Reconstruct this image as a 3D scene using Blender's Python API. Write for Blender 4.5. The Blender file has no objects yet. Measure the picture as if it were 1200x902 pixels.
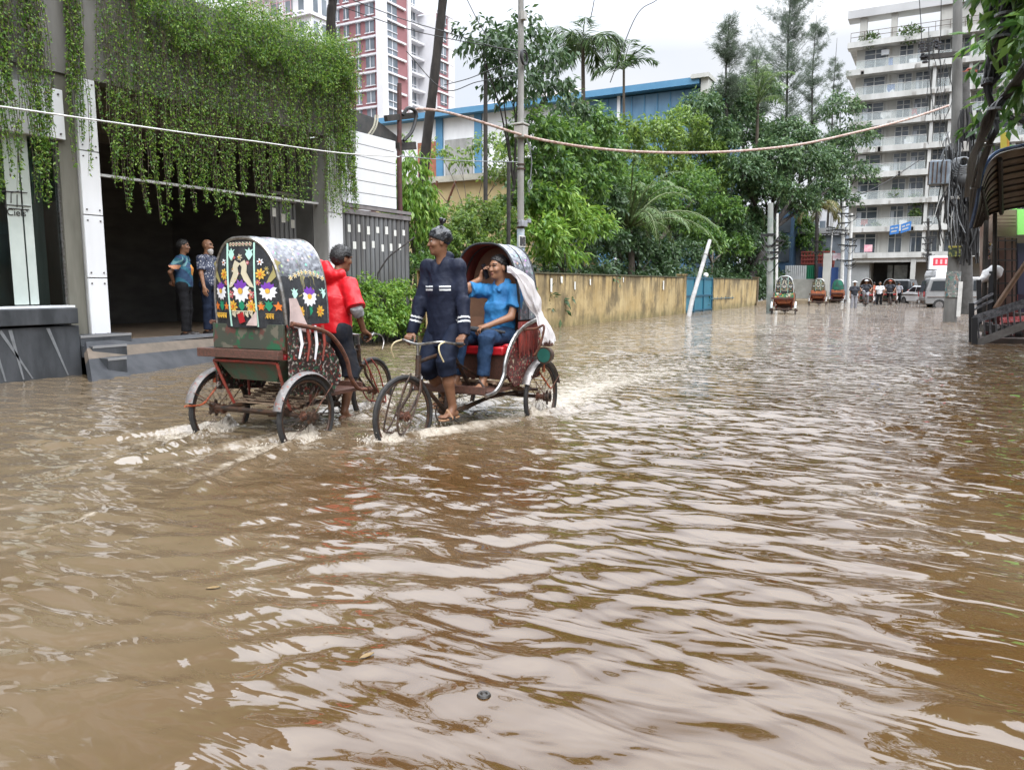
import bpy, bmesh, math, random
import numpy as np
from mathutils import Vector, Matrix, Quaternion
R = math.radians
SC = bpy.context.scene
COL = SC.collection
random.seed(7); RNG = np.random.default_rng(11)
# ------------------------------------------------------------------ camera
CAMH = 1.29; FPX = 906.0; PIT = math.atan(117/906); YAW = R(29)
cam = bpy.data.objects.new('camera', bpy.data.cameras.new('camera')); COL.objects.link(cam)
cam.location = (0, 0, CAMH)
cam.rotation_euler = (math.pi/2 - PIT, 0, YAW)
cam.data.sensor_width = 36; cam.data.lens = FPX/1200*36
cam.data.clip_end = 2000; cam.data.clip_start = .05
SC.camera = cam
# ------------------------------------------------------------------ sky (bright overcast) and sun
SUN_EL, SUN_AZ = R(50), R(130)
W = bpy.data.worlds.new('World'); SC.world = W; W.use_nodes = True
nt = W.node_tree; nt.nodes.clear()
def N(nt, typ, **kw):
    n = nt.nodes.new(typ)
    for k, v in kw.items():
        if k.startswith('i_'):
            n.inputs[k[2:].replace('_', ' ')].default_value = v
        else: setattr(n, k, v)
    return n
sky = N(nt, 'ShaderNodeTexSky', sky_type='NISHITA', sun_disc=False, sun_elevation=SUN_EL, sun_rotation=SUN_AZ, dust_density=3.0)
tc = N(nt, 'ShaderNodeTexCoord')
mp = N(nt, 'ShaderNodeMapping'); mp.inputs['Scale'].default_value = (1, 1, 2.2)
nz = N(nt, 'ShaderNodeTexNoise'); nz.inputs['Scale'].default_value = 2.1; nz.inputs['Detail'].default_value = 5; nz.inputs['Roughness'].default_value = .55
sep = N(nt, 'ShaderNodeSeparateXYZ')
ramp = N(nt, 'ShaderNodeMapRange'); ramp.inputs['From Min'].default_value = .27; ramp.inputs['From Max'].default_value = .8; ramp.inputs['To Min'].default_value = 7.3; ramp.inputs['To Max'].default_value = 47.0
cr = N(nt, 'ShaderNodeValToRGB')
cr.color_ramp.elements[0].position = .32; cr.color_ramp.elements[0].color = (.86, .93, 1.06, 1)
cr.color_ramp.elements[1].position = .66; cr.color_ramp.elements[1].color = (1.02, 1.04, 1.07, 1)
mul = N(nt, 'ShaderNodeVectorMath', operation='SCALE')
mix = N(nt, 'ShaderNodeMix', data_type='RGBA'); mix.inputs['Factor'].default_value = .93
bg = N(nt, 'ShaderNodeBackground'); bg.inputs['Strength'].default_value = .1
wo = N(nt, 'ShaderNodeOutputWorld')
L = nt.links.new
L(tc.outputs['Generated'], mp.inputs['Vector']); L(mp.outputs[0], nz.inputs['Vector']); L(nz.outputs['Fac'], cr.inputs[0])
L(tc.outputs['Generated'], sep.inputs[0]); L(sep.outputs['Z'], ramp.inputs['Value'])
L(cr.outputs[0], mul.inputs[0]); L(ramp.outputs[0], mul.inputs['Scale'])
L(sky.outputs[0], mix.inputs['A']); L(mul.outputs[0], mix.inputs['B']); L(mix.outputs['Result'], bg.inputs['Color']); L(bg.outputs[0], wo.inputs[0])
sun = bpy.data.objects.new('sun', bpy.data.lights.new('sun', 'SUN')); COL.objects.link(sun)
sun.data.energy = 1.5; sun.data.angle = R(40); sun.data.color = (1, .96, .9)
sd = Vector((math.cos(SUN_EL)*math.sin(SUN_AZ), math.cos(SUN_EL)*math.cos(SUN_AZ), math.sin(SUN_EL)))
sun.rotation_euler = sd.to_track_quat('Z', 'Y').to_euler()
SC.view_settings.view_transform = 'Standard'; SC.view_settings.look = 'None'
SC.view_settings.exposure = 0.42; SC.view_settings.gamma = 1
SC.cycles.max_bounces = 8; SC.cycles.transparent_max_bounces = 8
SC.cycles.caustics_reflective = False; SC.cycles.caustics_refractive = False
SC.cycles.sample_clamp_indirect = 4
SC.cycles.use_denoising = True

# ------------------------------------------------------------------ helpers
_cp, _sp, _cy, _sy = math.cos(PIT), math.sin(PIT), math.cos(YAW), math.sin(YAW)
def ray(px, py):            # where the photograph looks at (px, py), used to survey real positions
    xc = (px-600)/FPX; yc = (451-py)/FPX
    d = _cp + yc*_sp
    return Vector((xc*_cy - d*_sy, xc*_sy + d*_cy, -_sp + yc*_cp))
def G(px, py, z=0):
    r = ray(px, py); t = (z-CAMH)/r.z; return Vector((r.x*t, r.y*t, z))
def PX(px, py, X):
    r = ray(px, py); t = X/r.x; return Vector((X, r.y*t, CAMH + r.z*t))
def PY(px, py, Y):
    r = ray(px, py); t = Y/r.y; return Vector((r.x*t, Y, CAMH + r.z*t))
def PD(px, py, d):          # at distance d along the camera axis
    r = ray(px, py); d /= (-r.x*_sy + r.y*_cy); return Vector((r.x*d, r.y*d, CAMH + r.z*d))
def V(*a): return Vector(a)

MATS = {}
def M(name, col, col2=None, scale=6, rough=.6, metal=0, bump=0, bscale=None, stretch=(1, 1, 1), spec=.5, det=4, lo=.35, hi=.65, coat=0, alpha=None):
    if name in MATS: return MATS[name]
    m = bpy.data.materials.new(name); m.use_nodes = True; t = m.node_tree; b = t.nodes['Principled BSDF']
    b.inputs['Base Color'].default_value = (*col, 1); b.inputs['Roughness'].default_value = rough; b.inputs['Metallic'].default_value = metal
    b.inputs['Specular IOR Level'].default_value = spec
    if coat: b.inputs['Coat Weight'].default_value = coat; b.inputs['Coat Roughness'].default_value = .15
    tc = N(t, 'ShaderNodeTexCoord'); mp = N(t, 'ShaderNodeMapping'); mp.inputs['Scale'].default_value = stretch
    t.links.new(tc.outputs['Object'], mp.inputs['Vector'])
    if col2 is not None:
        nz = N(t, 'ShaderNodeTexNoise'); nz.inputs['Scale'].default_value = scale; nz.inputs['Detail'].default_value = det; nz.inputs['Roughness'].default_value = .62
        t.links.new(mp.outputs[0], nz.inputs['Vector'])
        cr = N(t, 'ShaderNodeValToRGB'); cr.color_ramp.elements[0].position = lo; cr.color_ramp.elements[1].position = hi
        cr.color_ramp.elements[0].color = (*col, 1); cr.color_ramp.elements[1].color = (*col2, 1)
        t.links.new(nz.outputs['Fac'], cr.inputs[0]); t.links.new(cr.outputs[0], b.inputs['Base Color'])
    if bump:
        nb = N(t, 'ShaderNodeTexNoise'); nb.inputs['Scale'].default_value = bscale or scale*3; nb.inputs['Detail'].default_value = 4
        t.links.new(mp.outputs[0], nb.inputs['Vector'])
        bp = N(t, 'ShaderNodeBump'); bp.inputs['Strength'].default_value = min(1, bump); bp.inputs['Distance'].default_value = .02
        t.links.new(nb.outputs['Fac'], bp.inputs['Height']); t.links.new(bp.outputs[0], b.inputs['Normal'])
    MATS[name] = m
    return m
def leafmat(name, c1, c2, c3, trans=.35, rough=.45, dead=None):
    if name in MATS: return MATS[name]
    m = bpy.data.materials.new(name); m.use_nodes = True; t = m.node_tree; b = t.nodes['Principled BSDF']; out = t.nodes['Material Output']
    g = N(t, 'ShaderNodeNewGeometry'); cr = N(t, 'ShaderNodeValToRGB')
    e = cr.color_ramp.elements; e[0].position = 0; e[0].color = (*c1, 1); e[1].position = 1; e[1].color = (*c3, 1)
    k = e.new(.55); k.color = (*c2, 1)
    if dead: k = e.new(.07); k.color = (*c1, 1); e[0].color = (*dead, 1); k = e.new(.05); k.color = (*dead, 1)
    t.links.new(g.outputs['Random Per Island'], cr.inputs[0]); t.links.new(cr.outputs[0], b.inputs['Base Color'])
    b.inputs['Roughness'].default_value = rough
    tr = N(t, 'ShaderNodeBsdfTranslucent'); mx = N(t, 'ShaderNodeMixShader'); mx.inputs[0].default_value = trans
    hs = N(t, 'ShaderNodeHueSaturation'); hs.inputs['Value'].default_value = 1.5; hs.inputs['Hue'].default_value = .485; t.links.new(cr.outputs[0], hs.inputs['Color'])
    t.links.new(hs.outputs[0], tr.inputs['Color']); t.links.new(b.outputs[0], mx.inputs[1]); t.links.new(tr.outputs[0], mx.inputs[2]); t.links.new(mx.outputs[0], out.inputs[0])
    MATS[name] = m
    return m

def tag(o, label=None, cat=None, group=None, kind=None):
    if label: o['label'] = label
    if cat: o['category'] = cat
    if group: o['group'] = group
    if kind: o['kind'] = kind
    return o
def root(name, label, cat, loc=(0, 0, 0), rz=0, group=None):
    o = bpy.data.objects.new(name, None); COL.objects.link(o); o.location = loc; o.rotation_euler = (0, 0, rz); o.empty_display_size = .1
    return tag(o, label, cat, group)
def link(name, me, parent=None, world=False, label=None):
    o = bpy.data.objects.new(name, me); COL.objects.link(o)
    if parent is not None: o.parent = parent
    if label: o['label'] = label
    return o
def toplevel(o):
    while o.parent: o = o.parent
    return o
def to_local(co, parent):
    p = toplevel(parent); c, s = math.cos(-p.rotation_euler.z), math.sin(-p.rotation_euler.z)
    q = co - np.array(p.location); r = q.copy()
    r[:, 0] = q[:, 0]*c - q[:, 1]*s; r[:, 1] = q[:, 0]*s + q[:, 1]*c
    return r

class MB:
    def __init__(s): s.v = []; s.f = []; s.mi = []; s.m = 0
    def add(s, vs, fs):
        b = len(s.v); s.v += [tuple(v) for v in vs]; s.f += [tuple(b+i for i in f) for f in fs]; s.mi += [s.m]*len(fs); return s
    def box(s, a, b, rz=0, piv=None):
        x0, x1 = sorted((a[0], b[0])); y0, y1 = sorted((a[1], b[1])); z0, z1 = sorted((a[2], b[2]))
        vs = [V(x, y, z) for z in (z0, z1) for y in (y0, y1) for x in (x0, x1)]
        if rz:
            p = V(*piv) if piv else V((x0+x1)/2, (y0+y1)/2, 0); m = Matrix.Rotation(rz, 3, 'Z'); vs = [m @ (v-p) + p for v in vs]
        return s.add(vs, [(0, 2, 3, 1), (4, 5, 7, 6), (0, 1, 5, 4), (2, 6, 7, 3), (0, 4, 6, 2), (1, 3, 7, 5)])
    def cbox(s, c, size, mat=None):     # centred box with optional 3x3 orientation
        hx, hy, hz = size[0]/2, size[1]/2, size[2]/2; c = V(*c)
        vs = [V(x, y, z) for z in (-hz, hz) for y in (-hy, hy) for x in (-hx, hx)]
        if mat is not None: vs = [mat @ v for v in vs]
        return s.add([v+c for v in vs], [(0, 2, 3, 1), (4, 5, 7, 6), (0, 1, 5, 4), (2, 6, 7, 3), (0, 4, 6, 2), (1, 3, 7, 5)])
    def bar(s, a, b, w, h, up=(0, 0, 1)):
        a = V(*a); b = V(*b); d = (b-a); l = d.length; d.normalize(); u = V(*up); sd = d.cross(u)
        if sd.length < 1e-4: sd = d.cross(V(1, 0, 0))
        sd.normalize(); u = sd.cross(d)
        return s.cbox((a+b)/2, (l, w, h), Matrix((d, -sd, u)).transposed())
    def tube(s, pts, r, n=8, closed=False, cap=True):
        pts = [V(*p) for p in pts]; k = len(pts)
        rr = r if isinstance(r, (list, tuple)) else [r]*k
        T = []
        for i in range(k):
            if closed: d = pts[(i+1) % k]-pts[i-1]
            else: d = pts[min(i+1, k-1)]-pts[max(i-1, 0)]
            T.append(d.normalized() if d.length > 1e-9 else V(0, 0, 1))
        u = T[0].cross(V(0, 0, 1))
        if u.length < .05: u = T[0].cross(V(0, 1, 0))
        u.normalize(); vs = []; fs = []
        for i in range(k):
            u = u - T[i]*u.dot(T[i]); u.normalize(); w = T[i].cross(u)
            for j in range(n):
                a = 2*math.pi*j/n; vs.append(pts[i] + (u*math.cos(a) + w*math.sin(a))*rr[i])
        for i in range(k if closed else k-1):
            for j in range(n):
                a, b = i*n+j, i*n+(j+1) % n; i2 = (i+1) % k
                fs.append((a, b, i2*n+(j+1) % n, i2*n+j))
        if cap and not closed: fs += [tuple(range(n-1, -1, -1)), tuple((k-1)*n+j for j in range(n))]
        return s.add(vs, fs)
    def cyl(s, a, b, r0, r1=None, n=12): return s.tube([a, b], [r0, r0 if r1 is None else r1], n)
    def ring(s, c, R0, r, axis='y', n=32, m=8, a0=0, a1=2*math.pi, rot=None):
        full = abs(a1-a0) > 6.28; k = n if full else n+1; pts = []
        for i in range(k):
            a = a0+(a1-a0)*i/n; p = {'y': V(math.cos(a), 0, math.sin(a)), 'x': V(0, math.cos(a), math.sin(a)), 'z': V(math.cos(a), math.sin(a), 0)}[axis]*R0
            if rot is not None: p = rot @ p
            pts.append(V(*c)+p)
        return s.tube(pts, r, m, closed=full)
    def ell(s, c, r, n=12, m=8, rot=None):
        vs = []; fs = []; c = V(*c)
        for i in range(m+1):
            t = math.pi*i/m
            for j in range(n):
                a = 2*math.pi*j/n; p = V(r[0]*math.sin(t)*math.cos(a), r[1]*math.sin(t)*math.sin(a), r[2]*math.cos(t))
                if rot is not None: p = rot @ p
                vs.append(c+p)
        for i in range(m):
            for j in range(n): fs.append((i*n+j, (i+1)*n+j, (i+1)*n+(j+1) % n, i*n+(j+1) % n))
        return s.add(vs, fs)
    def prism(s, poly, ext):      # poly: 3d points, extruded by vector ext
        e = V(*ext); k = len(poly); vs = [V(*p) for p in poly] + [V(*p)+e for p in poly]
        fs = [tuple(range(k-1, -1, -1)), tuple(range(k, 2*k))] + [(i, (i+1) % k, k+(i+1) % k, k+i) for i in range(k)]
        return s.add(vs, fs)
    def grid(s, rows, thick=None):  # rows of points -> sheet; thick: offset vector field length along normals
        k = len(rows); n = len(rows[0]); vs = [V(*p) for r in rows for p in r]
        fs = [(i*n+j, i*n+j+1, (i+1)*n+j+1, (i+1)*n+j) for i in range(k-1) for j in range(n-1)]
        if thick:
            nor = [V(0, 0, 0) for _ in vs]
            for f in fs:
                c = (vs[f[2]]-vs[f[0]]).cross(vs[f[3]]-vs[f[1]])
                for i in f: nor[i] += c
            b = len(vs); vs2 = [v - (q.normalized() if q.length > 0 else q)*thick for v, q in zip(vs, nor)]
            fs2 = [tuple(b+i for i in reversed(f)) for f in fs]
            edge = [i*n for i in range(k)]; per = list(range(n)) + [i*n+n-1 for i in range(1, k)] + [(k-1)*n+j for j in range(n-2, -1, -1)] + [i*n for i in range(k-2, 0, -1)]
            sid = [(per[(i+1) % len(per)], per[i], b+per[i], b+per[(i+1) % len(per)]) for i in range(len(per))]
            return s.add(vs+vs2, fs+fs2+sid)
        return s.add(vs, fs)
    def build(s, name, mat, parent=None, world=False, smooth=False, label=None, bevel=0):
        co = np.array(s.v, dtype=float).reshape(-1, 3)
        if world and parent is not None: co = to_local(co, parent)
        me = bpy.data.meshes.new(name); me.from_pydata(co.tolist(), [], s.f)
        for m in (mat if isinstance(mat, (list, tuple)) else [mat]): me.materials.append(m)
        if any(s.mi): me.polygons.foreach_set('material_index', s.mi)
        if smooth:
            me.polygons.foreach_set('use_smooth', [True]*len(s.f))
            try: me.set_sharp_from_angle(angle=R(40))
            except Exception: pass
        me.update()
        o = link(name, me, parent, label=label)
        if bevel:
            b = o.modifiers.new('bevel', 'BEVEL'); b.width = bevel; b.segments = 2; b.limit_method = 'ANGLE'
        return o
def npmesh(name, co, quads, mat, parent=None, world=False, smooth=False, mi=None):
    co = np.asarray(co, float).reshape(-1, 3); quads = np.asarray(quads, int)
    if world and parent is not None: co = to_local(co, parent)
    me = bpy.data.meshes.new(name); me.vertices.add(len(co)); me.vertices.foreach_set('co', co.ravel())
    k = quads.shape[1]; me.loops.add(quads.size); me.loops.foreach_set('vertex_index', quads.ravel())
    me.polygons.add(len(quads)); me.polygons.foreach_set('loop_start', np.arange(len(quads))*k)
    try: me.polygons.foreach_set('loop_total', np.full(len(quads), k))
    except Exception: pass
    for m in (mat if isinstance(mat, (list, tuple)) else [mat]): me.materials.append(m)
    if mi is not None: me.polygons.foreach_set('material_index', np.asarray(mi, int))
    if smooth: me.polygons.foreach_set('use_smooth', np.ones(len(quads), bool))
    me.update(calc_edges=True); me.validate()
    return link(name, me, parent)
def arc(c, r, a0, a1, n, ax=(1, 0, 0), ay=(0, 0, 1)):
    ax = V(*ax); ay = V(*ay); c = V(*c)
    return [c + ax*r*math.cos(a0+(a1-a0)*i/n) + ay*r*math.sin(a0+(a1-a0)*i/n) for i in range(n+1)]
def spline(pts, n=8):        # Catmull-Rom
    P = [V(*p) for p in pts]; P = [P[0]*2-P[1]] + P + [P[-1]*2-P[-2]]; out = []
    for i in range(1, len(P)-2):
        for j in range(n):
            t = j/n; a, b, c, d = P[i-1], P[i], P[i+1], P[i+2]
            out.append(.5*((2*b) + (c-a)*t + (2*a-5*b+4*c-d)*t*t + (3*b-a-3*c+d)*t**3))
    return out + [P[-2]]
def unit(a): return a/np.maximum(1e-9, np.linalg.norm(a, axis=-1, keepdims=True))
def leaves(P, D, U, ln, wd, fold=.0):
    """diamond leaves: base P, direction D, side-normal U -> (4n,3), quads"""
    D = unit(D); S = unit(np.cross(D, U)); Nn = np.cross(S, D)
    ln = np.asarray(ln).reshape(-1, 1)*np.ones((len(P), 1)); wd = np.asarray(wd).reshape(-1, 1)*np.ones((len(P), 1))
    mid = P + D*ln*.45
    co = np.stack([P, mid - S*wd/2 + Nn*wd*fold, P + D*ln - Nn*ln*.12, mid + S*wd/2 + Nn*wd*fold], 1).reshape(-1, 3)
    return co, np.arange(len(P)*4).reshape(-1, 4)
def rdir(n): return unit(RNG.normal(size=(n, 3)))
# ------------------------------------------------------------------ bodies and cloth: one smooth skin around a posed skeleton
class SDF:
    def __init__(s, h): s.h = h; s.P = []; s.wr = None
    def rc(s, a, b, r0, r1=None, k=.02, sub=False): s.P.append(('rc', np.array(a), np.array(b), r0, r0 if r1 is None else r1, k, sub)); return s
    def chain(s, pts, rs, k=.02):
        for i in range(len(pts)-1): s.rc(pts[i], pts[i+1], rs[i], rs[i+1], k)
        return s
    def cc(s, a, b, r0, r1, k=.02, sub=False, sq=None): s.P.append(('cc', np.array(a), np.array(b), r0, r1, k, sub, sq)); return s
    def el(s, c, r, rot=None, k=.02, sub=False): s.P.append(('el', np.array(c), np.array(r), np.eye(3) if rot is None else np.array(rot), None, k, sub)); return s
    def half(s, p, n): s.P.append(('hs', np.array(p), np.array(n)/np.linalg.norm(n), None, None, 0, True)); return s
    def ev(s, p, q):
        t = p[0]
        if t in ('rc', 'cc'):
            a, b, r0, r1 = p[1:5]; ba = b-a; l2 = ba @ ba; l = math.sqrt(l2); pa = q-a
            hh = (pa @ ba)/l2
            if t == 'rc':
                hc = np.clip(hh, 0, 1); return np.linalg.norm(pa-hc[..., None]*ba, axis=-1) - (r0+(r1-r0)*hc)
            lat = pa-hh[..., None]*ba
            if p[7] is not None:      # squash: (axis, factor)
                ax, f = p[7]; lat = lat + (lat @ ax)[..., None]*ax*(1/f-1)
            hc = np.clip(hh, -.2, 1.2)
            d = np.linalg.norm(lat, axis=-1) - (r0+(r1-r0)*hc)
            return np.maximum(d, np.maximum(-hh*l, (hh-1)*l))
        if t == 'el':
            e = (q-p[1]) @ p[3]; k0 = np.linalg.norm(e/p[2], axis=-1); k1 = np.linalg.norm(e/(p[2]**2), axis=-1)
            return k0*(k0-1)/np.maximum(k1, 1e-9)
        return -((q-p[1]) @ p[2])
    def bb(s, p):
        t = p[0]
        if t in ('rc', 'cc'):
            r = max(p[3], p[4])*1.15; return np.minimum(p[1], p[2])-r, np.maximum(p[1], p[2])+r
        r = max(p[2]); return p[1]-r, p[1]+r
    def mesh(s, name, mats, parent, pick=None, smooth_it=1):
        h = s.h; lo = np.min([s.bb(p)[0] for p in s.P if p[0] != 'hs' and not p[6]], 0)-4*h; hi = np.max([s.bb(p)[1] for p in s.P if p[0] != 'hs' and not p[6]], 0)+4*h
        n = np.ceil((hi-lo)/h).astype(int)+1
        D = np.full(n, 1.0, np.float32)
        ax = [lo[i]+h*np.arange(n[i]) for i in range(3)]
        for p in s.P:
            if p[0] == 'hs': i0 = np.zeros(3, int); i1 = n
            else:
                a, b = s.bb(p); m = max(p[5], 3*h)
                i0 = np.clip(np.floor((a-m-lo)/h).astype(int), 0, n); i1 = np.clip(np.ceil((b+m-lo)/h).astype(int)+1, 0, n)
            if (i1 <= i0).any(): continue
            q = np.stack(np.meshgrid(*[ax[i][i0[i]:i1[i]] for i in range(3)], indexing='ij'), -1)
            d = s.ev(p, q); w = (slice(i0[0], i1[0]), slice(i0[1], i1[1]), slice(i0[2], i1[2])); o = D[w]; k = p[5]
            if p[6]:
                if k > 0:
                    hh = np.clip(.5-.5*(d+o)/k, 0, 1); D[w] = o*(1-hh) - d*hh + k*hh*(1-hh)
                else: D[w] = np.maximum(o, -d)
            else:
                if k > 0:
                    hh = np.clip(.5+.5*(d-o)/k, 0, 1); D[w] = d*(1-hh)+o*hh-k*hh*(1-hh)
                else: D[w] = np.minimum(o, d)
        if s.wr:
            q = np.stack(np.meshgrid(*ax, indexing='ij'), -1).astype(np.float32); amp, fr, sd_ = s.wr; rg = np.random.default_rng(sd_); ws = np.zeros(n, np.float32)
            wp = q + .03*np.sin(q[..., [1, 2, 0]]*17+sd_)
            for i in range(7):
                kv = rg.normal(size=3)*np.array([1, 1, .75]); kv = kv/np.linalg.norm(kv)*fr*rg.uniform(.5, 1.6); ws += (np.abs(np.sin(wp @ kv + rg.uniform(0, 6)))-.6).astype(np.float32)*rg.uniform(.5, 1)
            D += amp*ws/2.2
            w2 = np.zeros(n, np.float32)
            for i in range(6):
                kv = rg.normal(size=3); kv = kv/np.linalg.norm(kv)*fr*rg.uniform(2, 3.6); w2 += (np.abs(np.sin(wp @ kv + rg.uniform(0, 6)))-.6).astype(np.float32)
            D += amp*.11*w2
        v, f = surfnet(D, lo, h)
        for _ in range(smooth_it): v = relax(v, f)
        o = npmesh(name, v, f, mats, parent, smooth=True)
        if pick is not None:
            c = v[f].mean(1); o.data.polygons.foreach_set('material_index', pick(c).astype(np.int32)); o.data.update()
        return o
def surfnet(D, org, h):
    S = D < 0; n = D.shape
    C = np.zeros((n[0]-1, n[1]-1, n[2]-1), np.int8)
    offs = [(i, j, k) for i in (0, 1) for j in (0, 1) for k in (0, 1)]
    sl = lambda o: tuple(slice(o[a], n[a]-1+o[a]) for a in range(3))
    for o in offs: C += S[sl(o)]
    act = np.argwhere((C > 0) & (C < 8)); ids = np.full(C.shape, -1, np.int64); ids[tuple(act.T)] = np.arange(len(act))
    vals = {o: D[tuple((act+np.array(o)).T)] for o in offs}
    acc = np.zeros((len(act), 3)); cnt = np.zeros(len(act))
    for o in offs:
        for a in range(3):
            if o[a] == 0:
                o2 = list(o); o2[a] = 1; o2 = tuple(o2); a0, a1 = vals[o], vals[o2]; m = (a0 < 0) != (a1 < 0)
                t = np.where(m, a0/np.where(m, a0-a1, 1), 0); p = np.array(o, float)+np.zeros((len(act), 3)); p[:, a] += t
                acc += p*m[:, None]; cnt += m
    v = org + h*(act + acc/cnt[:, None]); F = []
    for a in range(3):
        b, c = (a+1) % 3, (a+2) % 3
        lo_ = tuple(slice(0, n[x]-1) if x == a else slice(1, n[x]-1) for x in range(3)); hi_ = tuple(slice(1, n[x]) if x == a else slice(1, n[x]-1) for x in range(3))
        s0, s1 = S[lo_], S[hi_]; e = np.argwhere(s0 != s1); fl = s0[tuple(e.T)]
        base = e.copy(); base[:, b] += 1; base[:, c] += 1
        def cell(db, dc):
            q = base.copy(); q[:, b] -= db; q[:, c] -= dc; return ids[tuple(q.T)]
        quad = np.stack([cell(1, 1), cell(0, 1), cell(0, 0), cell(1, 0)], 1); quad[~fl] = quad[~fl][:, ::-1]
        F.append(quad)
    F = np.concatenate(F); return v, F[(F >= 0).all(1)]
def relax(v, f, w=.5):
    s = np.zeros_like(v); c = np.zeros(len(v))
    for i in range(4):
        for j in (1, 3): np.add.at(s, f[:, i], v[f[:, (i+j) % 4]]); np.add.at(c, f[:, i], 1)
    return v*(1-w) + w*s/np.maximum(c, 1)[:, None]
A3 = lambda *a: np.array(a, float)
def nrm(v): return v/np.linalg.norm(v)
def ik(a, b, l1, l2, pole):
    d = b-a; L_ = np.linalg.norm(d); L_ = min(L_, (l1+l2)*.999); u = nrm(d); x = (l1*l1-l2*l2+L_*L_)/(2*L_); hgt = math.sqrt(max(0, l1*l1-x*x))
    p = pole - u*(pole @ u); return a + u*x + nrm(p)*hgt, a + u*L_
SKIN = M('skin_brown', (.16, .075, .04), (.2, .095, .052), scale=30, rough=.5)
SKIN2 = M('skin_tan', (.25, .125, .07), (.3, .15, .085), scale=30, rough=.5)
EYE = M('eye_white', (.32, .29, .27), rough=.5); DARK = M('eye_dark', (.012, .008, .007), rough=.4); LIP = M('lip', (.16, .055, .04), rough=.45)
HAIR = M('hair_black', (.008, .007, .007), (.018, .016, .015), scale=60, rough=.45, bump=.5, bscale=90); GREYHAIR = M('hair_grey', (.42, .4, .38), (.62, .6, .58), scale=60, rough=.7)
def fingers(S, w, d, pn, curl, side, sc=1.0, k=.006, spread=.5):
    """hand: w wrist, d direction of the palm, pn palm normal, side = +1 when the thumb points along cross(pn, d)"""
    d = nrm(d); pn = nrm(pn - d*(pn @ d)); t = np.cross(pn, d)*side
    kn = [w + d*(.088-.006*abs(i-1))*sc + t*(.030-.0205*i)*sc for i in range(4)]
    for i in range(4): S.rc(w + d*.012*sc + t*(.016-.011*i)*sc, kn[i], .0155*sc, .0125*sc, .012)
    S.rc(w-d*.02, w + d*.02*sc, .024*sc, .022*sc, .015)
    for i in range(4):
        ln = [.040, .045, .042, .033][i]*sc; p = kn[i]; a = 0
        for j in range(3):
            a += curl[j]; q = p + (d*math.cos(a) + pn*math.sin(a) + t*(.12-.08*i)*spread*math.cos(a))*ln*(1, .68, .55)[j]
            S.rc(p, q, (.0098-.0011*j)*sc, (.0092-.0011*j)*sc, k if j else .008); p = q
    b = w + d*.022*sc + t*.024*sc; m = b + (d*.6 + t*.62 + pn*.35)*.042*sc; e = m + (d*.85 + t*.1 + pn*(.35+.5*min(1, curl[0])))*.034*sc; f = e + (d*.8 - t*.15 + pn*.5)*.024*sc
    S.rc(b, m, .015*sc, .0115*sc, .012).rc(m, e, .011*sc, .0098*sc, .005).rc(e, f, .0098*sc, .008*sc, .004)
def basis(f, up=(0, 0, 1)):
    f = nrm(np.array(f, float)); l = nrm(np.cross(np.array(up, float), f)); return f, l, np.cross(f, l)
def head(S, c, f, l, u, nb):
    rot = np.stack([f, l, u], 1)
    S.el(c+.028*u-.008*f, (.094, .074, .09), rot, .02).el(c-.045*u+.022*f, (.062, .054, .07), rot, .035).rc(c-.088*u+.058*f, c-.088*u+.06*f, .021, .021, .03)
    S.rc(c+.018*u+.08*f, c-.022*u+.1*f, .008, .0125, .012).rc(c-.024*u+.088*f+.011*l, c-.024*u+.088*f-.011*l, .009, .009, .008)
    S.rc(c+.034*u+.078*f+.042*l, c+.034*u+.078*f-.042*l, .012, .012, .012)
    for s_ in (1, -1):
        S.el(c+.013*u+.092*f+.033*l*s_, (.014, .017, .012), rot, .012, True)
        S.el(c+.013*u+.071*f+.032*l*s_, (.014, .0145, .0125), rot, .002)
        S.el(c-.018*u+.06*f+.042*l*s_, (.025, .022, .022), rot, .02)
        S.el(c-.002*u-.008*f+.077*l*s_, (.02, .009, .031), rot, .006)
    S.el(c-.052*u+.083*f, (.012, .024, .007), rot, .006).el(c-.062*u+.08*f, (.012, .02, .007), rot, .006)
    S.rc(nb, c-.07*u-.012*f, .056, .05, .03)
def facepick(c, f, l, u):
    def g(p):
        q = p-c; x, y, z = q @ f, np.abs(q @ l), q @ u; m = np.zeros(len(p), int)
        eye = (x > .07) & (np.abs(y-.032) < .014) & (np.abs(z-.0125) < .0062); m[eye] = 1
        m[eye & (np.abs(y-.032) < .0085)] = 2; m[(x > .068) & (np.abs(y-.032) < .017) & (np.abs(z-.0205) < .0035)] = 2
        m[(x > .055) & (np.abs(y-.034) < .02) & (np.abs(z-.04) < .0055)] = 2
        m[(x > .07) & (y < .021) & (np.abs(z+.057) < .009)] = 3
        return m
    return g
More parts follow.
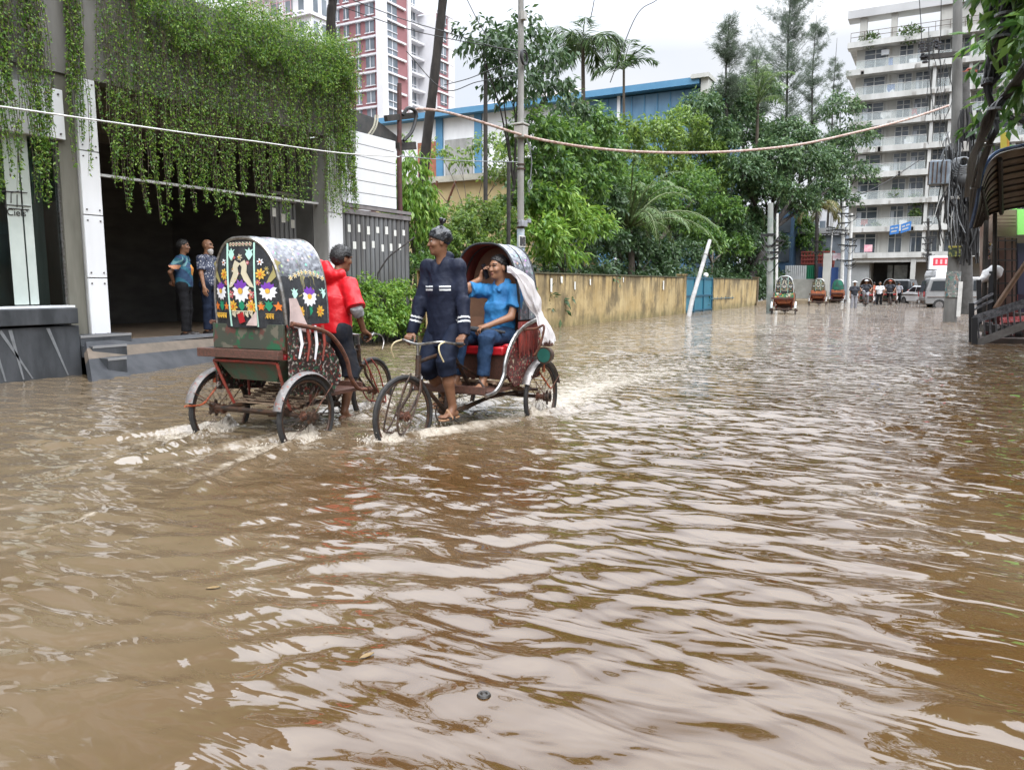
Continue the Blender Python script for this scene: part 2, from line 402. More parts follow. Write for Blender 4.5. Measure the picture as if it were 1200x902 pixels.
def person(root_o, J, skin=SKIN, h=.0065, sit=False):
    """J: joints as arrays: pelvis, chest, neck, head, face, hipL/R .. toeL/R, shL/R, elL/R, wrL/R, hand specs (dir, palm normal, curls). Adds the one body mesh."""
    S = SDF(h); f, l, u = basis(J['face'], J.get('headup', (0, 0, 1)))
    up = nrm(J['neck']-J['pelvis'])
    S.rc(J['pelvis'], J['chest'], .10, .10, .05).rc(J['chest'], J['neck']-up*.05, .10, .055, .05)
    S.rc(J['shL'], J['shR'], .042, .042, .04)
    for s_ in 'LR':
        S.rc(J['hip'+s_], J['kn'+s_], .085, .058, .03).rc(J['kn'+s_], J['kn'+s_]*.55+J['an'+s_]*.45, .054, .052, .02).rc(J['kn'+s_]*.55+J['an'+s_]*.45, J['an'+s_], .052, .036, .02)
        t = nrm(J['toe'+s_]-J['an'+s_]*A3(1, 1, 0)-J['toe'+s_]*A3(0, 0, 1)); a = J['an'+s_]; so = a-A3(0, 0, .065)
        S.rc(so-t*.045, so+t*.06, .03, .032, .02).rc(so+t*.06-A3(0, 0, .004), so+t*.145-A3(0, 0, .01), .034, .02, .02).rc(a, so+t*.05, .036, .03, .02)
        sdv = np.cross(t, A3(0, 0, 1))
        for i in range(5): b = so+t*(.14)+sdv*(.034-.017*i); S.rc(b, b+t*(.05-.006*abs(i-1.5))-A3(0, 0, .008), .0105, .009, .004)
        S.rc(J['sh'+s_], J['el'+s_], .042, .038, .02).rc(J['el'+s_], J['wr'+s_], .039, .026, .015)
        hd = J['hand'+s_]; fingers(S, J['wr'+s_], hd[0], hd[1], hd[2], hd[3])
    head(S, J['head'], f, l, u, J['neck']-up*.03)
    return S.mesh('body', [skin, EYE, DARK, LIP], root_o, facepick(J['head'], f, l, u))
def hair(root_o, J, mat=HAIR, h=.0065, line=.05, back=-.06, thick=.012, name='hair'):
    f, l, u = basis(J['face'], J.get('headup', (0, 0, 1))); c = J['head']; rot = np.stack([f, l, u], 1); S = SDF(h)
    S.el(c+.03*u-.012*f, (.094+thick, .074+thick, .092+thick), rot, .0)
    S.half(c+line*u+.05*f, -(u*.8-f*.75)); S.half(c+back*u, -u); S.wr = (.004, 70, 3)
    for s_ in (1, -1): S.el(c-.0*u+.01*f+.085*l*s_, (.03, .03, .035), rot, 0, True)
    o = S.mesh(name, mat, root_o)
    rg = np.random.default_rng(17); co = np.array([v.co for v in o.data.vertices]); k = rg.choice(len(co), min(len(co), 900), False); P = co[k]; out = unit(P-c); keep = (out @ u > -.35); P = P[keep]; out = out[keep]; D = unit(out*.8+rg.normal(size=P.shape)*.55+np.array([0, 0, .1])-f*.3); lc, lq = leaves(P-out*.004, D, rdir(len(P)), rg.uniform(.012, .028, len(P)), .004); npmesh(name+'_strands', lc, lq, mat, o)
    return o
STEEL = M('dark_steel', (.025, .022, .02), (.09, .045, .025), scale=14, rough=.5, metal=.3, bump=.3, bscale=60)
RUST = M('rust', (.16, .06, .03), (.07, .03, .02), scale=22, rough=.8, bump=.5, bscale=70)
TYRE = M('tyre_rubber', (.012, .012, .013), (.03, .028, .026), scale=30, rough=.75)
CHROME = M('worn_chrome', (.42, .42, .41), (.2, .18, .16), scale=25, rough=.28, metal=.85)
ALU = M('dull_aluminium', (.27, .265, .26), (.17, .15, .14), scale=12, rough=.38, metal=.55, bump=.2)
BLACKC = M('black_cloth', (.012, .013, .016), (.03, .032, .036), scale=18, rough=.75, bump=.4, bscale=120)
GREENP = M('green_paint_worn', (.03, .09, .055), (.09, .055, .04), scale=9, rough=.5, bump=.25)
BROWNW = M('wet_brown_wood', (.06, .032, .022), (.12, .05, .035), scale=8, stretch=(1, 6, 6), rough=.55, bump=.4)
REDV = M('red_vinyl', (.42, .015, .02), (.3, .012, .015), scale=5, rough=.3, bump=.15, bscale=20)
def text(name, body, size, mat, parent, p, rot, extrude=.001, align='LEFT'):
    """lettering as mesh, placed in world space under its parent"""
    c = bpy.data.curves.new(name, 'FONT'); c.body = body; c.size = size; c.extrude = extrude; c.align_x = align
    o = bpy.data.objects.new(name, c); COL.objects.link(o); dg = bpy.context.evaluated_depsgraph_get(); me = bpy.data.meshes.new_from_object(o.evaluated_get(dg)); bpy.data.objects.remove(o)
    me.transform(Matrix.Translation(p) @ rot.to_4x4()); me.materials.clear(); me.materials.append(mat)
    co = np.array([v.co for v in me.vertices]); 
    if parent is not None: co = to_local(co, parent)
    me.vertices.foreach_set('co', co.ravel()); me.update(); return link(name, me, parent)
ROT_EAST = Matrix(((0, 0, 1), (1, 0, 0), (0, 1, 0)))      # reads from a viewer standing in the street, wall facing +X
ROT_SOUTH = Matrix(((1, 0, 0), (0, 0, -1), (0, 1, 0)))    # wall facing -Y
# ------------------------------------------------------------------ flood water and the ground under it
def smooth01(x): x = np.clip(x, 0, 1); return x*x*(3-2*x)
def water():
    xs = np.concatenate([np.linspace(-400, -60, 12)[:-1], np.linspace(-60, -24, 25)[:-1], np.linspace(-24, -12.4, 50)[:-1], np.arange(-12.4, -8, .075), np.arange(-8, 2.6, .032), np.arange(2.6, 7, .15), np.linspace(7, 60, 40), np.linspace(70, 400, 8)])
    ys = np.concatenate([np.linspace(-60, -6, 12)[:-1], np.linspace(-6, .4, 40)[:-1], np.arange(.4, 8.2, .032), np.arange(8.2, 14, .06), np.arange(14, 26, .12), np.arange(26, 60, .3), np.linspace(60, 110, 60)[1:], np.linspace(120, 600, 14)])
    X, Y = np.meshgrid(xs, ys, indexing='ij')
    sp = np.maximum(np.gradient(xs)[:, None], np.gradient(ys)[None, :])
    rg = np.random.default_rng(5); Hh = np.zeros_like(X)
    wx = X + .22*np.sin(1.1*X+.7*Y) + .1*np.sin(2.7*Y-1.9*X+1); wy = Y + .2*np.sin(.9*X-1.3*Y+2) + .09*np.sin(3.1*X+2.2*Y)
    amp = .75 + .35*np.sin(.35*X+.2*Y+1)*np.sin(.31*Y-.4*X) + .25*np.sin(.9*X+.4*Y)*np.sin(.8*Y-.3*X+2)
    base = math.atan2(-math.cos(YAW), math.sin(YAW))
    for i in range(56):
        lam = float(np.exp(rg.uniform(math.log(.09), math.log(.45)))); a = base + rg.normal()*.45; k = 2*math.pi/lam
        s_ = rg.uniform(.5, 1)*(.040 if lam > .2 else .030); A_ = s_/k
        ph = k*(wx*math.cos(a)+wy*math.sin(a)) + rg.uniform(0, 6.28)
        f = smooth01((lam/np.maximum(sp, .01)-2.2)/2.5)
        w = np.sin(ph); w = w + .28*np.sin(2*ph+1.57)
        Hh += A_*w*f*amp
    calm = 1-.45*smooth01((-4.5-X)/3)*smooth01((8-Y)/2)
    Hh *= calm
    dist = np.hypot(X, Y); Hh *= .62+.38*smooth01((dist-2.5)/4)
    foam = np.zeros_like(X)
    def blob(p, r, s_, asp=1.0):
        nonlocal foam
        d = np.hypot(X-p[0], (Y-p[1])/asp); foam = np.maximum(foam, s_*np.exp(-(d/r)**2))
    def line(pts, w, s_):
        nonlocal foam, Hh
        for i in range(len(pts)-1):
            a, b = np.array(pts[i][:2]), np.array(pts[i+1][:2]); ba = b-a; t = np.clip(((X-a[0])*ba[0]+(Y-a[1])*ba[1])/(ba@ba), 0, 1)
            d = np.hypot(X-a[0]-t*ba[0], Y-a[1]-t*ba[1]); f0 = (i+t)/(len(pts)-1); g = np.exp(-(d/(w*(.6+.8*f0)))**2)
            foam = np.maximum(foam, s_*(1-.55*f0)*g); Hh += .018*(1-.6*f0)*np.exp(-(d/(w*1.3))**2)*(sp < .1)/len(pts)
    for p in ((-5.7, 4.75), (-4.7, 4.75)): blob(p, .2, 1.1); blob((p[0], p[1]-.45), .3, .75)
    blob((-5.3, 6.5), .2, .9); blob((-5.3, 6.0), .3, .6); blob((-4.9, 5.8), .25, .7)
    for p in ((-3.55, 6.77), (-4.55, 6.77)): blob(p, .2, 1.1); blob((p[0], p[1]+.5), .45, .7)
    blob((-4.05, 5.1), .2, 1.2); blob((-3.9, 5.6), .28, .8); blob((-3.8, 6.2), .35, .6); blob((-4.15, 6.2), .4, .75)
    line([G(388, 497), G(300, 530), G(230, 560), G(165, 580)], .10, .8); line([G(318, 508), G(200, 548), G(100, 575), G(0, 585)], .14, .6)
    line([G(222, 502), G(150, 525), G(60, 560), G(0, 575)], .14, .62); line([G(110, 603), G(60, 618), G(10, 632)], .06, .72); line([G(240, 500), G(330, 500), G(400, 488)], .16, .85); line([G(390, 505), G(330, 545), G(250, 565)], .22, .5); line([G(440, 520), G(400, 530), G(350, 545)], .16, .55)
    line([G(640, 478), G(690, 455), G(760, 437), G(860, 420)], .75, .88); line([G(500, 508), G(570, 496), G(640, 480)], .3, .95); line([G(640, 470), G(720, 430), G(800, 412)], .7, .7)
    def ridge(a, b, w, h, fs):
        nonlocal foam, Hh
        a, b = np.array(a), np.array(b); ba = b-a; t = np.clip(((X-a[0])*ba[0]+(Y-a[1])*ba[1])/(ba@ba), 0, 1); d = np.hypot(X-a[0]-t*ba[0], Y-a[1]-t*ba[1]); ww = w*(.6+1.2*t)
        d2 = d + .03*np.sin(7*X+5*Y)*t; Hh += h*(1-t)**.8*(np.exp(-(d2/ww)**2)-.45*np.exp(-((d2-1.9*ww)/ww)**2))*(sp < .09); foam = np.maximum(foam, fs*(1-t)*np.exp(-(d2/ww)**2))
    for x0, y0, sg, ln in ((-5.75, 4.95, -1, 2.0), (-4.72, 4.95, -1, 2.2), (-5.3, 6.75, -1, 1.2), (-4.06, 5.0, 1, 2.4), (-3.49, 6.7, 1, 2.2), (-4.49, 6.7, 1, 1.6)):
        for k in (-1, 1): ridge((x0, y0), (x0+k*ln*.36, y0+sg*ln), .055, .045, .75)
        foam = np.maximum(foam, 1.05*np.exp(-(np.hypot(X-x0, Y-y0-sg*.1)/.16)**2)); Hh += .03*np.exp(-(np.hypot(X-x0, Y-y0)/.1)**2)*(sp < .09)
    # broken chop far down the street, sky glints painted in as pale foam
    chop_glints = .42*smooth01((Y-14)/8)*(.5+.5*np.sin(.5*X+.31*Y)*np.sin(.7*Y-.4*X))
    foam = np.maximum(foam, chop_glints)
    rg2 = np.random.default_rng(3); n2 = np.zeros_like(X)
    for i in range(14):
        a = rg2.uniform(0, 6.28); k = 2*math.pi/rg2.uniform(.09, .22); n2 += np.sin(k*(X*math.cos(a)+Y*math.sin(a))+rg2.uniform(0, 6))
    Hh += np.clip(foam, 0, 1)*n2*.0022*(sp < .08)
    co = np.stack([X, Y, Hh*(sp < .5)], -1).reshape(-1, 3); nx, ny = len(xs), len(ys)
    idx = np.arange(nx*ny).reshape(nx, ny); q = np.stack([idx[:-1, :-1], idx[1:, :-1], idx[1:, 1:], idx[:-1, 1:]], -1).reshape(-1, 4)
    m = bpy.data.materials.new('flood_water'); m.use_nodes = True; t = m.node_tree; b = t.nodes['Principled BSDF']
    b.inputs['IOR'].default_value = 1.5; b.inputs['Specular IOR Level'].default_value = .72
    tc = N(t, 'ShaderNodeTexCoord'); at = N(t, 'ShaderNodeAttribute', attribute_name='foam')
    n1 = N(t, 'ShaderNodeTexNoise'); n1.inputs['Scale'].default_value = 14; n1.inputs['Detail'].default_value = 6; n1.inputs['Roughness'].default_value = .7
    mpf = N(t, 'ShaderNodeMapping'); mpf.inputs['Rotation'].default_value = (0, 0, -YAW); mpf.inputs['Scale'].default_value = (.55, 1.25, 1)
    t.links.new(tc.outputs['Object'], mpf.inputs[0]); t.links.new(mpf.outputs[0], n1.inputs['Vector'])
    ml = N(t, 'ShaderNodeMath', operation='MULTIPLY_ADD'); t.links.new(at.outputs['Fac'], ml.inputs[0]); ml.inputs[1].default_value = .75; ml.inputs[2].default_value = -.36
    ad = N(t, 'ShaderNodeMath', operation='ADD'); t.links.new(n1.outputs['Fac'], ad.inputs[0]); t.links.new(ml.outputs[0], ad.inputs[1])
    mr = N(t, 'ShaderNodeMapRange'); mr.inputs['From Min'].default_value = .44; mr.inputs['From Max'].default_value = .8; t.links.new(ad.outputs[0], mr.inputs['Value'])
    mr.clamp = True
    n3 = N(t, 'ShaderNodeTexNoise'); n3.inputs['Scale'].default_value = .35; n3.inputs['Detail'].default_value = 4; t.links.new(tc.outputs['Object'], n3.inputs['Vector'])
    cr = N(t, 'ShaderNodeValToRGB'); cr.color_ramp.elements[0].position = .35; cr.color_ramp.elements[1].position = .68
    cr.color_ramp.elements[0].color = (.068, .036, .0125, 1); cr.color_ramp.elements[1].color = (.132, .098, .061, 1); left_tan = N(t, 'ShaderNodeMapRange'); left_tan.inputs['From Min'].default_value = -1.5; left_tan.inputs['From Max'].default_value = -6; left_tan.inputs['To Min'].default_value = -.14; left_tan.inputs['To Max'].default_value = .26; sxx = N(t, 'ShaderNodeSeparateXYZ'); t.links.new(tc.outputs['Object'], sxx.inputs[0]); t.links.new(sxx.outputs['X'], left_tan.inputs['Value']); sa = N(t, 'ShaderNodeMath', operation='ADD'); t.links.new(n3.outputs['Fac'], sa.inputs[0]); t.links.new(left_tan.outputs[0], sa.inputs[1]); t.links.new(sa.outputs[0], cr.inputs[0])  # base colour turns from brown to tan towards the left bank
    mx = N(t, 'ShaderNodeMix', data_type='RGBA'); mx.inputs['B'].default_value = (.44, .385, .31, 1); t.links.new(cr.outputs[0], mx.inputs['A'])
    fm = N(t, 'ShaderNodeMath', operation='MULTIPLY'); fm.inputs[1].default_value = .8; t.links.new(mr.outputs[0], fm.inputs[0])
    t.links.new(fm.outputs[0], mx.inputs['Factor']); t.links.new(mx.outputs['Result'], b.inputs['Base Color'])
    rr = N(t, 'ShaderNodeMapRange'); rr.inputs['To Min'].default_value = .015; rr.inputs['To Max'].default_value = .5; t.links.new(mr.outputs[0], rr.inputs['Value']); t.links.new(rr.outputs[0], b.inputs['Roughness'])
    mp = N(t, 'ShaderNodeMapping'); mp.inputs['Rotation'].default_value = (0, 0, -YAW); mp.inputs['Scale'].default_value = (.5, 1.35, 1); t.links.new(tc.outputs['Object'], mp.inputs[0])
    nb = N(t, 'ShaderNodeTexNoise'); nb.inputs['Scale'].default_value = 4.2; nb.inputs['Detail'].default_value = 2.5; nb.inputs['Roughness'].default_value = .45; nb.inputs['Distortion'].default_value = .5; t.links.new(mp.outputs[0], nb.inputs['Vector'])
    bp = N(t, 'ShaderNodeBump'); bp.inputs['Distance'].default_value = .11; sx = N(t, 'ShaderNodeSeparateXYZ'); t.links.new(tc.outputs['Object'], sx.inputs[0]); br = N(t, 'ShaderNodeMapRange'); br.inputs['From Min'].default_value = 2; br.inputs['From Max'].default_value = 45; br.inputs['To Min'].default_value = .028; br.inputs['To Max'].default_value = .42; bp.inputs['Strength'].default_value = 1; t.links.new(sx.outputs['Y'], br.inputs['Value']); t.links.new(br.outputs[0], bp.inputs['Distance']); t.links.new(nb.outputs['Fac'], bp.inputs['Height'])
    n4 = N(t, 'ShaderNodeTexNoise'); n4.inputs['Scale'].default_value = 26; n4.inputs['Detail'].default_value = 3; t.links.new(tc.outputs['Object'], n4.inputs['Vector'])
    b2 = N(t, 'ShaderNodeBump'); b2.inputs['Distance'].default_value = .035; t.links.new(mr.outputs[0], b2.inputs['Strength']); t.links.new(n4.outputs['Fac'], b2.inputs['Height']); t.links.new(bp.outputs[0], b2.inputs['Normal'])
    t.links.new(b2.outputs[0], b.inputs['Normal'])
    o = npmesh('flood_water', co, q, m, smooth=True); a = o.data.attributes.new('foam', 'FLOAT', 'POINT'); a.data.foreach_set('value', np.clip(foam, 0, 1.1).ravel()); tag(o, kind='structure')
    return o
water()
def splash():
    rg = np.random.default_rng(9); m = MB()
    def burst(c, n, r, hmax, drift):
        n = int(n*.7); r *= .9
        for i in range(n):
            a = rg.uniform(0, 6.28); d = r*rg.uniform(.1, 1)**.7; z = max(.0, rg.uniform(-.1, 1)**3*hmax*(1-d/r*.6)); s_ = rg.uniform(.002, .0062)*(1.3 if z < .03 else .8)
            p = V(c[0]+math.cos(a)*d+drift[0]*z*2, c[1]+math.sin(a)*d+drift[1]*z*2, z)
            m.ell(p, (s_, s_*rg.uniform(.6, 1), s_*rg.uniform(.8, 1.9)), 6, 4)
    for p in ((-5.66, 4.66), (-4.66, 4.72)): burst(p, 190, .2, .15, (0, .3)); burst((p[0], p[1]-.3), 90, .25, .05, (0, 0))
    burst((-5.28, 6.4), 80, .2, .07, (0, 0)); burst((-4.08, 5.02), 190, .2, .12, (0, -.3)); burst((-4.0, 5.35), 80, .3, .04, (0, 0))
    for p in ((-3.55, 6.6), (-4.55, 6.7)): burst(p, 110, .18, .10, (0, -.2)); burst((p[0], p[1]+.4), 70, .3, .04, (0, 0))
    burst((-3.9, 5.8), 60, .18, .05, (0, 0))
    o = m.build('splash_droplets', M('splash_water', (.5, .45, .38), rough=.12, spec=.8), smooth=True); tag(o, 'white splashing water thrown up round the rickshaw wheels', 'splash', kind='stuff')
splash()
gm = MB(); gm.add([(-500, -80, -.18), (500, -80, -.18), (500, 800, -.18), (-500, 800, -.18)], [(0, 1, 2, 3)])
tag(gm.build('road', M('wet_asphalt', (.05, .045, .04), (.07, .065, .055), scale=2, rough=.5)), kind='structure')
# ------------------------------------------------------------------ left: showroom building with hanging creepers
FX = -11.2
CONC = M('grey_render', (.3, .3, .29), (.2, .2, .19), scale=2.2, stretch=(1, 1, .35), rough=.8, bump=.15, bscale=40)
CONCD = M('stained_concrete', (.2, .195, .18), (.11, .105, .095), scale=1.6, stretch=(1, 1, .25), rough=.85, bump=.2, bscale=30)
PANELW = M('white_cladding_panel', (.68, .69, .70), (.6, .61, .62), scale=1.5, stretch=(1, 1, .3), rough=.4)
SLATE = M('dark_slate', (.028, .031, .034), (.06, .064, .07), scale=2.5, stretch=(1, 1.5, .5), rough=.5, spec=.3, bump=.1, bscale=20)
DARKI = M('dark_interior', (.05, .05, .052), (.08, .076, .075), scale=3, rough=.8)
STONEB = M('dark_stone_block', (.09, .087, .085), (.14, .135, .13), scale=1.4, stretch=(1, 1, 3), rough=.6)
FRAME = M('dark_bronze_frame', (.06, .055, .058), (.085, .075, .075), scale=4, rough=.4)
GLASS = bpy.data.materials.new('shop_glass'); GLASS.use_nodes = True
_t = GLASS.node_tree; _b = _t.nodes['Principled BSDF']; _b.inputs['Base Color'].default_value = (.8, .9, .87, 1); _b.inputs['Roughness'].default_value = .03; _b.inputs['IOR'].default_value = 1.5
_tr = N(_t, 'ShaderNodeBsdfTransparent'); _tr.inputs[0].default_value = (.86, .93, .91, 1); _gl = N(_t, 'ShaderNodeBsdfGlossy'); _gl.inputs['Roughness'].default_value = .03
_fr = N(_t, 'ShaderNodeFresnel'); _fr.inputs[0].default_value = 1.8; _mx = N(_t, 'ShaderNodeMixShader'); _t.links.new(_fr.outputs[0], _mx.inputs[0]); _t.links.new(_tr.outputs[0], _mx.inputs[1]); _t.links.new(_gl.outputs[0], _mx.inputs[2]); _t.links.new(_mx.outputs[0], _t.nodes['Material Output'].inputs[0])
PX_ = lambda px, py, X=FX: PX(px, py, X)
ycol0, ycol1 = PX_(108, 390).y, PX_(130, 390).y; yc20, yc21 = PX_(384, 200).y, PX_(400, 200).y
zf = PX_(200, 116).z; ztop = PX_(350, 38).z; zrail = PX_(200, 213).z
B = root('showroom_building', 'grey showroom building with a dark open entrance under hanging creepers', 'building', (FX-3, 9, 0))
def part(name, mat, fn, par=B, **k): m = MB(); fn(m); return m.build(name, mat, par, world=True, **k)
ypl = PX(94, 400, -10.85).y
# roof canopy, ceiling, added upper storeys
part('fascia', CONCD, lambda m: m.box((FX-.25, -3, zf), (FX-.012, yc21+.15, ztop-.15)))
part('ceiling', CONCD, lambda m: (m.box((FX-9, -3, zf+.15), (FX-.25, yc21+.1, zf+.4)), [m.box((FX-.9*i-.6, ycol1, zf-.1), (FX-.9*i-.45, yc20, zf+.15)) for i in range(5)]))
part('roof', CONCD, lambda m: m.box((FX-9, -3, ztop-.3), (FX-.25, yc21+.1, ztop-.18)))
def upper(m): m.box((FX-12, -12, ztop-.18), (FX-2.2, 10.9, 26)); [m.box((FX-2.3, -12, z), (FX-1.6, 10.95, z+.35)) for z in (9.2, 12.4, 15.6, 18.8, 22)]
part('unseen_upper_storey', M('unseen_dark_cladding', (.085, .075, .06), (.06, .052, .042), scale=1, rough=.6), upper)  # unseen storeys added above the canopy, dark so the water mirrors less sky
for z in (7.0, 10.2, 13.4, 16.6, 19.8):
    for y in (-7, -3, 1, 4.5, 8):
        w = part('window', M('window_dark', (.03, .035, .04), rough=.1), lambda m: m.box((FX-2.25, y, z), (FX-2.17, y+1.8, z+1.5)))
        part('frame', PANELW, lambda m: (m.box((FX-2.2, y-.06, z-.07), (FX-2.14, y+1.86, z)), m.box((FX-2.2, y+.87, z), (FX-2.15, y+.93, z+1.5))), w)
# columns clad in white panels
def col(y0, y1, zb, ztp):
    c = part('column', CONC, lambda m: m.box((FX-.42, y0-.02, zb), (FX-.03, y1-.01, ztp)))
    hs = [zb, zb+.92, zb+1.85, zb+2.78, ztp]
    def f(m):
        for a, b in zip(hs, hs[1:]): m.box((FX-.03, y0, a+.008), (FX, y1, b-.008))
    part('cladding', PANELW, f, c, bevel=.004)
    [part('bolt', FRAME, lambda m: m.cyl((FX, y, z), (FX+.012, y, z), .012, n=8), c) for y in (y0+.05, y1-.05) for a, b in zip(hs, hs[1:]) for z in (a+.08, b-.08)]
col(ycol0, ycol1, PX_(108, 390).z-.1, zf); col(yc20, yc21, 0, zf)
part('pillar', M('mossy_pillar', (.14, .135, .11), (.075, .072, .055), scale=3, stretch=(1, 1, .2), rough=.9), lambda m: m.box((FX-.6, ycol0-.28, .3), (FX-.05, ycol0-.03, zf+.2)))
part('side_pillar', M('dark_pillar', (.1, .1, .097), (.07, .07, .066), scale=2, rough=.8), lambda m: m.box((FX-1.5, yc20-.03, 0), (FX-.45, yc21-.03, zf)))
# interior of the entrance
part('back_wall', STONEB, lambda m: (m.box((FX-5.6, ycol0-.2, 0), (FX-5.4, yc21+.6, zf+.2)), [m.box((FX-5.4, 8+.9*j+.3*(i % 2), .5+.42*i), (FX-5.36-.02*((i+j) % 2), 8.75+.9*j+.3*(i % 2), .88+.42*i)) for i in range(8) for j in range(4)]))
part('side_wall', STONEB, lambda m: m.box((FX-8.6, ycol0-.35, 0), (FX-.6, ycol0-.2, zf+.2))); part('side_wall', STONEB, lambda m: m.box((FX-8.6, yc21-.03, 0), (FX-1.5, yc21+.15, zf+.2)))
part('cross_rail', PANELW, lambda m: m.box((FX-.32, ycol1, zrail-.02), (FX-.26, yc20, zrail+.02)))
# floor, steps, ramp: in world space, kept with the setting
ZP = .40; tile = M('brown_floor_tile', (.27, .2, .14), (.18, .135, .1), scale=3, rough=.35)
kerb0, kerb1 = G(150, 403, ZP), G(262, 392, ZP-.02)
A0, A1 = V(kerb0.x, ypl+.02, ZP), V(kerb1.x-.15, 11.9, ZP-.03); W0, W1 = V(-10.0, ypl-.45, -.12), V(-11.55, 11.5, -.12)
pf = MB(); pf.box((FX-8.6, ycol0-.2, -.2), (FX-.35, yc21-.03, ZP)); pf.add([(FX-.35, ycol1, ZP-.004), (A0.x, ycol1, ZP-.004), (A1.x, 11.9, ZP-.034), (FX-.35, 11.9, ZP-.004)], [(0, 1, 2, 3)]); tag(pf.build('entrance_floor', tile), kind='structure')
strips = [('kerb_strip', M('dark_kerb_stone', (.035, .037, .042), (.055, .057, .062), scale=5, rough=.4), .0, .16, .0), ('tiled_strip', M('tan_paving', (.15, .12, .095), (.105, .088, .07), scale=4, rough=.7, spec=.2), .16, .42, .0), ('entrance_ramp', M('grey_ramp_stone', (.03, .032, .036), (.055, .057, .062), scale=3, rough=.6, spec=.25), .42, 1, .0)]
for n_, mt, a, b, dz in strips:
    m = MB(); rows = [[A0.lerp(W0, f)*(1-j/12)+A1.lerp(W1, f)*(j/12) for j in range(13)] for f in np.linspace(a, b, 5)]
    m.grid(rows, .1); tag(m.build(n_, mt), kind='structure')
st = MB(); y0 = ypl+.03; y1 = PX_(150, 398).y
e1, e2 = G(120, 398, .5), G(120, 413, .28)
stp = root('entrance_steps', 'short flight of dark stone steps beside the slate plinth', 'steps', (FX, 7, 0))
for nm, xa, z0, z1, yb in (('landing', FX+.35, .2, .56, ycol1+.1), ('step', FX+.62, -.1, .42, PX_(143, 398).y-.35), ('step', FX+.95, -.15, .26, PX_(158, 410).y-.8)):
    m = MB(); m.box((FX-.8, y0-.02, z0-.3), (xa, yb, z1)); m.build(nm, SLATE, stp, world=True, bevel=.006)
    m = MB(); m.box((xa-.02, y0-.02, z1-.03), (xa+.006, yb, z1+.004)); m.build('nosing', M('pale_nosing', (.2, .2, .2), rough=.7), stp, world=True)
# plinth and shop window
PXf = -10.85; zpl = PX(40, 362, PXf).z
part('plinth', SLATE, lambda m: (m.box((FX-.3, -3, -.3), (PXf, ypl, zpl-.25)), m.box((FX-.3, -3, zpl-.22), (PXf+.05, ypl-.03, zpl))), bevel=.01)
scr = M('pale_scratch', (.17, .18, .19), (.12, .125, .13), scale=9, rough=.6)
part('plinth_mark', scr, lambda m: [m.prism([V(PXf+.001, y+dy, z) for dy, z in ((0, zpl-.27), (.05, zpl-.27), (.05+.36*s_, zpl-.95), (.03+.36*s_, zpl-.95))], (.003, 0, 0)) for y, s_ in ((5.62, 1), (5.5, .35), (5.75, .3), (6.25, .62))])
ygl = PX(73, 300, FX-.1).y; zsill = zpl+.03; zgt = PX(60, 160, FX-.1).z
gp = part('shop_window', GLASS, lambda m: m.box((FX-.12, -3, zsill), (FX-.1, ygl, zgt)))
part('sill', PANELW, lambda m: m.box((FX-.2, -3, zpl), (FX+.06, ygl+.04, zsill)), gp)
part('frame', CHROME, lambda m: m.box((FX-.14, ygl, zsill), (FX-.08, ygl+.03, zgt)), gp); part('mullion', CHROME, lambda m: m.box((FX-.13, 5.15, zsill), (FX-.097, 5.17, zgt)), gp)
text('lettering', 'Ciels’', .13, DARK, gp, PX(8, 252, FX-.085), ROT_EAST)
def deco(m):
    for pts in ([(6, 244), (7, 226), (5, 212)], [(13, 238), (13, 226), (22, 224)], [(26, 240), (25, 214)], [(20, 243), (20, 228)], [(8, 240), (36, 242)], [(10, 244), (34, 246)], [(2, 224), (32, 226)]): m.tube([PX(a, b, FX-.085) for a, b in pts], .006, 5)
part('window_graphic', DARK, deco, gp)
part('window_film', M('pale_window_film', (.5, .55, .51), (.4, .45, .42), scale=1.5, rough=.15), lambda m: (m.box((FX-.099, PX(13, 300, FX-.09).y, zsill+.02), (FX-.093, PX(30, 300, FX-.09).y, zgt)), m.box((FX-.099, PX(32, 300, FX-.09).y, zsill+.02), (FX-.093, PX(42, 300, FX-.09).y, zgt))))  # pale film laid on the outer glass face to brighten the window
part('display_cabinet', M('grey_cabinet', (.22, .25, .25), rough=.5), lambda m: m.box((FX-1.2, 2, zpl-.3), (FX-.35, PX(14, 300, FX-.35).y, zsill+1.0)))
part('display_curtain', M('teal_grey_back', (.36, .44, .44), (.22, .29, .29), scale=3, stretch=(1, 4, .2), rough=.6), lambda m: m.box((FX-.55, 4, zpl), (FX-.5, ycol0-.3, zgt)))
part('shop_floor', tile, lambda m: m.box((FX-4, -3, -.2), (FX-.35, ycol0-.36, zpl-.02)))
yd0, yd1 = ygl+.05, ycol0-.3
dr = part('door', FRAME, lambda m: (m.box((FX-.3, yd0, zpl-.35), (FX-.22, yd0+.1, zgt+.15)), m.box((FX-.26, yd0+.14, zpl-.35), (FX-.16, yd0+.34, zgt+.1)), m.box((FX-.3, yd0-.03, zgt-.02), (FX-.12, yd1, zgt+.06))))
part('handle', CHROME, lambda m: m.box((FX-.16, yd0+.16, zpl+.55), (FX-.11, yd0+.32, zpl+.58)), dr)
q0, q1 = PX(40, 158, FX+.02), PX(73, 106, FX+.02)
sp_ = part('sign_panel', PANELW, lambda m: m.box((FX-.5, q0.y-1.4, q0.z), (FX+.02, q1.y, q1.z)), bevel=.006)
[part('bolt', FRAME, lambda m: m.cyl((FX+.02, q1.y-.07, z), (FX+.035, q1.y-.07, z), .014, n=8), sp_) for z in (q0.z+.07, q1.z-.07)]
part('lintel', CONC, lambda m: (m.box((FX-.6, -3, zf-.25), (FX-.1, ycol0-.28, zf+.05)), m.box((FX-.5, -3, zgt+.06), (FX-.25, PX(40, 150, FX).y, zf-.2))))
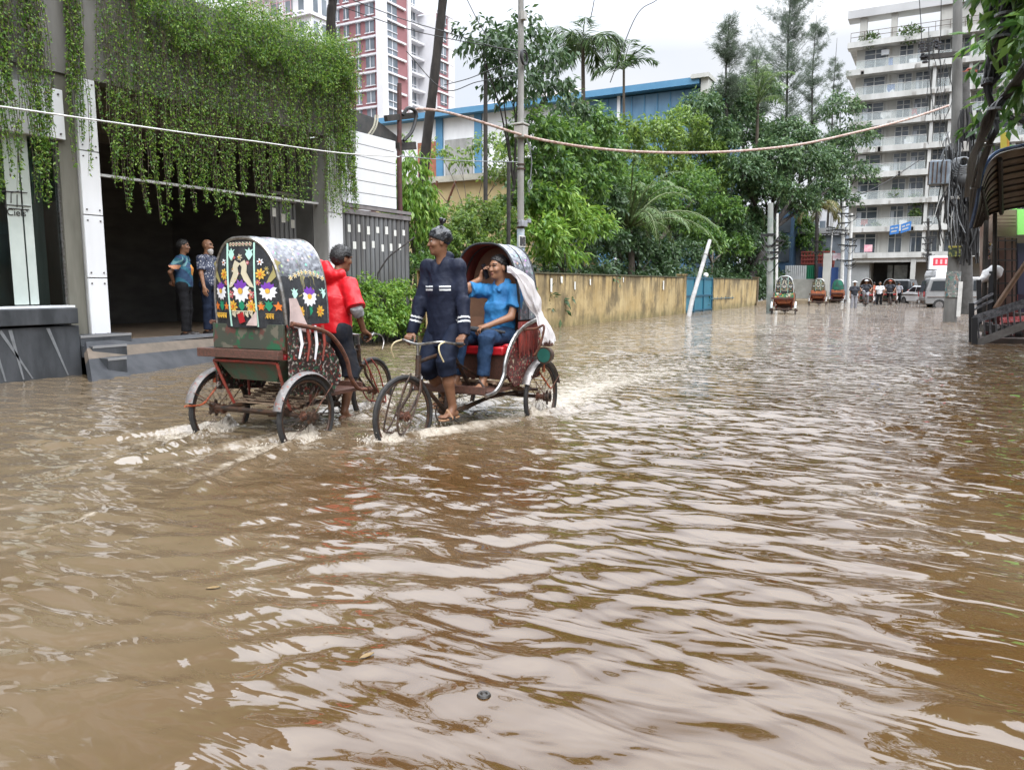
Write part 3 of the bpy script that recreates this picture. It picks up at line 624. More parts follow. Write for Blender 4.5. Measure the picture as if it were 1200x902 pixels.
# ---- creepers
CREEP = leafmat('creeper_leaf', (.035, .1, .014), (.1, .21, .026), (.24, .35, .058), trans=.42, dead=(.1, .08, .035))
STEMM = M('creeper_stem', (.09, .075, .05), (.05, .04, .028), scale=20, rough=.9)
def creeper(name, label, strands, mat=(), lsz=.04):
    """strands: (y, z top, z bottom, x, width of the tuft); mat: boxes of dense foliage (y0, y1, z0, z1, x0, x1, n)"""
    o = root(name, label, 'creeper', (FX, strands[0][0], 0)); Pl = []; st = MB(); rg = np.random.default_rng(len(strands)*7+3)
    for y, zt, zb, x, w in strands:
        n = max(6, int((zt-zb)/.0095)); z = rg.uniform(zb, zt, n); f = (zt-z)/(zt-zb); ww = w*(1.05-.72*f)
        ph = rg.uniform(0, 6); yy = y + .05*np.sin(z*2.3+ph) + rg.normal(size=n)*ww*.6; xx = x + .05*f + rg.normal(size=n)*ww*.5
        keep = rg.uniform(size=n) < .45+.5*np.abs(np.sin(z*1.9+ph*2)); Pl.append(np.stack([xx, yy, z], 1)[keep])
        for k in range(2):
            st.tube([(x+.02*k, y+.05*math.sin(zz*2.3+ph)+.025*k, zz) for zz in np.linspace(zt, zb+.15*k, 7)], [.005]*6+[.002], 3, cap=False)
    for y0, y1, z0, z1, x0, x1, n in mat:
        y = rg.uniform(y0, y1, n); h = rg.uniform(size=n)**.8; lob = .5+.5*np.sin(y*5.1)*np.sin(y*2.3+1); z = z1-(z1-z0)*h*(.55+.45*lob); x = rg.uniform(x0, x1, n)*(1-.5*h)+.5*h*x1
        Pl.append(np.stack([x, y, z], 1))
    P = np.concatenate(Pl); n = len(P); D = unit(np.stack([rg.normal(size=n)*.7+.35, rg.normal(size=n)*.7, -.9+rg.normal(size=n)*.55], 1))
    co, q = leaves(P, D, rdir(n), lsz*rg.uniform(.45, 1.75, n), lsz*.62*rg.uniform(.6, 1.3, n), .15)
    npmesh('foliage', co, q, CREEP, o, world=True); st.build('stems', STEMM, o, world=True)
    return o
rg = random.Random(4)
S_ = []
for i in range(135):
    y = ycol1+.02+(yc21-ycol1)*(i+rg.random())/135+.1*math.sin(i*1.1); f = (y-ycol1)/(yc21-ycol1)
    zb = PX_(130+270*f, rg.choice([150, 175, 205, 228, 240, 250])+rg.uniform(-14, 14)).z
    S_.append((y, ztop-.3-rg.random()*.6, max(2.15, zb), FX+.06+rg.random()*.14, .065+.06*rg.random()))
for i in range(26): y = yc21-.25+.5*rg.random(); S_.append((y, ztop-.2, PX_(405, rg.uniform(170, 255)).z, FX+.06+.12*rg.random(), .07))
creeper('hanging_creeper', 'long green creeper curtain hanging from the roof edge across the dark entrance', S_, [(PX_(150, 30).y, yc21+.3, zf+.55, ztop+.25, FX-.3, FX+.42, 21000), (PX_(95, 40).y, PX_(160, 30).y, zf+1.2, ztop+.6, FX-.3, FX+.3, 5000), (PX_(250, 30).y, yc21+.35, ztop-.5, ztop+.15, FX-1.6, FX+.3, 11000)])
def tuft(px0, px1, py0, py1, n, lab, w=.05, x=FX+.1, d=()):
    a, b = PX(px0, 120, x).y, PX(px1, 120, x).y
    creeper('hanging_creeper', lab, [(a+(b-a)*(i+rg.random())/n, PX(px0, -60, x).z, PX(px0, py1-rg.random()*(py1-py0), x).z, x+.08*rg.random(), w) for i in range(n)], d)
tuft(-30, 18, 90, 232, 22, 'leafy creeper strand hanging at the far left edge of the shop window', .06, FX+.2)
tuft(28, 54, 150, 240, 15, 'green creeper strand ending in a bushy tuft beside the white sign panel', .06, FX+.16)
tuft(78, 98, 90, 225, 12, 'sparse brownish creeper trailing over the grey pillar beside the white column', .035, FX+.06)
# ---- corrugated dark gates, white boarded wall
GATE = M('grey_steel_gate', (.16, .165, .17), (.09, .085, .082), scale=3, stretch=(1, 1, .2), rough=.45, bump=.1); GDARK = M('gate_gap', (.03, .03, .032), rough=.6); PAPER = M('paper_notice', (.7, .7, .66), (.6, .6, .56), scale=9, rough=.8)
def slat_gate(label, x, y0, y1, z0, z1, pitch, notices=()):
    g = root('steel_gate', label, 'gate', (x, (y0+y1)/2, 0)); n = int((y1-y0)/pitch)
    m = MB(); m.box((x-.06, y0, z0), (x-.03, y1, z1)); m.build('backing_sheet', GDARK, g, world=True)
    m = MB()
    for i in range(n): y = y0+pitch*i; m.prism([V(x-.03, y, z0), V(x+.0, y+.03, z0), V(x, y+pitch*.55, z0), V(x-.03, y+pitch*.55+.03, z0)], (0, 0, z1-z0))
    m.build('slats', GATE, g, world=True)
    m = MB(); m.box((x-.05, y0, z1), (x+.03, y1, z1+.1)); m.box((x-.05, y0, z1+.13), (x+.05, y1, z1+.2)); m.build('top_rail', M('rail_mauve', (.2, .18, .18), (.13, .12, .12), scale=5, rough=.6), g, world=True)
    for y, z in notices: m = MB(); q = random.Random(y).uniform; m.box((x+.0005, y+q(-.01, .01), z+q(-.02, .02)), (x+.004, y+.08+q(0, .02), z+.14+q(0, .03))); m.build('paper_notice', PAPER, g, world=True)
    return g
gx = FX-.2; ya, yb = PX(402, 300, gx).y, PX(481, 300, gx).y; zg = PX(440, 254, gx).z; pitch = (yb-ya)/15
slat_gate('dark grey steel gate with paper notices below the white boarded wall', gx, ya, yb, -.1, zg, pitch, [(ya+pitch*(.1+i), zg-.36-(.36 if i % 2 == 0 else .0)-.02*(i % 3)) for i in range(1, 14)])
xi = FX-.9; ya2, yb2 = PX(320, 300, xi).y, PX(366, 300, xi).y
slat_gate('dark slatted gate leaf folded back inside the showroom entrance', xi, ya2, yb2, .3, PX(340, 238, xi).z, .13, [(ya2+.13*i+.02, PX(340, 238, xi).z-.3-.05*i) for i in (0, 2, 4)])
bw = root('boarded_wall', 'white wall of wide horizontal boards above the steel gate', 'wall', (gx, ya, 0)); z1 = PX(412, 152, gx).z; ye = PX(464, 200, gx).y; nb_ = 6; zz = np.linspace(zg+.22, z1, nb_+1)
m = MB()
for a, b in zip(zz, zz[1:]): m.box((gx-.2, ya-.3, a+.008), (gx, ye, b-.006))
m.build('boards', PANELW, bw, world=True, bevel=.004); m = MB(); m.box((gx-.24, ya-.3, zg+.2), (gx-.03, ye-.01, z1-.02)); m.build('backing', FRAME, bw, world=True)
aw = root('sloping_roof', 'dark sloping sheet roof behind the white boarded wall', 'roof', (gx-.5, 13, 0))
a, b, c, d = PX(412, 134, gx-.3), PX(436, 140, gx-.3), PX(474, 168, gx-.3), PX(440, 160, gx-.3)
m = MB(); m.prism([PX(408, 128, gx-.5), PX(438, 138, gx-.5), PX(476, 168, gx-.5), PX(474, 176, gx-.5), PX(428, 158, gx-.5), PX(408, 150, gx-.5)], (-2.5, 0, .5)); m.build('roof_sheet', M('dark_roof', (.03, .032, .032), (.06, .055, .05), scale=4, rough=.7), aw, world=True)
m = MB(); [m.tube(spline([PX(430+4*i, 160, gx-.4), PX(438+3*i, 148, gx-.3), PX(440+3*i, 135, gx-.3)], 4), .02, 5) for i in range(2)]; m.build('loose_pipe', M('pale_pipe', (.4, .38, .3), rough=.6), aw, world=True)
# ------------------------------------------------------------------ yellow compound wall, blue gate
YELW = bpy.data.materials.new('yellow_limewash'); YELW.use_nodes = True
def _yel(t):
    b = t.nodes['Principled BSDF']; b.inputs['Roughness'].default_value = .9; tc = N(t, 'ShaderNodeTexCoord')
    def noise(sc, stretch, lo, hi, c0, c1, det=5):
        mp = N(t, 'ShaderNodeMapping'); mp.inputs['Scale'].default_value = stretch; t.links.new(tc.outputs['Object'], mp.inputs[0]); n = N(t, 'ShaderNodeTexNoise'); n.inputs['Scale'].default_value = sc; n.inputs['Detail'].default_value = det; n.inputs['Roughness'].default_value = .65
        t.links.new(mp.outputs[0], n.inputs['Vector']); cr = N(t, 'ShaderNodeValToRGB'); cr.color_ramp.elements[0].position = lo; cr.color_ramp.elements[1].position = hi; cr.color_ramp.elements[0].color = (*c0, 1); cr.color_ramp.elements[1].color = (*c1, 1); t.links.new(n.outputs['Fac'], cr.inputs[0]); return cr.outputs[0]
    base = noise(.8, (1, 1, 1.4), .35, .65, (.36, .255, .105), (.46, .355, .18))
    streak = noise(4.5, (1, 1, .1), .42, .6, (0, 0, 0), (1, 1, 1))
    sp = N(t, 'ShaderNodeSeparateXYZ'); t.links.new(tc.outputs['Object'], sp.inputs[0])
    mr = N(t, 'ShaderNodeMapRange'); mr.inputs['From Min'].default_value = .75; mr.inputs['From Max'].default_value = 1.62; mr.inputs['To Max'].default_value = .9; mr.inputs['To Min'].default_value = .2; t.links.new(sp.outputs['Z'], mr.inputs['Value'])
    m1 = N(t, 'ShaderNodeMath', operation='MULTIPLY'); t.links.new(streak, m1.inputs[0]); t.links.new(mr.outputs[0], m1.inputs[1])
    mx = N(t, 'ShaderNodeMix', data_type='RGBA'); mx.inputs['B'].default_value = (.045, .032, .02, 1); t.links.new(m1.outputs[0], mx.inputs['Factor']); t.links.new(base, mx.inputs['A'])
    patch = noise(1.1, (1, 1, .8), .48, .64, (0, 0, 0), (1, 1, 1)); m2 = N(t, 'ShaderNodeMath', operation='MULTIPLY'); m2.inputs[1].default_value = .8; t.links.new(patch, m2.inputs[0])
    mx2 = N(t, 'ShaderNodeMix', data_type='RGBA'); mx2.inputs['B'].default_value = (.09, .068, .036, 1); t.links.new(m2.outputs[0], mx2.inputs['Factor']); t.links.new(mx.outputs['Result'], mx2.inputs['A'])
    mr2 = N(t, 'ShaderNodeMapRange'); mr2.inputs['From Min'].default_value = .05; mr2.inputs['From Max'].default_value = .4; mr2.inputs['To Min'].default_value = .75; mr2.inputs['To Max'].default_value = 0; t.links.new(sp.outputs['Z'], mr2.inputs['Value'])
    n5 = noise(3, (1, 1, .5), .3, .6, (0, 0, 0), (1, 1, 1)); m3 = N(t, 'ShaderNodeMath', operation='MULTIPLY'); t.links.new(mr2.outputs[0], m3.inputs[0]); t.links.new(n5, m3.inputs[1])
    mx3 = N(t, 'ShaderNodeMix', data_type='RGBA'); mx3.inputs['B'].default_value = (.09, .085, .03, 1); t.links.new(m3.outputs[0], mx3.inputs['Factor']); t.links.new(mx2.outputs['Result'], mx3.inputs['A']); t.links.new(mx3.outputs['Result'], b.inputs['Base Color'])
    n6 = N(t, 'ShaderNodeTexNoise'); n6.inputs['Scale'].default_value = 9; n6.inputs['Detail'].default_value = 5; bp = N(t, 'ShaderNodeBump'); bp.inputs['Strength'].default_value = .35; bp.inputs['Distance'].default_value = .03; t.links.new(tc.outputs['Object'], n6.inputs['Vector']); t.links.new(n6.outputs['Fac'], bp.inputs['Height']); t.links.new(bp.outputs[0], b.inputs['Normal'])
_yel(YELW.node_tree)
WX = -10.35; ZW = 1.62
yg0, yg1 = PX(803, 345, WX).y, PX(836, 345, WX).y; yend = PX(886, 345, WX).y
w = root('compound_wall', 'long streaky yellow compound wall under the trees', 'wall', (WX, 25, 0))
m = MB(); n = 30; ys = np.linspace(14.6, yg0-.35, n)
rows = [[V(WX+.012*math.sin(y*1.7), y, z) for z in (-.25, .4, .9, ZW-.05+.012*math.sin(y*.9), ZW+.012*math.sin(y*.9))] + [V(WX-.24, y, ZW-.01), V(WX-.24, y, -.25)] for y in ys]
m.grid(rows); m.build('wall_face', YELW, w, world=True)
m = MB(); m.box((WX-.28, 14.6, ZW), (WX+.035, yg0-.35, ZW+.045)); m.build('coping', M('mossy_coping', (.045, .042, .025), (.09, .085, .04), scale=5, rough=.95, bump=.5), w, world=True)
for px, py, h_, w_ in ((645, 326, .42, .13), (657, 324, .2, .14), (673, 330, .26, .1), (691, 327, .2, .1), (730, 325, .18, .08), (777, 329, .38, .14)):
    p = PX(px, py, WX+.03); m = MB(); m.prism([p, p+V(0, w_, 0), p+V(0, w_*.95, -h_), p+V(0, .01, -h_*.96)], (.006, 0, 0)); m.build('paper_notice', PAPER, w, world=True)
w2 = root('compound_wall', 'short yellow wall beyond the blue gate', 'wall', (WX, 42, 0)); m = MB(); m.box((WX-.24, yg1+.1, -.25), (WX, yend, ZW)); m.build('wall_face', YELW, w2, world=True); m = MB(); m.box((WX-.28, yg1+.1, ZW), (WX+.03, yend, ZW+.04)); m.build('coping', M('mossy_coping', (0, 0, 0)), w2, world=True)
m = MB(); p0, p1 = PX(833, 350, WX+.05), PX(860, 349, WX+.05); m.tube([p0, p1], .02, 6); [m.tube([p0.lerp(p1, f)-V(0, 0, .08), p0.lerp(p1, f)+V(0, 0, .1)], .013, 5) for f in np.linspace(.08, .95, 6)]; m.build('spiked_bar', M('blue_iron', (.02, .09, .13), rough=.5), w2, world=True)
for a in (yg0-.35, yend+.1):
    gpst = root('gate_post', 'stained yellow post at the near side of the blue gate' if a < yend else 'dark end post of the yellow wall', 'post', (WX, a, 0)); m = MB(); m.box((WX-.3, a, -.25), (WX+.06, a+.32, ZW+.1)); m.box((WX-.33, a-.03, ZW+.1), (WX+.09, a+.35, ZW+.17)); m.build('post', YELW if a < yend else M('dark_post', (.07, .05, .03), (.14, .1, .05), scale=3, rough=.9), gpst, world=True)
BLUEM = M('blue_steel', (.015, .13, .2), (.03, .16, .22), scale=3, rough=.45, bump=.1)
bg_ = root('blue_gate', 'blue steel gate in the yellow wall', 'gate', (WX, yg0, 0)); zt = PX(820, 325, WX).z
m = MB(); m.box((WX-.12, yg0, -.2), (WX-.08, yg1, zt)); m.build('gate_sheet', BLUEM, bg_, world=True)
m = MB(); [m.box((WX-.08, y, -.2), (WX-.03, y+.08, zt)) for y in np.linspace(yg0, yg1-.08, 4)]; [m.box((WX-.085, yg0, z), (WX-.035, yg1, z+.07)) for z in (.05, .75, zt-.07)]; m.build('gate_frame', M('blue_steel_dark', (.01, .08, .13), rough=.45), bg_, world=True)
m = MB(); p = PX(836, 330, WX-.03); [m.tube([V(WX-.1, y, zt), V(WX-.1, y, zt+.12)], .012, 5) for y in np.linspace(yg0, yg1, 12)]; m.build('spikes', BLUEM, bg_, world=True)
gl = root('globe_lamp', 'white globe lamp on the post of the blue gate', 'lamp', PX(827, 325, WX-.1)); m = MB(); m.ell((0, 0, .1), (.13, .13, .13), 14, 10); m.build('globe', M('white_globe', (.8, .8, .78), rough=.3), gl, smooth=True); m = MB(); m.cyl((0, 0, -.12), (0, 0, 0), .04); m.build('holder', STEEL, gl)
# ------------------------------------------------------------------ apartment block closing the street
APW = M('apartment_cream', (.44, .43, .395), (.33, .325, .3), scale=.5, stretch=(1, 1, .4), rough=.8); APB = M('apartment_band', (.5, .5, .48), (.33, .33, .31), scale=.6, stretch=(1, 1, .3), rough=.7); APG = M('window_glass_dark', (.035, .045, .055), (.11, .125, .14), scale=.5, det=2, rough=.08); APR = M('balcony_glass', (.5, .56, .55), (.6, .64, .63), scale=.6, rough=.12); _p = APR.node_tree; _x = N(_p, 'ShaderNodeMixShader'); _x.inputs[0].default_value = .22; _y = N(_p, 'ShaderNodeBsdfTransparent'); _p.links.new(_y.outputs[0], _x.inputs[1]); _p.links.new(_p.nodes['Principled BSDF'].outputs[0], _x.inputs[2]); _p.links.new(_x.outputs[0], _p.nodes['Material Output'].inputs[0]); SOFF = M('soffit_grey', (.35, .35, .34), rough=.8)
AY = 100.0
ax = lambda px: PY(px, 200, AY).x
az = lambda py, px=1000: PY(px, py, AY).z
ap = root('apartment_block', 'tall cream apartment block with ledges and glass balconies closing the street', 'building', (-2, AY, 0))
zs = [az(v) for v in (297, 267, 236, 205, 176, 146, 116, 86, 54)]; X0, X1 = ax(997), ax(1250); zroof = az(26)
m = MB(); m.box((X0, AY, zs[0]-.1), (X1, AY+14, zs[8]-.4)); m.box((X0+7.2, AY+3, 0), (X1, AY+14, zs[0])); m.box((X0+.1, AY+.4, 0), (ax(1027), AY+5, zs[0])); m.build('wall', APW, ap, world=True)
for i, z in enumerate(zs):
    ex = .9 if i in (8, 6, 7) else .3
    m = MB(); m.box((X0-ex, AY-1.5, z-.62), (X1, AY+.05, z)); m.box((X0-ex, AY+.05, z-.3), (X0, AY+8, z-.002)); m.build('ledge', APB, ap, world=True)
m = MB(); m.box((X0-1.0, AY-1.6, zroof-.1), (ax(1090), AY+.6, zroof+.75)); m.box((ax(1090), AY-1.6, zroof-.1), (X1, AY+13, zroof+.75)); m.build('roof', M('roof_slab', (.42, .42, .42), (.36, .36, .36), scale=.4, rough=.8), ap, world=True)
m = MB(); m.build('terrace_slab', APW, ap, world=True) if m.v else None
for a, b, dp in ((1000, 1008, -.5), (1035, 1042, -.5), (1090, 1240, 6)): m = MB(); m.box((ax(a), AY-1.2, zs[8]), (ax(b), AY+dp, zroof-.1)); m.build('terrace_pier', APW, ap, world=True)
m = MB(); [m.tube([(X0-.6, AY-1.35, zs[8]+h), (X1, AY-1.35, zs[8]+h)], .03, 5) for h in (.5, 1.0)]; [m.tube([(x, AY-1.35, zs[8]), (x, AY-1.35, zs[8]+1)], .025, 5) for x in np.arange(X0-.6, X1, 1.4)]; m.build('terrace_railing', STEEL, ap, world=True)
rg = random.Random(21)
cols_ = [(1006, 1031), (1046, 1062), (1066, 1083), (1091, 1104), (1112, 1126), (1136, 1152), (1160, 1180), (1190, 1210)]
for i, z in enumerate(zs[:8]):
    zn = zs[i+1]-.62
    for j, (a, b) in enumerate(cols_):
        if i == 0 and j == 2: a, b = 1071, 1086
        x0, x1 = ax(a), ax(b); z0 = z+.06; z1 = zn-(.16 if j != 3 else .06)
        m = MB(); m.box((x0, AY-.06, z0), (x1, AY-.02, z1)); wn = m.build('window', APG, ap, world=True)
        m = MB(); [m.box((x-.05, AY-.11, z0), (x+.05, AY-.06, z1)) for x in (x0, (x0+x1)/2, x1)]; m.box((x0, AY-.1, z1-.5), (x1, AY-.06, z1-.43)); m.box((x0, AY-.1, z1), (x1, AY-.06, z1+.1)); m.build('frame', APB, wn, world=True)
        if rg.random() < .5:
            m = MB(); k = rg.uniform(.25, .7); m.box((x0+.1, AY-.018, z0), (x0+(x1-x0)*k, AY-.012, z1)); 
            m = MB(); m.box((x0+.1, AY-.064, z0+.05), (x0+(x1-x0)*k*.5, AY-.061, z1-.55)); m.build('curtain', M('pale_curtain', (.4, .42, .44), (.28, .3, .33), scale=1, stretch=(6, 1, .2), rough=.8), wn, world=True)
    if i:
        for a, b in ((X0+.1, ax(1084)), (ax(1091), ax(1106)), (ax(1128), X1)): m = MB(); m.box((a, AY-1.42, z), (b, AY-1.38, z+.85)); q = m.build('balcony_panel', APR, ap, world=True); m = MB(); m.box((a, AY-1.44, z+.85), (b, AY-1.36, z+.9)); m.build('handrail', APB, q, world=True)
    for a, b in ((1086, 1090), (1107, 1111), (1127, 1131), (1182, 1187)): m = MB(); m.box((ax(a), AY-1.2, z), (ax(b), AY, zn)); m.build('fin', APB, ap, world=True)
    m = MB(); m.box((ax(1033), AY-.14, z), (ax(1036), AY-.02, zn)); m.build('pipe', APW, ap, world=True)
for a in (1075, 1135): m = MB(); m.box((ax(a), AY-1.3, 0), (ax(a)+.5, AY-.7, zs[0]-.6)); m.build('portico_column', APB, ap, world=True)
m = MB(); m.box((X0, AY-1.2, zs[0]-1.1), (ax(1110), AY-.5, zs[0]-.62)); m.build('portico_beam', APB, ap, world=True)
m = MB(); m.box((ax(1027), AY+4.6, 0), (X1, AY+4.7, zs[0])); m.build('parking_back', DARKI, ap, world=True)
m = MB(); [m.box((ax(a), AY+2, .2), (ax(b), AY+2.1, 3.6)) for a, b in ((1046, 1052), (1054, 1070))]; m.build('lobby_screen', M('lobby_glass', (.3, .32, .3), (.12, .13, .12), scale=1.2, rough=.2), ap, world=True)
m = MB(); m.box((X0+.1, AY-.5, 0), (ax(1026), AY+.38, az(303))); m.build('front_wall', M('grey_blockwork', (.3, .31, .31), (.24, .25, .25), scale=.8, rough=.85), ap, world=True)
rg = random.Random(8); LAUN = [M('laundry_'+n, c, rough=.85) for n, c in (('red', (.3, .05, .05)), ('blue', (.06, .12, .3)), ('white', (.55, .55, .53)), ('ochre', (.35, .22, .06)), ('grey', (.2, .2, .22)))]
for i in range(1, 8):
    for k in range(3):
        x = rg.choice([ax(1033), ax(1064), ax(1041), ax(1012), ax(1098), ax(1146)])+rg.uniform(-.5, .5)
        if rg.random() < .45: m = MB(); m.box((x-.4, AY-.45, zs[i]+rg.choice([.1, 1.5])), (x+.4, AY-.12, zs[i]+rg.choice([.1, 1.5])+.55)) if False else m.cbox((x, AY-.3, zs[i]+rg.choice([.4, 1.75])), (.8, .34, .55)); m.build('air_conditioner', PANELW, ap, world=True)
        else: w_ = rg.uniform(.4, 1.1); m = MB(); m.grid([[V(x+w_*a/4, AY-1.34+.03*math.sin(a*2.1), zs[i]+.88-(rg.uniform(.5, .9) if b else 0)) for b in (0, 1)] for a in range(5)], .01); m.build('laundry', rg.choice(LAUN), ap, world=True)
m = MB(); [m.box((x, AY-1.52, z-.60), (x+rg.uniform(.15, .5), AY-1.503, z-rg.uniform(.05, .3))) for z in zs for x in [rg.uniform(X0, X1) for _ in range(9)]]; m.build('rain_stain', M('stain_grey', (.25, .24, .22), (.32, .31, .29), scale=3, rough=.9), ap, world=True)['kind'] = 'stuff'
GREENL = leafmat('balcony_leaf', (.03, .07, .02), (.07, .13, .035), (.14, .2, .05))
def leafball(o, c, r, n, size, mat, name='foliage', sq=(1, 1, 1)):
    d = rdir(n)*np.array(sq)*r*(RNG.uniform(.25, 1, (n, 1))**.6); co, q = leaves(np.array(c)+d, rdir(n)+d/r+np.array([0, 0, -.2]), rdir(n), size*RNG.uniform(.6, 1.3, n), size*.5*RNG.uniform(.6, 1.3, n)); return npmesh(name, co, q, mat, o, world=True)
for px, py, r, n_, lab in ((1018, 47, 1.1, 500, 'small tree on the left bay of the rooftop terrace'), (1067, 40, 1.3, 600, 'larger tree on the right bay of the rooftop terrace'), (1049, 228, .8, 300, 'trailing yellow-green plant on a middle balcony'), (1073, 234, .8, 300, 'dark green plant hanging at the right of the middle balcony'), (1073, 250, .6, 220, 'yellowish plant on the balcony above the blue banner'), (1027, 264, .35, 90, 'small pot plant under the first glass balcony')):
    p = PY(px, py, AY-1.0); o = root('potted_plant', lab, 'plant', p); leafball(o, p, r, n_, .3, GREENL, sq=(1, .5, .8)); m = MB(); zb_ = max([z for z in zs if z < p.z+.2], default=p.z-.6); m.tube([V(p.x, p.y, min(zb_, p.z-.2)), p], .05, 6); m.build('stem', STEMM, o, world=True)
bn = root('street_banner', 'pair of blue and white banners strung across the street before the apartment block', 'banner', PY(1055, 267, 85))
for k, (x0, y0, x1, y1) in enumerate(((1043, 265, 1054, 263), (1056, 263, 1068, 259))):
    m = MB(); a, b = PY(x0, y0, 85), PY(x1, y1, 85); m.prism([a, b, b-V(0, 0, .85), a-V(0, 0, .85)], (0, .02, 0)); m.build('panel', M('banner_blue', (.03, .16, .45), rough=.6), bn, world=True)
    m = MB(); [m.prism([a.lerp(b, f)-V(0, .005, h), a.lerp(b, f+g)-V(0, .005, h), a.lerp(b, f+g)-V(0, .005, h+.14), a.lerp(b, f)-V(0, .005, h+.14)], (0, .003, 0)) for f, g, h in ((.1, .3, .2), (.5, .35, .2), (.15, .6, .5))]; m.build('banner_print', APB, bn, world=True)
sg = root('pink_sign', 'small pink sign hanging left of the apartment windows', 'sign', PY(1018, 290, 96)); m = MB(); a = PY(1013, 287, 96); b = PY(1022, 295, 96); m.box((a.x, 95.9, b.z), (b.x, 96, a.z)); m.build('board', M('sign_pink', (.6, .22, .3), (.7, .5, .5), scale=3, rough=.5), sg, world=True); m = MB(); m.tube([V(a.x-.3, 96, (a.z+b.z)/2), V(b.x+.3, 96, (a.z+b.z)/2)], .03, 5); m.tube([V(a.x-.3, 96, (a.z+b.z)/2), V(a.x-.3, 98.5, (a.z+b.z)/2)], .03, 5); m.build('bracket', STEEL, sg, world=True)
# ------------------------------------------------------------------ red and white tower
TR = M('tower_red', (.29, .135, .14), (.25, .11, .115), scale=.3, rough=.85); TWH = M('tower_white', (.68, .68, .7), (.6, .6, .62), scale=.3, rough=.8)
c = PD(449, 100, 118); fz0 = PD(449, 123, 118).z; fh = (PD(449, 40, 118).z-fz0)/4
tw = root('tower_block', 'tall red brick and white tower block behind the entrance', 'building', (c.x, c.y, 0)); xl = PY(394, 100, c.y).x; yr = PX(530, 100, c.x).y; nfl = 21; ztp = fz0+fh*8
yy_ = lambda px: PX(px, 100, c.x).y
xx_ = lambda px: PY(px, 100, c.y).x
m = MB(); m.box((xl, c.y, 0), (c.x, yy_(480), ztp)); m.box((xl, yy_(512), 0), (c.x, yr, ztp-3)); m.build('red_wall', TR, tw, world=True)
m = MB(); m.box((xl, yy_(480), 0), (c.x-3.5, yy_(512.3), ztp-2)); m.box((c.x-.6, c.y-.7, 0), (c.x+.5, yy_(452), ztp+1)); m.box((c.x-1.5, yy_(478), 0), (c.x+.3, yy_(481), ztp+1)); m.box((xl-.5, yy_(525), 0), (c.x+.25, yr+.3, ztp-2.5)); m.box((xl-9, c.y+4, 0), (xl, yr, ztp-6)); m.box((c.x-3.6, yy_(512)-.12, 0), (c.x+.02, yy_(512)-.01, ztp-3)); m.build('white_wall', TWH, tw, world=True)
zz = [fz0+fh*k for k in range(-8, 8)]
TGL = M('tower_glass', (.08, .1, .12), (.22, .25, .28), scale=.25, det=2, rough=.15)
for k, z in enumerate(zz):
    m = MB(); m.box((xl-.1, c.y-.35, z-.28), (c.x+.4, c.y, z)); m.box((c.x, c.y, z-.28), (c.x+.35, yy_(475), z)); m.box((c.x-3.5, yy_(481), z-.3), (c.x-2.2, yy_(512), z)); m.box((c.x, yy_(512), z-.25), (c.x+.3, yr, z)); m.build('floor_band', TWH, tw, world=True)
    if z < 12: continue
    for a, b in ((396, 400), (405, 411), (419, 424), (430, 440)):
        m = MB(); m.box((xx_(a), c.y-.08, z+.55), (xx_(b), c.y-.02, z+2.1)); wn = m.build('window', TGL, tw, world=True); m = MB(); x0, x1 = xx_(a), xx_(b); m.box((x0-.1, c.y-.2, z+.4), (x1+.1, c.y-.02, z+.52)); m.box((x0-.1, c.y-.2, z+2.12), (x1+.1, c.y-.02, z+2.3)); m.box(((x0+x1)/2-.05, c.y-.13, z+.55), ((x0+x1)/2+.05, c.y-.08, z+2.1)); m.build('frame', TWH, wn, world=True)
    for a, b, xf, lo, hi in ((454, 466, c.x, .1, 2.3), (484, 488, c.x-3.5, .5, 2.2), (491, 498, c.x-3.5, .4, 2.3), (502, 508, c.x-3.5, .4, 2.3), (516, 523, c.x, .5, 2.2)):
        m = MB(); m.box((xf, yy_(a), z+lo), (xf+.08, yy_(b), z+hi)); wn = m.build('window', TGL, tw, world=True); m = MB(); m.box((xf+.08, yy_((a+b)/2)-.06, z+lo), (xf+.12, yy_((a+b)/2)+.06, z+hi)); m.box((xf+.08, yy_(a), z+.8), (xf+.2, yy_(b), z+.9)); m.build('frame', TWH, wn, world=True)
m = MB(); m.box((c.x-8, c.y+2, ztp), (c.x-3, c.y+10, ztp+6)); m.build('roof_house', TWH, tw, world=True)
# pale tower with scaffolding left of it
c2 = PD(366, 60, 104); c2y = c2.y; sb = root('scaffolded_building', 'pale tall building with scaffolding left of the red tower', 'building', (c2.x, c2.y, 0)); x0 = PY(300, 40, c2y).x; y1_ = PX(393, 40, c2.x).y
m = MB(); m.box((x0-8, c2y, 0), (c2.x, y1_, 58)); m.build('wall', TWH, sb, world=True)
for z in np.arange(14, 56, 3.1):
    m = MB(); m.box((x0-8, c2y-.5, z-.2), (c2.x+.25, c2y, z)); m.box((c2.x, c2y, z-.2), (c2.x+.25, y1_, z)); m.build('floor_band', TWH, sb, world=True)
    for a, b in ((351, 357), (336, 344), (318, 328)): m = MB(); m.box((PY(a, 40, c2y).x, c2y-.06, z+.5), (PY(b, 40, c2y).x, c2y-.01, z+2.3)); wn = m.build('window', TGL, sb, world=True); m = MB(); m.box((PY(a, 40, c2y).x-.1, c2y-.45, z+.3), (PY(b, 40, c2y).x+.1, c2y, z+.48)); m.build('sill', TWH, wn, world=True)
    for a, b in ((368, 373), (378, 383), (386, 390)): m = MB(); m.box((c2.x+.01, PX(a, 40, c2.x).y, z+.4), (c2.x+.07, PX(b, 40, c2.x).y, z+2.3)); m.build('window', TGL, sb, world=True)
m = MB(); xa, xb = PY(302, 20, c2y).x, PY(349, 20, c2y).x
for x in np.linspace(xa, xb, 7): m.tube([(x, c2y-1.2, 20), (x, c2y-1.2, 46)], .07, 5)
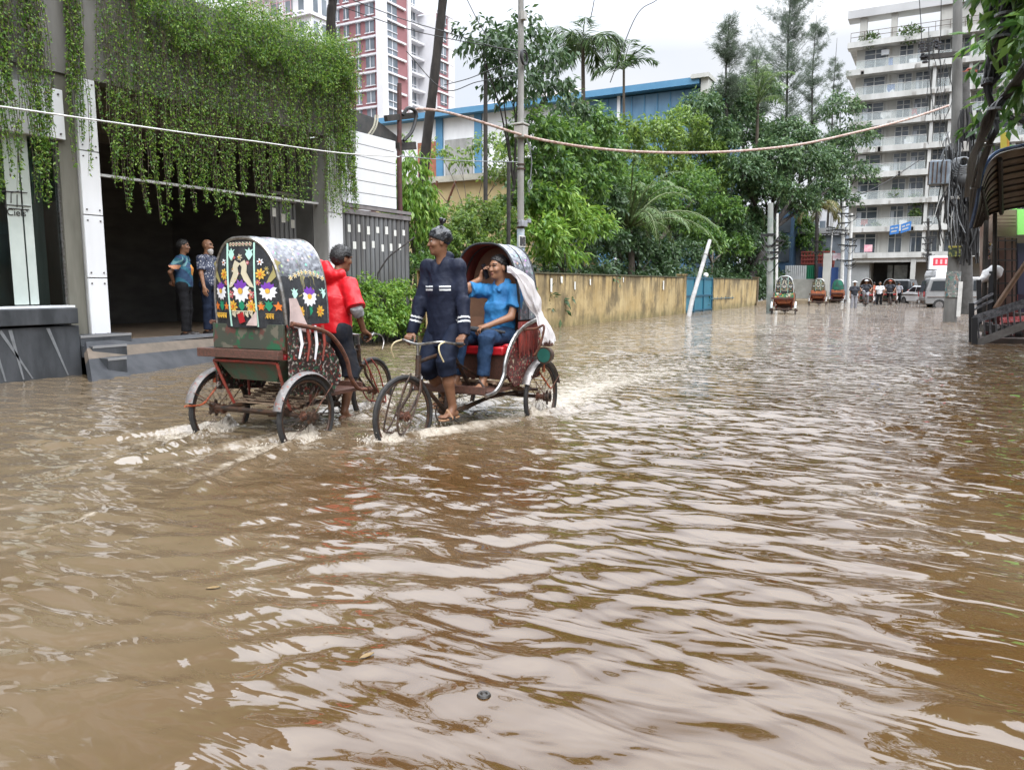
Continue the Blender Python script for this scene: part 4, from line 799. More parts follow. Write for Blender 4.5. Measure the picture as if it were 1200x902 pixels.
for z in np.arange(22, 46, 1.7): m.tube([(xa-1, c2y-1.2, z), (xb+.5, c2y-1.2, z)], .06, 5)
m.build('scaffolding', M('scaffold_pink', (.4, .25, .28), rough=.7), sb, world=True)
# ------------------------------------------------------------------ warehouse with blue eaves
HY = 60.0; hx = lambda px: PY(px, 150, HY).x
BLUEP = M('blue_eaves', (.05, .17, .3), (.07, .2, .33), scale=1, rough=.6); BGL = M('blue_sheet', (.06, .15, .25), (.11, .22, .33), scale=.7, stretch=(1, 1, .4), rough=.35); BRK = M('red_brick', (.32, .12, .07), (.24, .09, .055), scale=3, rough=.9)
wh = root('warehouse', 'white warehouse with blue eaves and blue cladding behind the trees', 'building', (hx(600), HY, 0)); zt = PY(585, 131, HY).z
m = MB(); m.box((hx(440), HY, 0), (hx(690), HY+14, zt)); m.build('wall', PANELW, wh, world=True)
m = MB(); m.box((hx(430), HY-1.0, zt), (hx(822), HY+14, zt+.5)); m.build('eaves', BLUEP, wh, world=True)
m = MB(); m.prism([V(hx(470), HY, zt+.51), V(hx(640), HY, zt+.51), V(hx(640), HY+8, zt+3.2), V(hx(470), HY+8, zt+2.2)], (0, .3, .1)); m.build('roof', M('pink_grey_roof', (.36, .3, .3), (.28, .24, .24), scale=2, rough=.8), wh, world=True)
m = MB(); m.box((hx(690), HY-.05, 0), (hx(818), HY+14, zt-.1)); m.build('blue_cladding', BGL, wh, world=True)
m = MB(); [m.box((hx(px), HY-.2, 0), (hx(px)+.7, HY-.02, zt)) for px in (512, 557, 660)]; [m.box((hx(px)-.04, HY-.12, 0), (hx(px)+.04, HY-.05, zt-.1)) for px in (700, 712, 740, 755, 770, 785, 800)]; m.build('blue_pillar', BLUEP, wh, world=True)
m = MB(); m.box((hx(724), HY-.25, 0), (hx(727.5), HY-.08, zt)); m.build('downpipe', PANELW, wh, world=True)
zb = PY(520, 165, HY).z; m = MB(); m.box((hx(490), HY-.12, 0), (hx(514), HY-.02, zb)); m.build('brick_panel', BRK, wh, world=True); m = MB(); m.box((hx(522), HY-.1, 0), (hx(554), HY-.02, zb)); m.build('grey_panel', CONC, wh, world=True)
m = MB(); zr_ = PY(827, 95, HY).z; m.box((hx(814), HY-.85, zt+.52), (hx(832), HY+.6, zr_)); m.box((hx(823.5), HY-.85, zt-3), (hx(832), HY+.6, zt+.52)); m.box((hx(813), HY-1.2, zr_), (hx(833.5), HY+.9, zr_+.3)); m.build('roof_house', M('pale_concrete', (.5, .5, .47), (.4, .4, .37), scale=.7, rough=.85), wh, world=True)
cw = root('cream_building', 'low cream walled building behind the bushes and leaning palm trunk', 'building', (-24, 34, 0)); zc = PY(550, 205, 34).z; cxm = lambda px: PY(px, 220, 34).x
m = MB(); m.box((cxm(440), 34, 0), (cxm(625), 42, zc-.3)); m.build('wall', M('cream_wash', (.5, .4, .22), (.4, .31, .17), scale=.8, rough=.9), cw, world=True); m = MB(); m.box((cxm(440), 33.7, zc-.3), (cxm(625), 42, zc)); m.build('parapet', M('parapet_grey', (.42, .4, .34), (.25, .24, .2), scale=1.3, rough=.9), cw, world=True)
m = MB(); m.tube([PY(508, 250, 33.6), PY(512, 212, 33.6)], .06, 5); m.tube([PY(520, 250, 33.6), PY(534, 212, 33.6)], .06, 5); m.build('prop_poles', RUST, cw, world=True)
# ------------------------------------------------------------------ things at the far end of the street, left side
EY = 64.0; ex = lambda px: PY(px, 300, EY).x; ez = lambda py: PY(940, py, EY).z
bb = root('blue_building', 'dark blue building behind the rickshaws at the street end', 'building', (ex(917), EY+4, 0)); m = MB(); m.box((PY(905, 300, EY+4).x, EY+4, 0), (PY(928, 300, EY+4).x, EY+12, PY(917, 246, EY+4).z)); m.build('wall', M('blue_wall', (.03, .07, .13), (.05, .1, .17), scale=.6, rough=.6), bb, world=True); m = MB(); [m.box((PY(908, 300, EY+4).x, EY+3.9, z), (PY(925, 300, EY+4).x, EY+4, z+1.2)) for z in (3.2, 5.6)]; m.build('window_band', APG, bb, world=True)
wb = root('white_building', 'white balconied building far behind the palm at the street end', 'building', (PY(947, 270, 110).x, 110, 0)); xa, xb = PY(926, 270, 110).x, PY(972, 270, 110).x; m = MB(); m.box((xa, 110, 0), (xb, 120, PY(947, 243, 110).z)); m.build('wall', TWH, wb, world=True)
for z in (5, 8): 
    for f in (.08, .3, .52, .75): m = MB(); m.box((xa+(xb-xa)*f, 109.93, z), (xa+(xb-xa)*(f+.14), 109.99, z+1.6)); m.build('window', TGL, wb, world=True)
m = MB(); m.box((xa, 109.2, 7.1), (xb, 110, 7.5)); m.box((xa, 109.2, 3.9), (xb, 110, 4.3)); m.build('ledge', APB, wb, world=True)
gs = root('tin_roofed_shed', 'grey shed with dark roof behind the tin fence', 'shed', (ex(950), EY+6, 0)); m = MB(); m.box((PY(928, 300, EY+6).x, EY+6, 0), (PY(990, 300, EY+6).x, EY+12, PY(950, 276, EY+6).z)); m.build('wall', M('blue_grey_wall', (.16, .19, .23), (.1, .12, .14), scale=1, rough=.8), gs, world=True); m = MB(); m.prism([PY(926, 277, EY+5.7), PY(992, 274, EY+5.7), PY(992, 268, EY+8), PY(926, 270, EY+8)], (0, 0, .12)); m.build('roof', M('dark_roof', (0, 0, 0)), gs, world=True)
rl = root('red_lattice', 'red lattice screen above the tin fence', 'screen', (ex(955), EY+2, 0)); m = MB(); a, b = ex(934), ex(974); [m.box((x, EY+1.95, ez(309)), (x+.1, EY+2, ez(294))) for x in np.arange(a, b, .22)]; [m.box((a, EY+1.9, z), (b, EY+1.95, z+.1)) for z in np.linspace(ez(309), ez(295), 4)]; m.build('lattice', M('lattice_red', (.2, .04, .03), rough=.6), rl, world=True); m = MB(); m.box((a, EY+2.1, 0), (b, EY+2.2, ez(300))); m.build('backing', M('dark_red_wall', (.16, .035, .03), rough=.8), rl, world=True)
tf = root('tin_fence', 'white and green corrugated tin fence at the street end', 'fence', (ex(945), EY, 0))
def corr(m, x0, x1, y, z0, z1, p=.15, d=.03):
    n = int((x1-x0)/p*4); m.grid([[V(x0+(x1-x0)*i/n, y+d*math.sin(i*math.pi/2), z) for z in (z0, z1)] for i in range(n+1)])
m = MB(); corr(m, ex(921), ex(946), EY, ez(328), ez(311)); m.build('white_sheet', M('white_tin', (.55, .57, .58), (.42, .44, .45), scale=2, rough=.4), tf, world=True); m = MB(); corr(m, ex(946), ex(958), EY, ez(327), ez(311)); m.build('green_sheet', M('green_tin', (.02, .17, .09), rough=.45), tf, world=True); m = MB(); m.box((ex(921), EY-.1, -.2), (ex(963), EY+.1, ez(327))); m.build('base_wall', M('pale_wall', (.5, .5, .47), (.36, .36, .33), scale=1.5, rough=.85), tf, world=True)
m = MB(); m.box((ex(957), EY+.05, 0), (ex(963), EY+.15, ez(309))); m.build('dark_sheet', M('purple_dark', (.06, .04, .07), rough=.6), tf, world=True)
gp_ = root('grey_gate_pillar', 'tall pale grey pillar between blue sheets at the street end', 'pillar', (ex(972), EY-1, 0)); m = MB(); m.box((ex(968), EY-1.4, -.2), (ex(976.5), EY-.6, ez(298))); m.build('shaft', M('pale_concrete', (.5, .5, .47)), gp_, world=True); m = MB(); m.box((ex(962), EY-.9, 0), (ex(968)-.02, EY-.8, ez(313))); m.box((ex(976.5)+.02, EY-.9, 0), (ex(985), EY-.8, ez(314))); m.build('blue_sheet', M('royal_blue_sheet', (.02, .06, .2), rough=.5), gp_, world=True); m = MB(); m.box((ex(978), EY-.95, ez(306)), (ex(988), EY-.9, ez(298))); m.build('notice_board', M('notice_pink', (.55, .35, .4), (.6, .6, .62), scale=4, rough=.6), gp_, world=True)
mud = MB(); mud.prism([V(-9.6, 52, -.2), V(-6.9, 62, -.2), V(-6.9, 64.3, -.2), V(-12, 64.3, -.2), V(-10.2, 50, -.2)], (0, 0, .45)); tag(mud.build('mud_bank', M('mud', (.2, .15, .09), (.13, .1, .06), scale=2, rough=.9, bump=.4)), kind='structure')
# ------------------------------------------------------------------ cycle rickshaws
REDP = M('red_paint_worn', (.32, .045, .03), (.14, .05, .035), scale=15, rough=.5, bump=.2)
SLAT = M('pale_slat_wood', (.3, .22, .15), (.18, .11, .07), scale=10, stretch=(4, 1, 4), rough=.7, bump=.3)
LINING = M('maroon_lining', (.2, .04, .03), (.12, .03, .025), scale=6, rough=.7, bump=.3)
TANL = M('tan_lining', (.33, .19, .11), (.25, .14, .085), scale=5, rough=.7, bump=.3)
PINKC = M('pale_pink_cloth', (.6, .47, .44), (.48, .38, .36), scale=9, rough=.8, bump=.3)
APP = [M('applique_'+n, c, rough=.6) for n, c in (('purple', (.16, .04, .36)), ('white', (.75, .75, .78)), ('yellow', (.65, .38, .05)), ('orange', (.65, .17, .02)), ('green', (.01, .22, .11)), ('cream', (.55, .5, .36)), ('pink', (.6, .17, .18)), ('mint', (.42, .68, .58)), ('olive', (.3, .26, .1)))]
def hoodcloth(name, seed=0):
    """silvery plastic sheet printed with small flowers"""
    if name in MATS: return MATS[name]
    m = bpy.data.materials.new(name); m.use_nodes = True; t = m.node_tree; b = t.nodes['Principled BSDF']; b.inputs['Roughness'].default_value = .32
    tc = N(t, 'ShaderNodeTexCoord'); v = N(t, 'ShaderNodeTexVoronoi', feature='F1'); v.inputs['Scale'].default_value = 21; t.links.new(tc.outputs['Object'], v.inputs['Vector'])
    n1 = N(t, 'ShaderNodeTexNoise'); n1.inputs['Scale'].default_value = 24; n1.inputs['Detail'].default_value = 4; t.links.new(tc.outputs['Object'], n1.inputs['Vector'])
    hs = N(t, 'ShaderNodeHueSaturation'); hs.inputs['Saturation'].default_value = .75; hs.inputs['Value'].default_value = .55; t.links.new(v.outputs['Color'], hs.inputs['Color'])
    c1 = N(t, 'ShaderNodeValToRGB'); c1.color_ramp.elements[0].position = .42; c1.color_ramp.elements[1].position = .58
    c1.color_ramp.elements[0].color = (.1, .105, .12, 1); c1.color_ramp.elements[1].color = (.22, .23, .255, 1); t.links.new(n1.outputs['Fac'], c1.inputs[0])
    mr = N(t, 'ShaderNodeMapRange'); mr.inputs['From Min'].default_value = .22; mr.inputs['From Max'].default_value = .3; mr.inputs['To Min'].default_value = .8; mr.inputs['To Max'].default_value = 0; t.links.new(v.outputs['Distance'], mr.inputs['Value'])
    mx = N(t, 'ShaderNodeMix', data_type='RGBA'); t.links.new(mr.outputs[0], mx.inputs['Factor']); t.links.new(c1.outputs[0], mx.inputs['A']); t.links.new(hs.outputs[0], mx.inputs['B']); t.links.new(mx.outputs['Result'], b.inputs['Base Color'])
    nb = N(t, 'ShaderNodeTexNoise'); nb.inputs['Scale'].default_value = 7; nb.inputs['Detail'].default_value = 3; bp = N(t, 'ShaderNodeBump'); bp.inputs['Strength'].default_value = .7; bp.inputs['Distance'].default_value = .03
    t.links.new(tc.outputs['Object'], nb.inputs['Vector']); t.links.new(nb.outputs['Fac'], bp.inputs['Height']); t.links.new(bp.outputs[0], b.inputs['Normal'])
    MATS[name] = m; return m
HOODC = hoodcloth('printed_hood_cloth')
def paintwork(name, cols, base, scale=9):
    """hand painted panel: blotches of several colours over a base"""
    if name in MATS: return MATS[name]
    m = bpy.data.materials.new(name); m.use_nodes = True; t = m.node_tree; b = t.nodes['Principled BSDF']; b.inputs['Roughness'].default_value = .45
    tc = N(t, 'ShaderNodeTexCoord'); prev = None
    for i, c in enumerate(cols):
        mp = N(t, 'ShaderNodeMapping'); mp.inputs['Location'].default_value = (i*3.7, i*1.3, i*2.1); t.links.new(tc.outputs['Object'], mp.inputs[0])
        n1 = N(t, 'ShaderNodeTexNoise'); n1.inputs['Scale'].default_value = scale; n1.inputs['Detail'].default_value = 3; t.links.new(mp.outputs[0], n1.inputs['Vector'])
        cr = N(t, 'ShaderNodeValToRGB'); cr.color_ramp.elements[0].position = .58; cr.color_ramp.elements[1].position = .62; t.links.new(n1.outputs['Fac'], cr.inputs[0])
        mx = N(t, 'ShaderNodeMix', data_type='RGBA'); t.links.new(cr.outputs[0], mx.inputs['Factor']); mx.inputs['B'].default_value = (*c, 1)
        if prev is None: mx.inputs['A'].default_value = (*base, 1)
        else: t.links.new(prev, mx.inputs['A'])
        prev = mx.outputs['Result']
    t.links.new(prev, b.inputs['Base Color']); MATS[name] = m; return m
def glyphs(mb, org, e1, e2, w, h, n, rng, mi):
    """a row of stitched letter shapes hanging from a head line"""
    e1 = V(*e1); e2 = V(*e2); nn = e1.cross(e2); mb.m = mi
    def bar(a0, b0, a1, b1, t): mb.bar(V(*org)+e1*a0+e2*b0+nn*.004, V(*org)+e1*a1+e2*b1+nn*.004, t, .006, nn)
    bar(-w/2, h, w/2, h, h*.18); c = w/n
    for i in range(n):
        x = -w/2+c*i
        bar(x+c*.75, h, x+c*.75, 0, h*.2); bar(x+c*.15, h*rng.uniform(.5, .8), x+c*.6, h*rng.uniform(.1, .4), h*.22); bar(x+c*.15, h*.7, x+c*.7, h*rng.uniform(.4, .7), h*.2)
def flower(mb, P, a, b, s, np_, mi_pet, mi_c, top=None):
    """petals around a centre; P maps (a, b, lift) to a point on the cloth"""
    for i in range(np_):
        an = 2*math.pi*i/np_+.2; mb.m = top if (top is not None and math.sin(an) > .35) else mi_pet
        ca, sa = math.cos(an), math.sin(an)
        q = [P(a+s*(ca*r-sa*t), b+s*(sa*r+ca*t), .004) for r, t in ((.25, -.1), (.7, -.2), (1, 0), (.7, .2), (.25, .1))]
        mb.prism(q, (q[1]-q[0]).cross(q[2]-q[0]).normalized()*.004)
    mb.m = mi_c; q = [P(a+s*.28*math.cos(i*.785), b+s*.28*math.sin(i*.785), .009) for i in range(8)]; mb.add(q, [tuple(range(8))])
def shape(mb, P, a, b, s, pts, mi, fl=1, lift=.004):
    mb.m = mi; q = [P(a+s*x*fl, b+s*y, lift) for x, y in pts]; c = sum(q, V(0, 0, 0))/len(q); k = len(q); mb.add([c]+q, [(0, 1+i, 1+(i+1) % k) for i in range(k)])
BIRD = [(-.5, -1), (-.2, -.4), (.1, .1), (.05, .55), (.25, .95), (.55, .8), (.75, .7), (.5, .5), (.6, .0), (.35, -.45), (-.1, -.9)]
LEAF = [(0, -1), (.35, -.6), (.7, -.1), (.45, .3), (.8, .7), (.2, .5), (0, .95), (-.2, .5), (-.8, .7), (-.45, .3), (-.7, -.1), (-.35, -.6)]
STAR = [(math.cos(math.pi/2+i*math.pi/5)*(1 if i % 2 == 0 else .45), math.sin(math.pi/2+i*math.pi/5)*(1 if i % 2 == 0 else .45)) for i in range(10)]
WR = .355; TRK = .5; WB = 1.62
def wheel(par, c, steer=0, spokes=True, name='wheel'):
    rot = Matrix.Rotation(steer, 3, 'Z'); a = MB().ring(c, WR-.02, .021, 'y', 40, 8, rot=rot).build('tyre', TYRE, None, smooth=True)
    a.name = name; a.parent = par
    MB().ring(c, WR-.05, .013, 'y', 40, 6, rot=rot).build('rim', STEEL, a, smooth=True)
    ax = rot @ V(0, 1, 0); c = V(*c)
    h = MB(); h.cyl(c-ax*.05, c+ax*.05, .028, n=10); h.cyl(c-ax*.075, c+ax*.075, .012, n=8); h.cyl(c-ax*.042, c-ax*.036, .045, n=12); h.cyl(c+ax*.036, c+ax*.042, .045, n=12); h.build('hub', RUST, a, smooth=True)
    if spokes:
        s = MB()
        for i in range(18):
            for sd_ in (-1, 1):
                an = 2*math.pi*(i+.25*sd_)/18; e = c + rot @ V(math.cos(an), 0, math.sin(an))*(WR-.055); an2 = an+.9*(1 if i % 2 else -1); b = c + ax*.038*sd_ + rot @ V(math.cos(an2), 0, math.sin(an2))*.04
                s.tube([b, e], .0016, 4, cap=False)
        s.build('spokes', STEEL, a)
    return a
def fender(par, c, a0, a1, mat=ALU, stay=True, w=.045):
    m = MB(); rows = []
    for i in range(25):
        an = a0+(a1-a0)*i/24; rows.append([V(*c) + V(math.cos(an)*(WR+.035-.022*abs(q)**2.2), q*w, math.sin(an)*(WR+.035-.022*abs(q)**2.2)) for q in (-1, -.75, -.3, .3, .75, 1)])
    m.grid(rows, .003); o = m.build('fender', mat, par, smooth=True)
    if stay:
        s = MB()
        for an in (a0+.25, a1-.25):
            for q in (-1, 1): s.tube([V(*c)+V(0, q*.06, 0), V(*c)+V(math.cos(an)*(WR+.03), q*w, math.sin(an)*(WR+.03))], .004, 5)
        s.build('fender_stay', RUST, o)
    return o
HZ0, HZ1, HW, HX0, HX1 = 1.13, 1.875, .39, -.28, .25
BX = .2
def hood_pt(t, x):      # t 0..1 over the arch from +y to -y
    a = math.pi*t; c, s_ = math.cos(a), math.sin(a)
    sg = .012*math.sin((x-HX0)/(HX1-HX0)*math.pi*3)**2
    return V(x, (HW-sg)*math.copysign(abs(c)**.72, c), HZ0 + (HZ1-HZ0-sg*1.5)*s_**.78)
def back_x(y, z): return HX0-.085*(1-(y/HW)**2) - .02*math.sin((z-HZ0)/.75*math.pi)
def rickshaw(name, label, loc, heading, pal, steer=0, group=None, fine=True, loaded=False):
    r = root(name, label, 'rickshaw', loc, heading, group); rng = random.Random(name+label)
    # wheels and fenders
    for y in (TRK, -TRK):
        wheel(r, (0, y, WR), 0, fine); fender(r, (0, y, WR), R(25), R(165) if not loaded else R(150), pal.get('fender', ALU), fine)
    wheel(r, (WB, 0, WR), steer, fine)
    # axle, rack and chassis
    m = MB(); m.cyl((0, -TRK-.1, WR), (0, TRK+.1, WR), .02)
    for y in (TRK+.07, -TRK-.07):
        m.cyl((0, y-.02, WR), (0, y+.03, WR), .045, n=10)
        for i in range(5): a = i*1.257; m.bar((math.cos(a)*.03, y, WR+math.sin(a)*.03), (math.cos(a)*.075, y+.01, WR+math.sin(a)*.075), .03, .012, (0, 1, 0))
    for y in (.28, -.28): m.tube([(-.16, y, .40), (0, y, .40), (.55, y*.8, .40), (.98, y*.25, .30)], .02)
    m.tube([(.98, -.06, .30), (.98, .06, .30)], .03); m.tube([(-.16, -.38, .40), (-.16, .38, .40)], .018); m.tube([(.3, -.24, .4), (.3, .24, .4)], .016)
    for y in (.3, -.3): m.bar((-.12, y, .40), (.16, y, .40), .05, .02); m.bar((0, y, .36), (0, y, .42), .04, .04)
    m.tube([(.5, 0, .42), (.9, 0, .9)], .018); m.tube([(.98, 0, .3), (.91, 0, .93)], .018); m.tube([(.98, 0, .3), (1.43, 0, .68)], .02); m.tube([(.92, 0, .86), (1.41, 0, .8)], .018); m.tube([(.2, .12, .42), (.93, .02, .8)], .012); m.tube([(.2, -.12, .42), (.93, -.02, .8)], .012)
    m.tube([(1.405, 0, .66), (1.39, 0, .86)], .026)
    m.build('frame', STEEL, r, smooth=True)
    # fork, handlebar
    q = Matrix.Rotation(steer, 3, 'Z'); piv = V(1.41, 0, 0); F = lambda p: piv + q @ (V(*p)-piv)
    m = MB()
    for y in (.055, -.055): m.tube([F(p) for p in spline([(1.425, y, .64), (1.44, y, .55), (1.52, y*1.1, .45), (WB, y*1.1, WR)], 4)], .013)
    m.tube([F((1.425, .055, .64)), F((1.425, -.055, .64))], .016)
    m.build('fork', STEEL, r, smooth=True)
    m = MB()
    for y in (.06, -.06):    # looped stays round the front wheel
        m.tube([F(p) for p in spline([(1.43, y, .7), (1.50, y*1.6, .52), (1.62, y*1.7, .3), (1.72, y*1.6, .22), (1.74, y*1.3, .3), (1.66, y, .56), (1.55, y*.8, .70)], 6)], .008)
    m.tube([F((1.72, .1, .22)), F((1.72, -.1, .22))], .01); m.build('fork_stay', pal.get('stay', STEEL), r, smooth=True)
    m = MB(); m.tube([F(p) for p in spline([(1.14, .28, .955), (1.24, .275, .965), (1.36, .22, .985), (1.40, .05, .96), (1.40, -.05, .96), (1.36, -.22, .985), (1.24, -.275, .965), (1.14, -.28, .955)], 6)], .011); m.tube([F((1.40, 0, .84)), F((1.40, 0, .96))], .014)
    hb = m.build('handlebar', CHROME, r, smooth=True)
    for y in (1, -1):
        MB().cyl(F((1.13, .281*y, .955)), F((1.22, .277*y, .963)), .016).build('grip', BLACKC, hb, smooth=True)
        MB().tube([F(p) for p in spline([(1.33, .25*y, .985), (1.42, .27*y, .96), (1.44, .29*y, .9), (1.40, .3*y, .82)], 5)], .007).build('brake_lever', pal.get('lever', CHROME), hb, smooth=True)
    # saddle, drive
    m = MB(); m.tube([(.80, 0, .945), (.86, 0, .955), (.95, 0, .95), (1.06, 0, .945)], [.07, .085, .05, .022], 10); m.cyl((.91, 0, .9), (.91, 0, .94), .015); m.build('saddle', BLACKC, r, smooth=True)
    m = MB(); m.ring((.98, -.045, .3), .095, .007, 'y', 24, 5)
    for i in range(4): a = i*1.571+.4; m.tube([(.98, -.045, .3), (.98+.09*math.cos(a), -.045, .3+.09*math.sin(a))], .005, 5)
    pa = pal.get('crank', 0); ca, sa = math.cos(pa), math.sin(pa)
    for y in (1, -1): m.tube([(.98, .05*y, .3), (.98+.165*ca*y, .085*y, .3+.165*sa*y)], .009, 6)
    ck = m.build('crank', STEEL, r, smooth=True)
    for y in (1, -1): p = V(.98+.165*ca*y, .14*y, .3+.165*sa*y); MB().cbox(p, (.09, .1, .022)).build('pedal', TYRE, ck)
    m = MB(); m.tube([(.98, -.045, .39), (.02, -.045, .4)], .005, 5); m.tube([(.98, -.045, .21), (.02, -.045, .32)], .005, 5); m.build('chain', RUST, r)
    if fine: m = MB(); m.tube(spline([(1.0, .1, .24), (.85, .12, .16), (.6, .1, .14), (.3, .05, .2)], 5), .006, 5); m.build('brake_cable', STEEL, r)
    # seat box, floor, painted boards
    m = MB(); m.prism([(-.36, .38, .83), (.30, .38, .83), (.24, .30, .62), (-.26, .24, .64)], (0, -1e-6, 0)) if False else m.add([(-.355, .38, .84), (.30, .38, .84), (.26, .34, .56), (-.27, .25, .65), (-.355, -.38, .84), (.30, -.38, .84), (.26, -.34, .56), (-.27, -.25, .65)], [(0, 1, 2, 3), (7, 6, 5, 4), (4, 5, 1, 0), (5, 6, 2, 1), (6, 7, 3, 2), (7, 4, 0, 3)]); m.build('seat_box', pal.get('box', GREENP), r)
    m = MB(); m.box((.22, -.40, .47), (.72, .40, .5)); m.box((.70, -.40, .48), (.73, .40, .545)); m.build('footboard', BROWNW, r)
    m = MB(); m.box((-.34, -.40, .927), (-.315, .40, 1.14)); m.build('rear_board', pal['board'], r, bevel=.004)
    m = MB(); m.box((-.41, -.40, .85), (-.345, .53, .925)); m.build('rear_plank', pal.get('plank', BROWNW), r, bevel=.005)
    m = MB()
    for y in (.4, -.4):
        m.tube([(-.38, y*.9, .82), (-.3, y*.85, .62), (-.2, y*.8, .40)], .014); m.tube([(.0, y*.9, .82), (.02, y*.9, .44)], .012)
        m.tube([(-.38, y*.6, .82), (.2, y*.6, .82)], .014); m.tube([(-.38, -.36, .82), (-.38, .36, .82)], .014)
    m.build('body_strut', pal.get('strut', REDP), r, smooth=True)
    m = MB(); 
    for i in range(9): x = -.16+.062*i; z = .42+.016*i; m.box((x, -.37, z), (x+.028, .37, z+.014))
    for y in (.3, -.3): m.bar((-.18, y, .40), (.4, y, .548), .03, .03)
    m.build('slatted_rack', SLAT if fine else BROWNW, r)
    m = MB(); m.tube(spline([(-.02, .47, .60), (-.1, .5, .5), (-.2, .51, .42), (-.44, .45, .44)], 5), .009, 6); m.tube([(-.05, .505, .60), (-.04, .5, .74)], .016, 8); m.build('mud_stay', M('orange_paint_worn', (.5, .1, .03), (.25, .07, .03), scale=20), r, smooth=True)
    m = MB(); m.tube([(-.22, -.37, .86), (.3, -.37, .86)], .055, 10); m.tube([(-.22, .37, .86), (.3, .37, .86)], .055, 10); m.box((-.28, -.36, .80), (.33, .36, .885)); m.build('seat_cushion', REDV, r, smooth=True, bevel=.03)
    m = MB(); rows = []
    for i in range(5): z = .88+.26*i/4; rows.append([V(-.17-.05*i/4-.03*math.cos(y*3), y, z) for y in np.linspace(-.36, .36, 9)])
    m.grid(rows, .05); m.build('backrest', pal.get('rest', TANL), r, smooth=True)
    for y in (1, -1):   # side panels with scrolled arms
        m = MB(); m.prism([V(x, .405*y, z) for x, z in ((-.3, .55), (.24, .5), (.36, .62), (.33, .80), (.20, .96), (-.05, 1.05), (-.3, 1.14))], (0, .03*y, 0)); sp = m.build('side_panel', pal['side'], r)
        m = MB(); m.tube(spline([(.75, .42*y, .47), (.6, .44*y, .50), (.48, .45*y, .62), (.43, .45*y, .78), (.30, .45*y, .95), (.1, .46*y, 1.07), (-.3, .46*y, 1.15)], 6), .02, 8); m.build('arm_scroll', pal.get('scroll', CHROME), r, smooth=True)
        if fine:
            m = MB()
            for i in range(pal.get('ntas', 4)): n_ = pal.get('ntas', 4); x = -.2+.4*i/n_; m.m = (i % 2); w_ = .014 if n_ < 6 else .008; m.tube([(x, .452*y, 1.12), (x+.02*rng.random(), .46*y, .95+.03*rng.random()), (x-.01, .45*y, .75+.1*rng.random())], [w_, w_, w_*.6], 6)
            m.build('tassels', pal.get('tas', [APP[1], REDP]), r, smooth=True)
    # hood: bows, cloth, back panel
    H = MB(); nx, ny = 13, 33
    HX1 = pal.get('hx1', .25)
    def hp(t, f): q = hood_pt(t, HX0); xb = back_x(q.y, q.z)-.004; return hood_pt(t, xb+(HX1-xb)*f)
    rows = [[hp(j/(ny-1), i/(nx-1)) for j in range(ny)] for i in range(nx)]
    H.grid(rows, -.008)
    hood = H.build('hood', [pal['top'], pal['hoodside'], pal.get('lining', LINING)], r, smooth=True)
    mi = []
    nf = (nx-1)*(ny-1)
    for fi, p in enumerate(hood.data.polygons):
        z = p.center.z; j = fi % (ny-1)
        mi.append((1 if abs(p.center.y) > .36 and z < 1.60+.02*math.sin(p.center.x*9) else 0) if fi >= nf and fi < 2*nf or fi >= 2*nf else 2)
    # which copy is outside is decided by distance from the hood's axis
    ra = [math.hypot(p.center.y, p.center.z-1.2) for p in hood.data.polygons]
    if nf < len(ra) and ra[nf//2] > ra[nf+nf//2]:
        mi = [mi[nf+i] if i < nf else (2 if i < 2*nf else mi[i]) for i in range(len(mi))]
        for i in range(nf):
            c = hood.data.polygons[i].center; mi[i] = 1 if abs(c.y) > .36 and c.z < 1.60+.02*math.sin(c.x*9) else 0
    hood.data.polygons.foreach_set('material_index', mi)
    m = MB()
    for f in (0, .5, 1): m.tube([hp(j/40, f)+V(0, 0, .004) for j in range(41)], .012 if f else .017, 6)
    m.build('hood_bow', pal.get('rim', CHROME), hood, smooth=True)
    m = MB(); rows = []
    for i in range(15):
        f = i/14; row = []
        for j in range(17):
            y = HW*.985*(j/8-1); zt = HZ0+(HZ1-HZ0)*max(0, 1-abs(y/HW)**(1/.72*2))**(.78/2); z = HZ0-.02+(zt-HZ0+.015)*f
            row.append(V(back_x(y, z), y, z))
        rows.append(row)
    m.grid(rows, .004); m.m = 1; m.grid([[p+V(.014, 0, 0) for p in r_[::-1]] for r_ in rows], .004); bp = m.build('hood_back', [pal.get('back', BLACKC), pal.get('back_lining', TANL)], hood, smooth=True)
    # applique
    if pal.get('applique', True):
        P = lambda y, z, lift=.004: V(back_x(max(-HW, min(HW, y)), z)-lift-.006, y, z)
        m = MB()
        for yc, w in ((.0, 1), (.265, .8), (-.265, .8)):
            flower(m, P, yc, 1.42, .1*w, 12, 1, 2, top=0); shape(m, P, yc, 1.30, .05, LEAF, 4)
            if yc == 0:
                for s_ in (1, -1): shape(m, P, yc+.085*s_, 1.565, .12, BIRD, 5, -s_); shape(m, P, yc+.10*s_, 1.73, .055, LEAF, 7); flower(m, P, yc+.105*s_, 1.29, .055, 8, 2, 3); flower(m, P, yc+.115*s_, 1.39, .035, 6, 6, 5)
                flower(m, P, 0, 1.70, .03, 6, 5, 2)
                for k in range(7): flower(m, P, -.11+.037*k, 1.81, .02, 6, 5, 6)
            else:
                s_ = 1 if yc > 0 else -1; shape(m, P, yc+.04*s_, 1.585, .1, BIRD, 8, s_); flower(m, P, yc-.06*s_, 1.56, .05, 8, 2, 3); flower(m, P, yc-.06*s_, 1.66, .032, 6, 1, 3); flower(m, P, yc-.085*s_, 1.49, .026, 6, 6, 2)
                shape(m, P, yc+.08*s_, 1.29, .045, STAR, 3); shape(m, P, yc-.07*s_, 1.29, .04, STAR, 3)
        glyphs(m, P(0, 1.20, .002), (0, -1, 0), (0, 0, 1), .24, .05, 5, rng, 5)
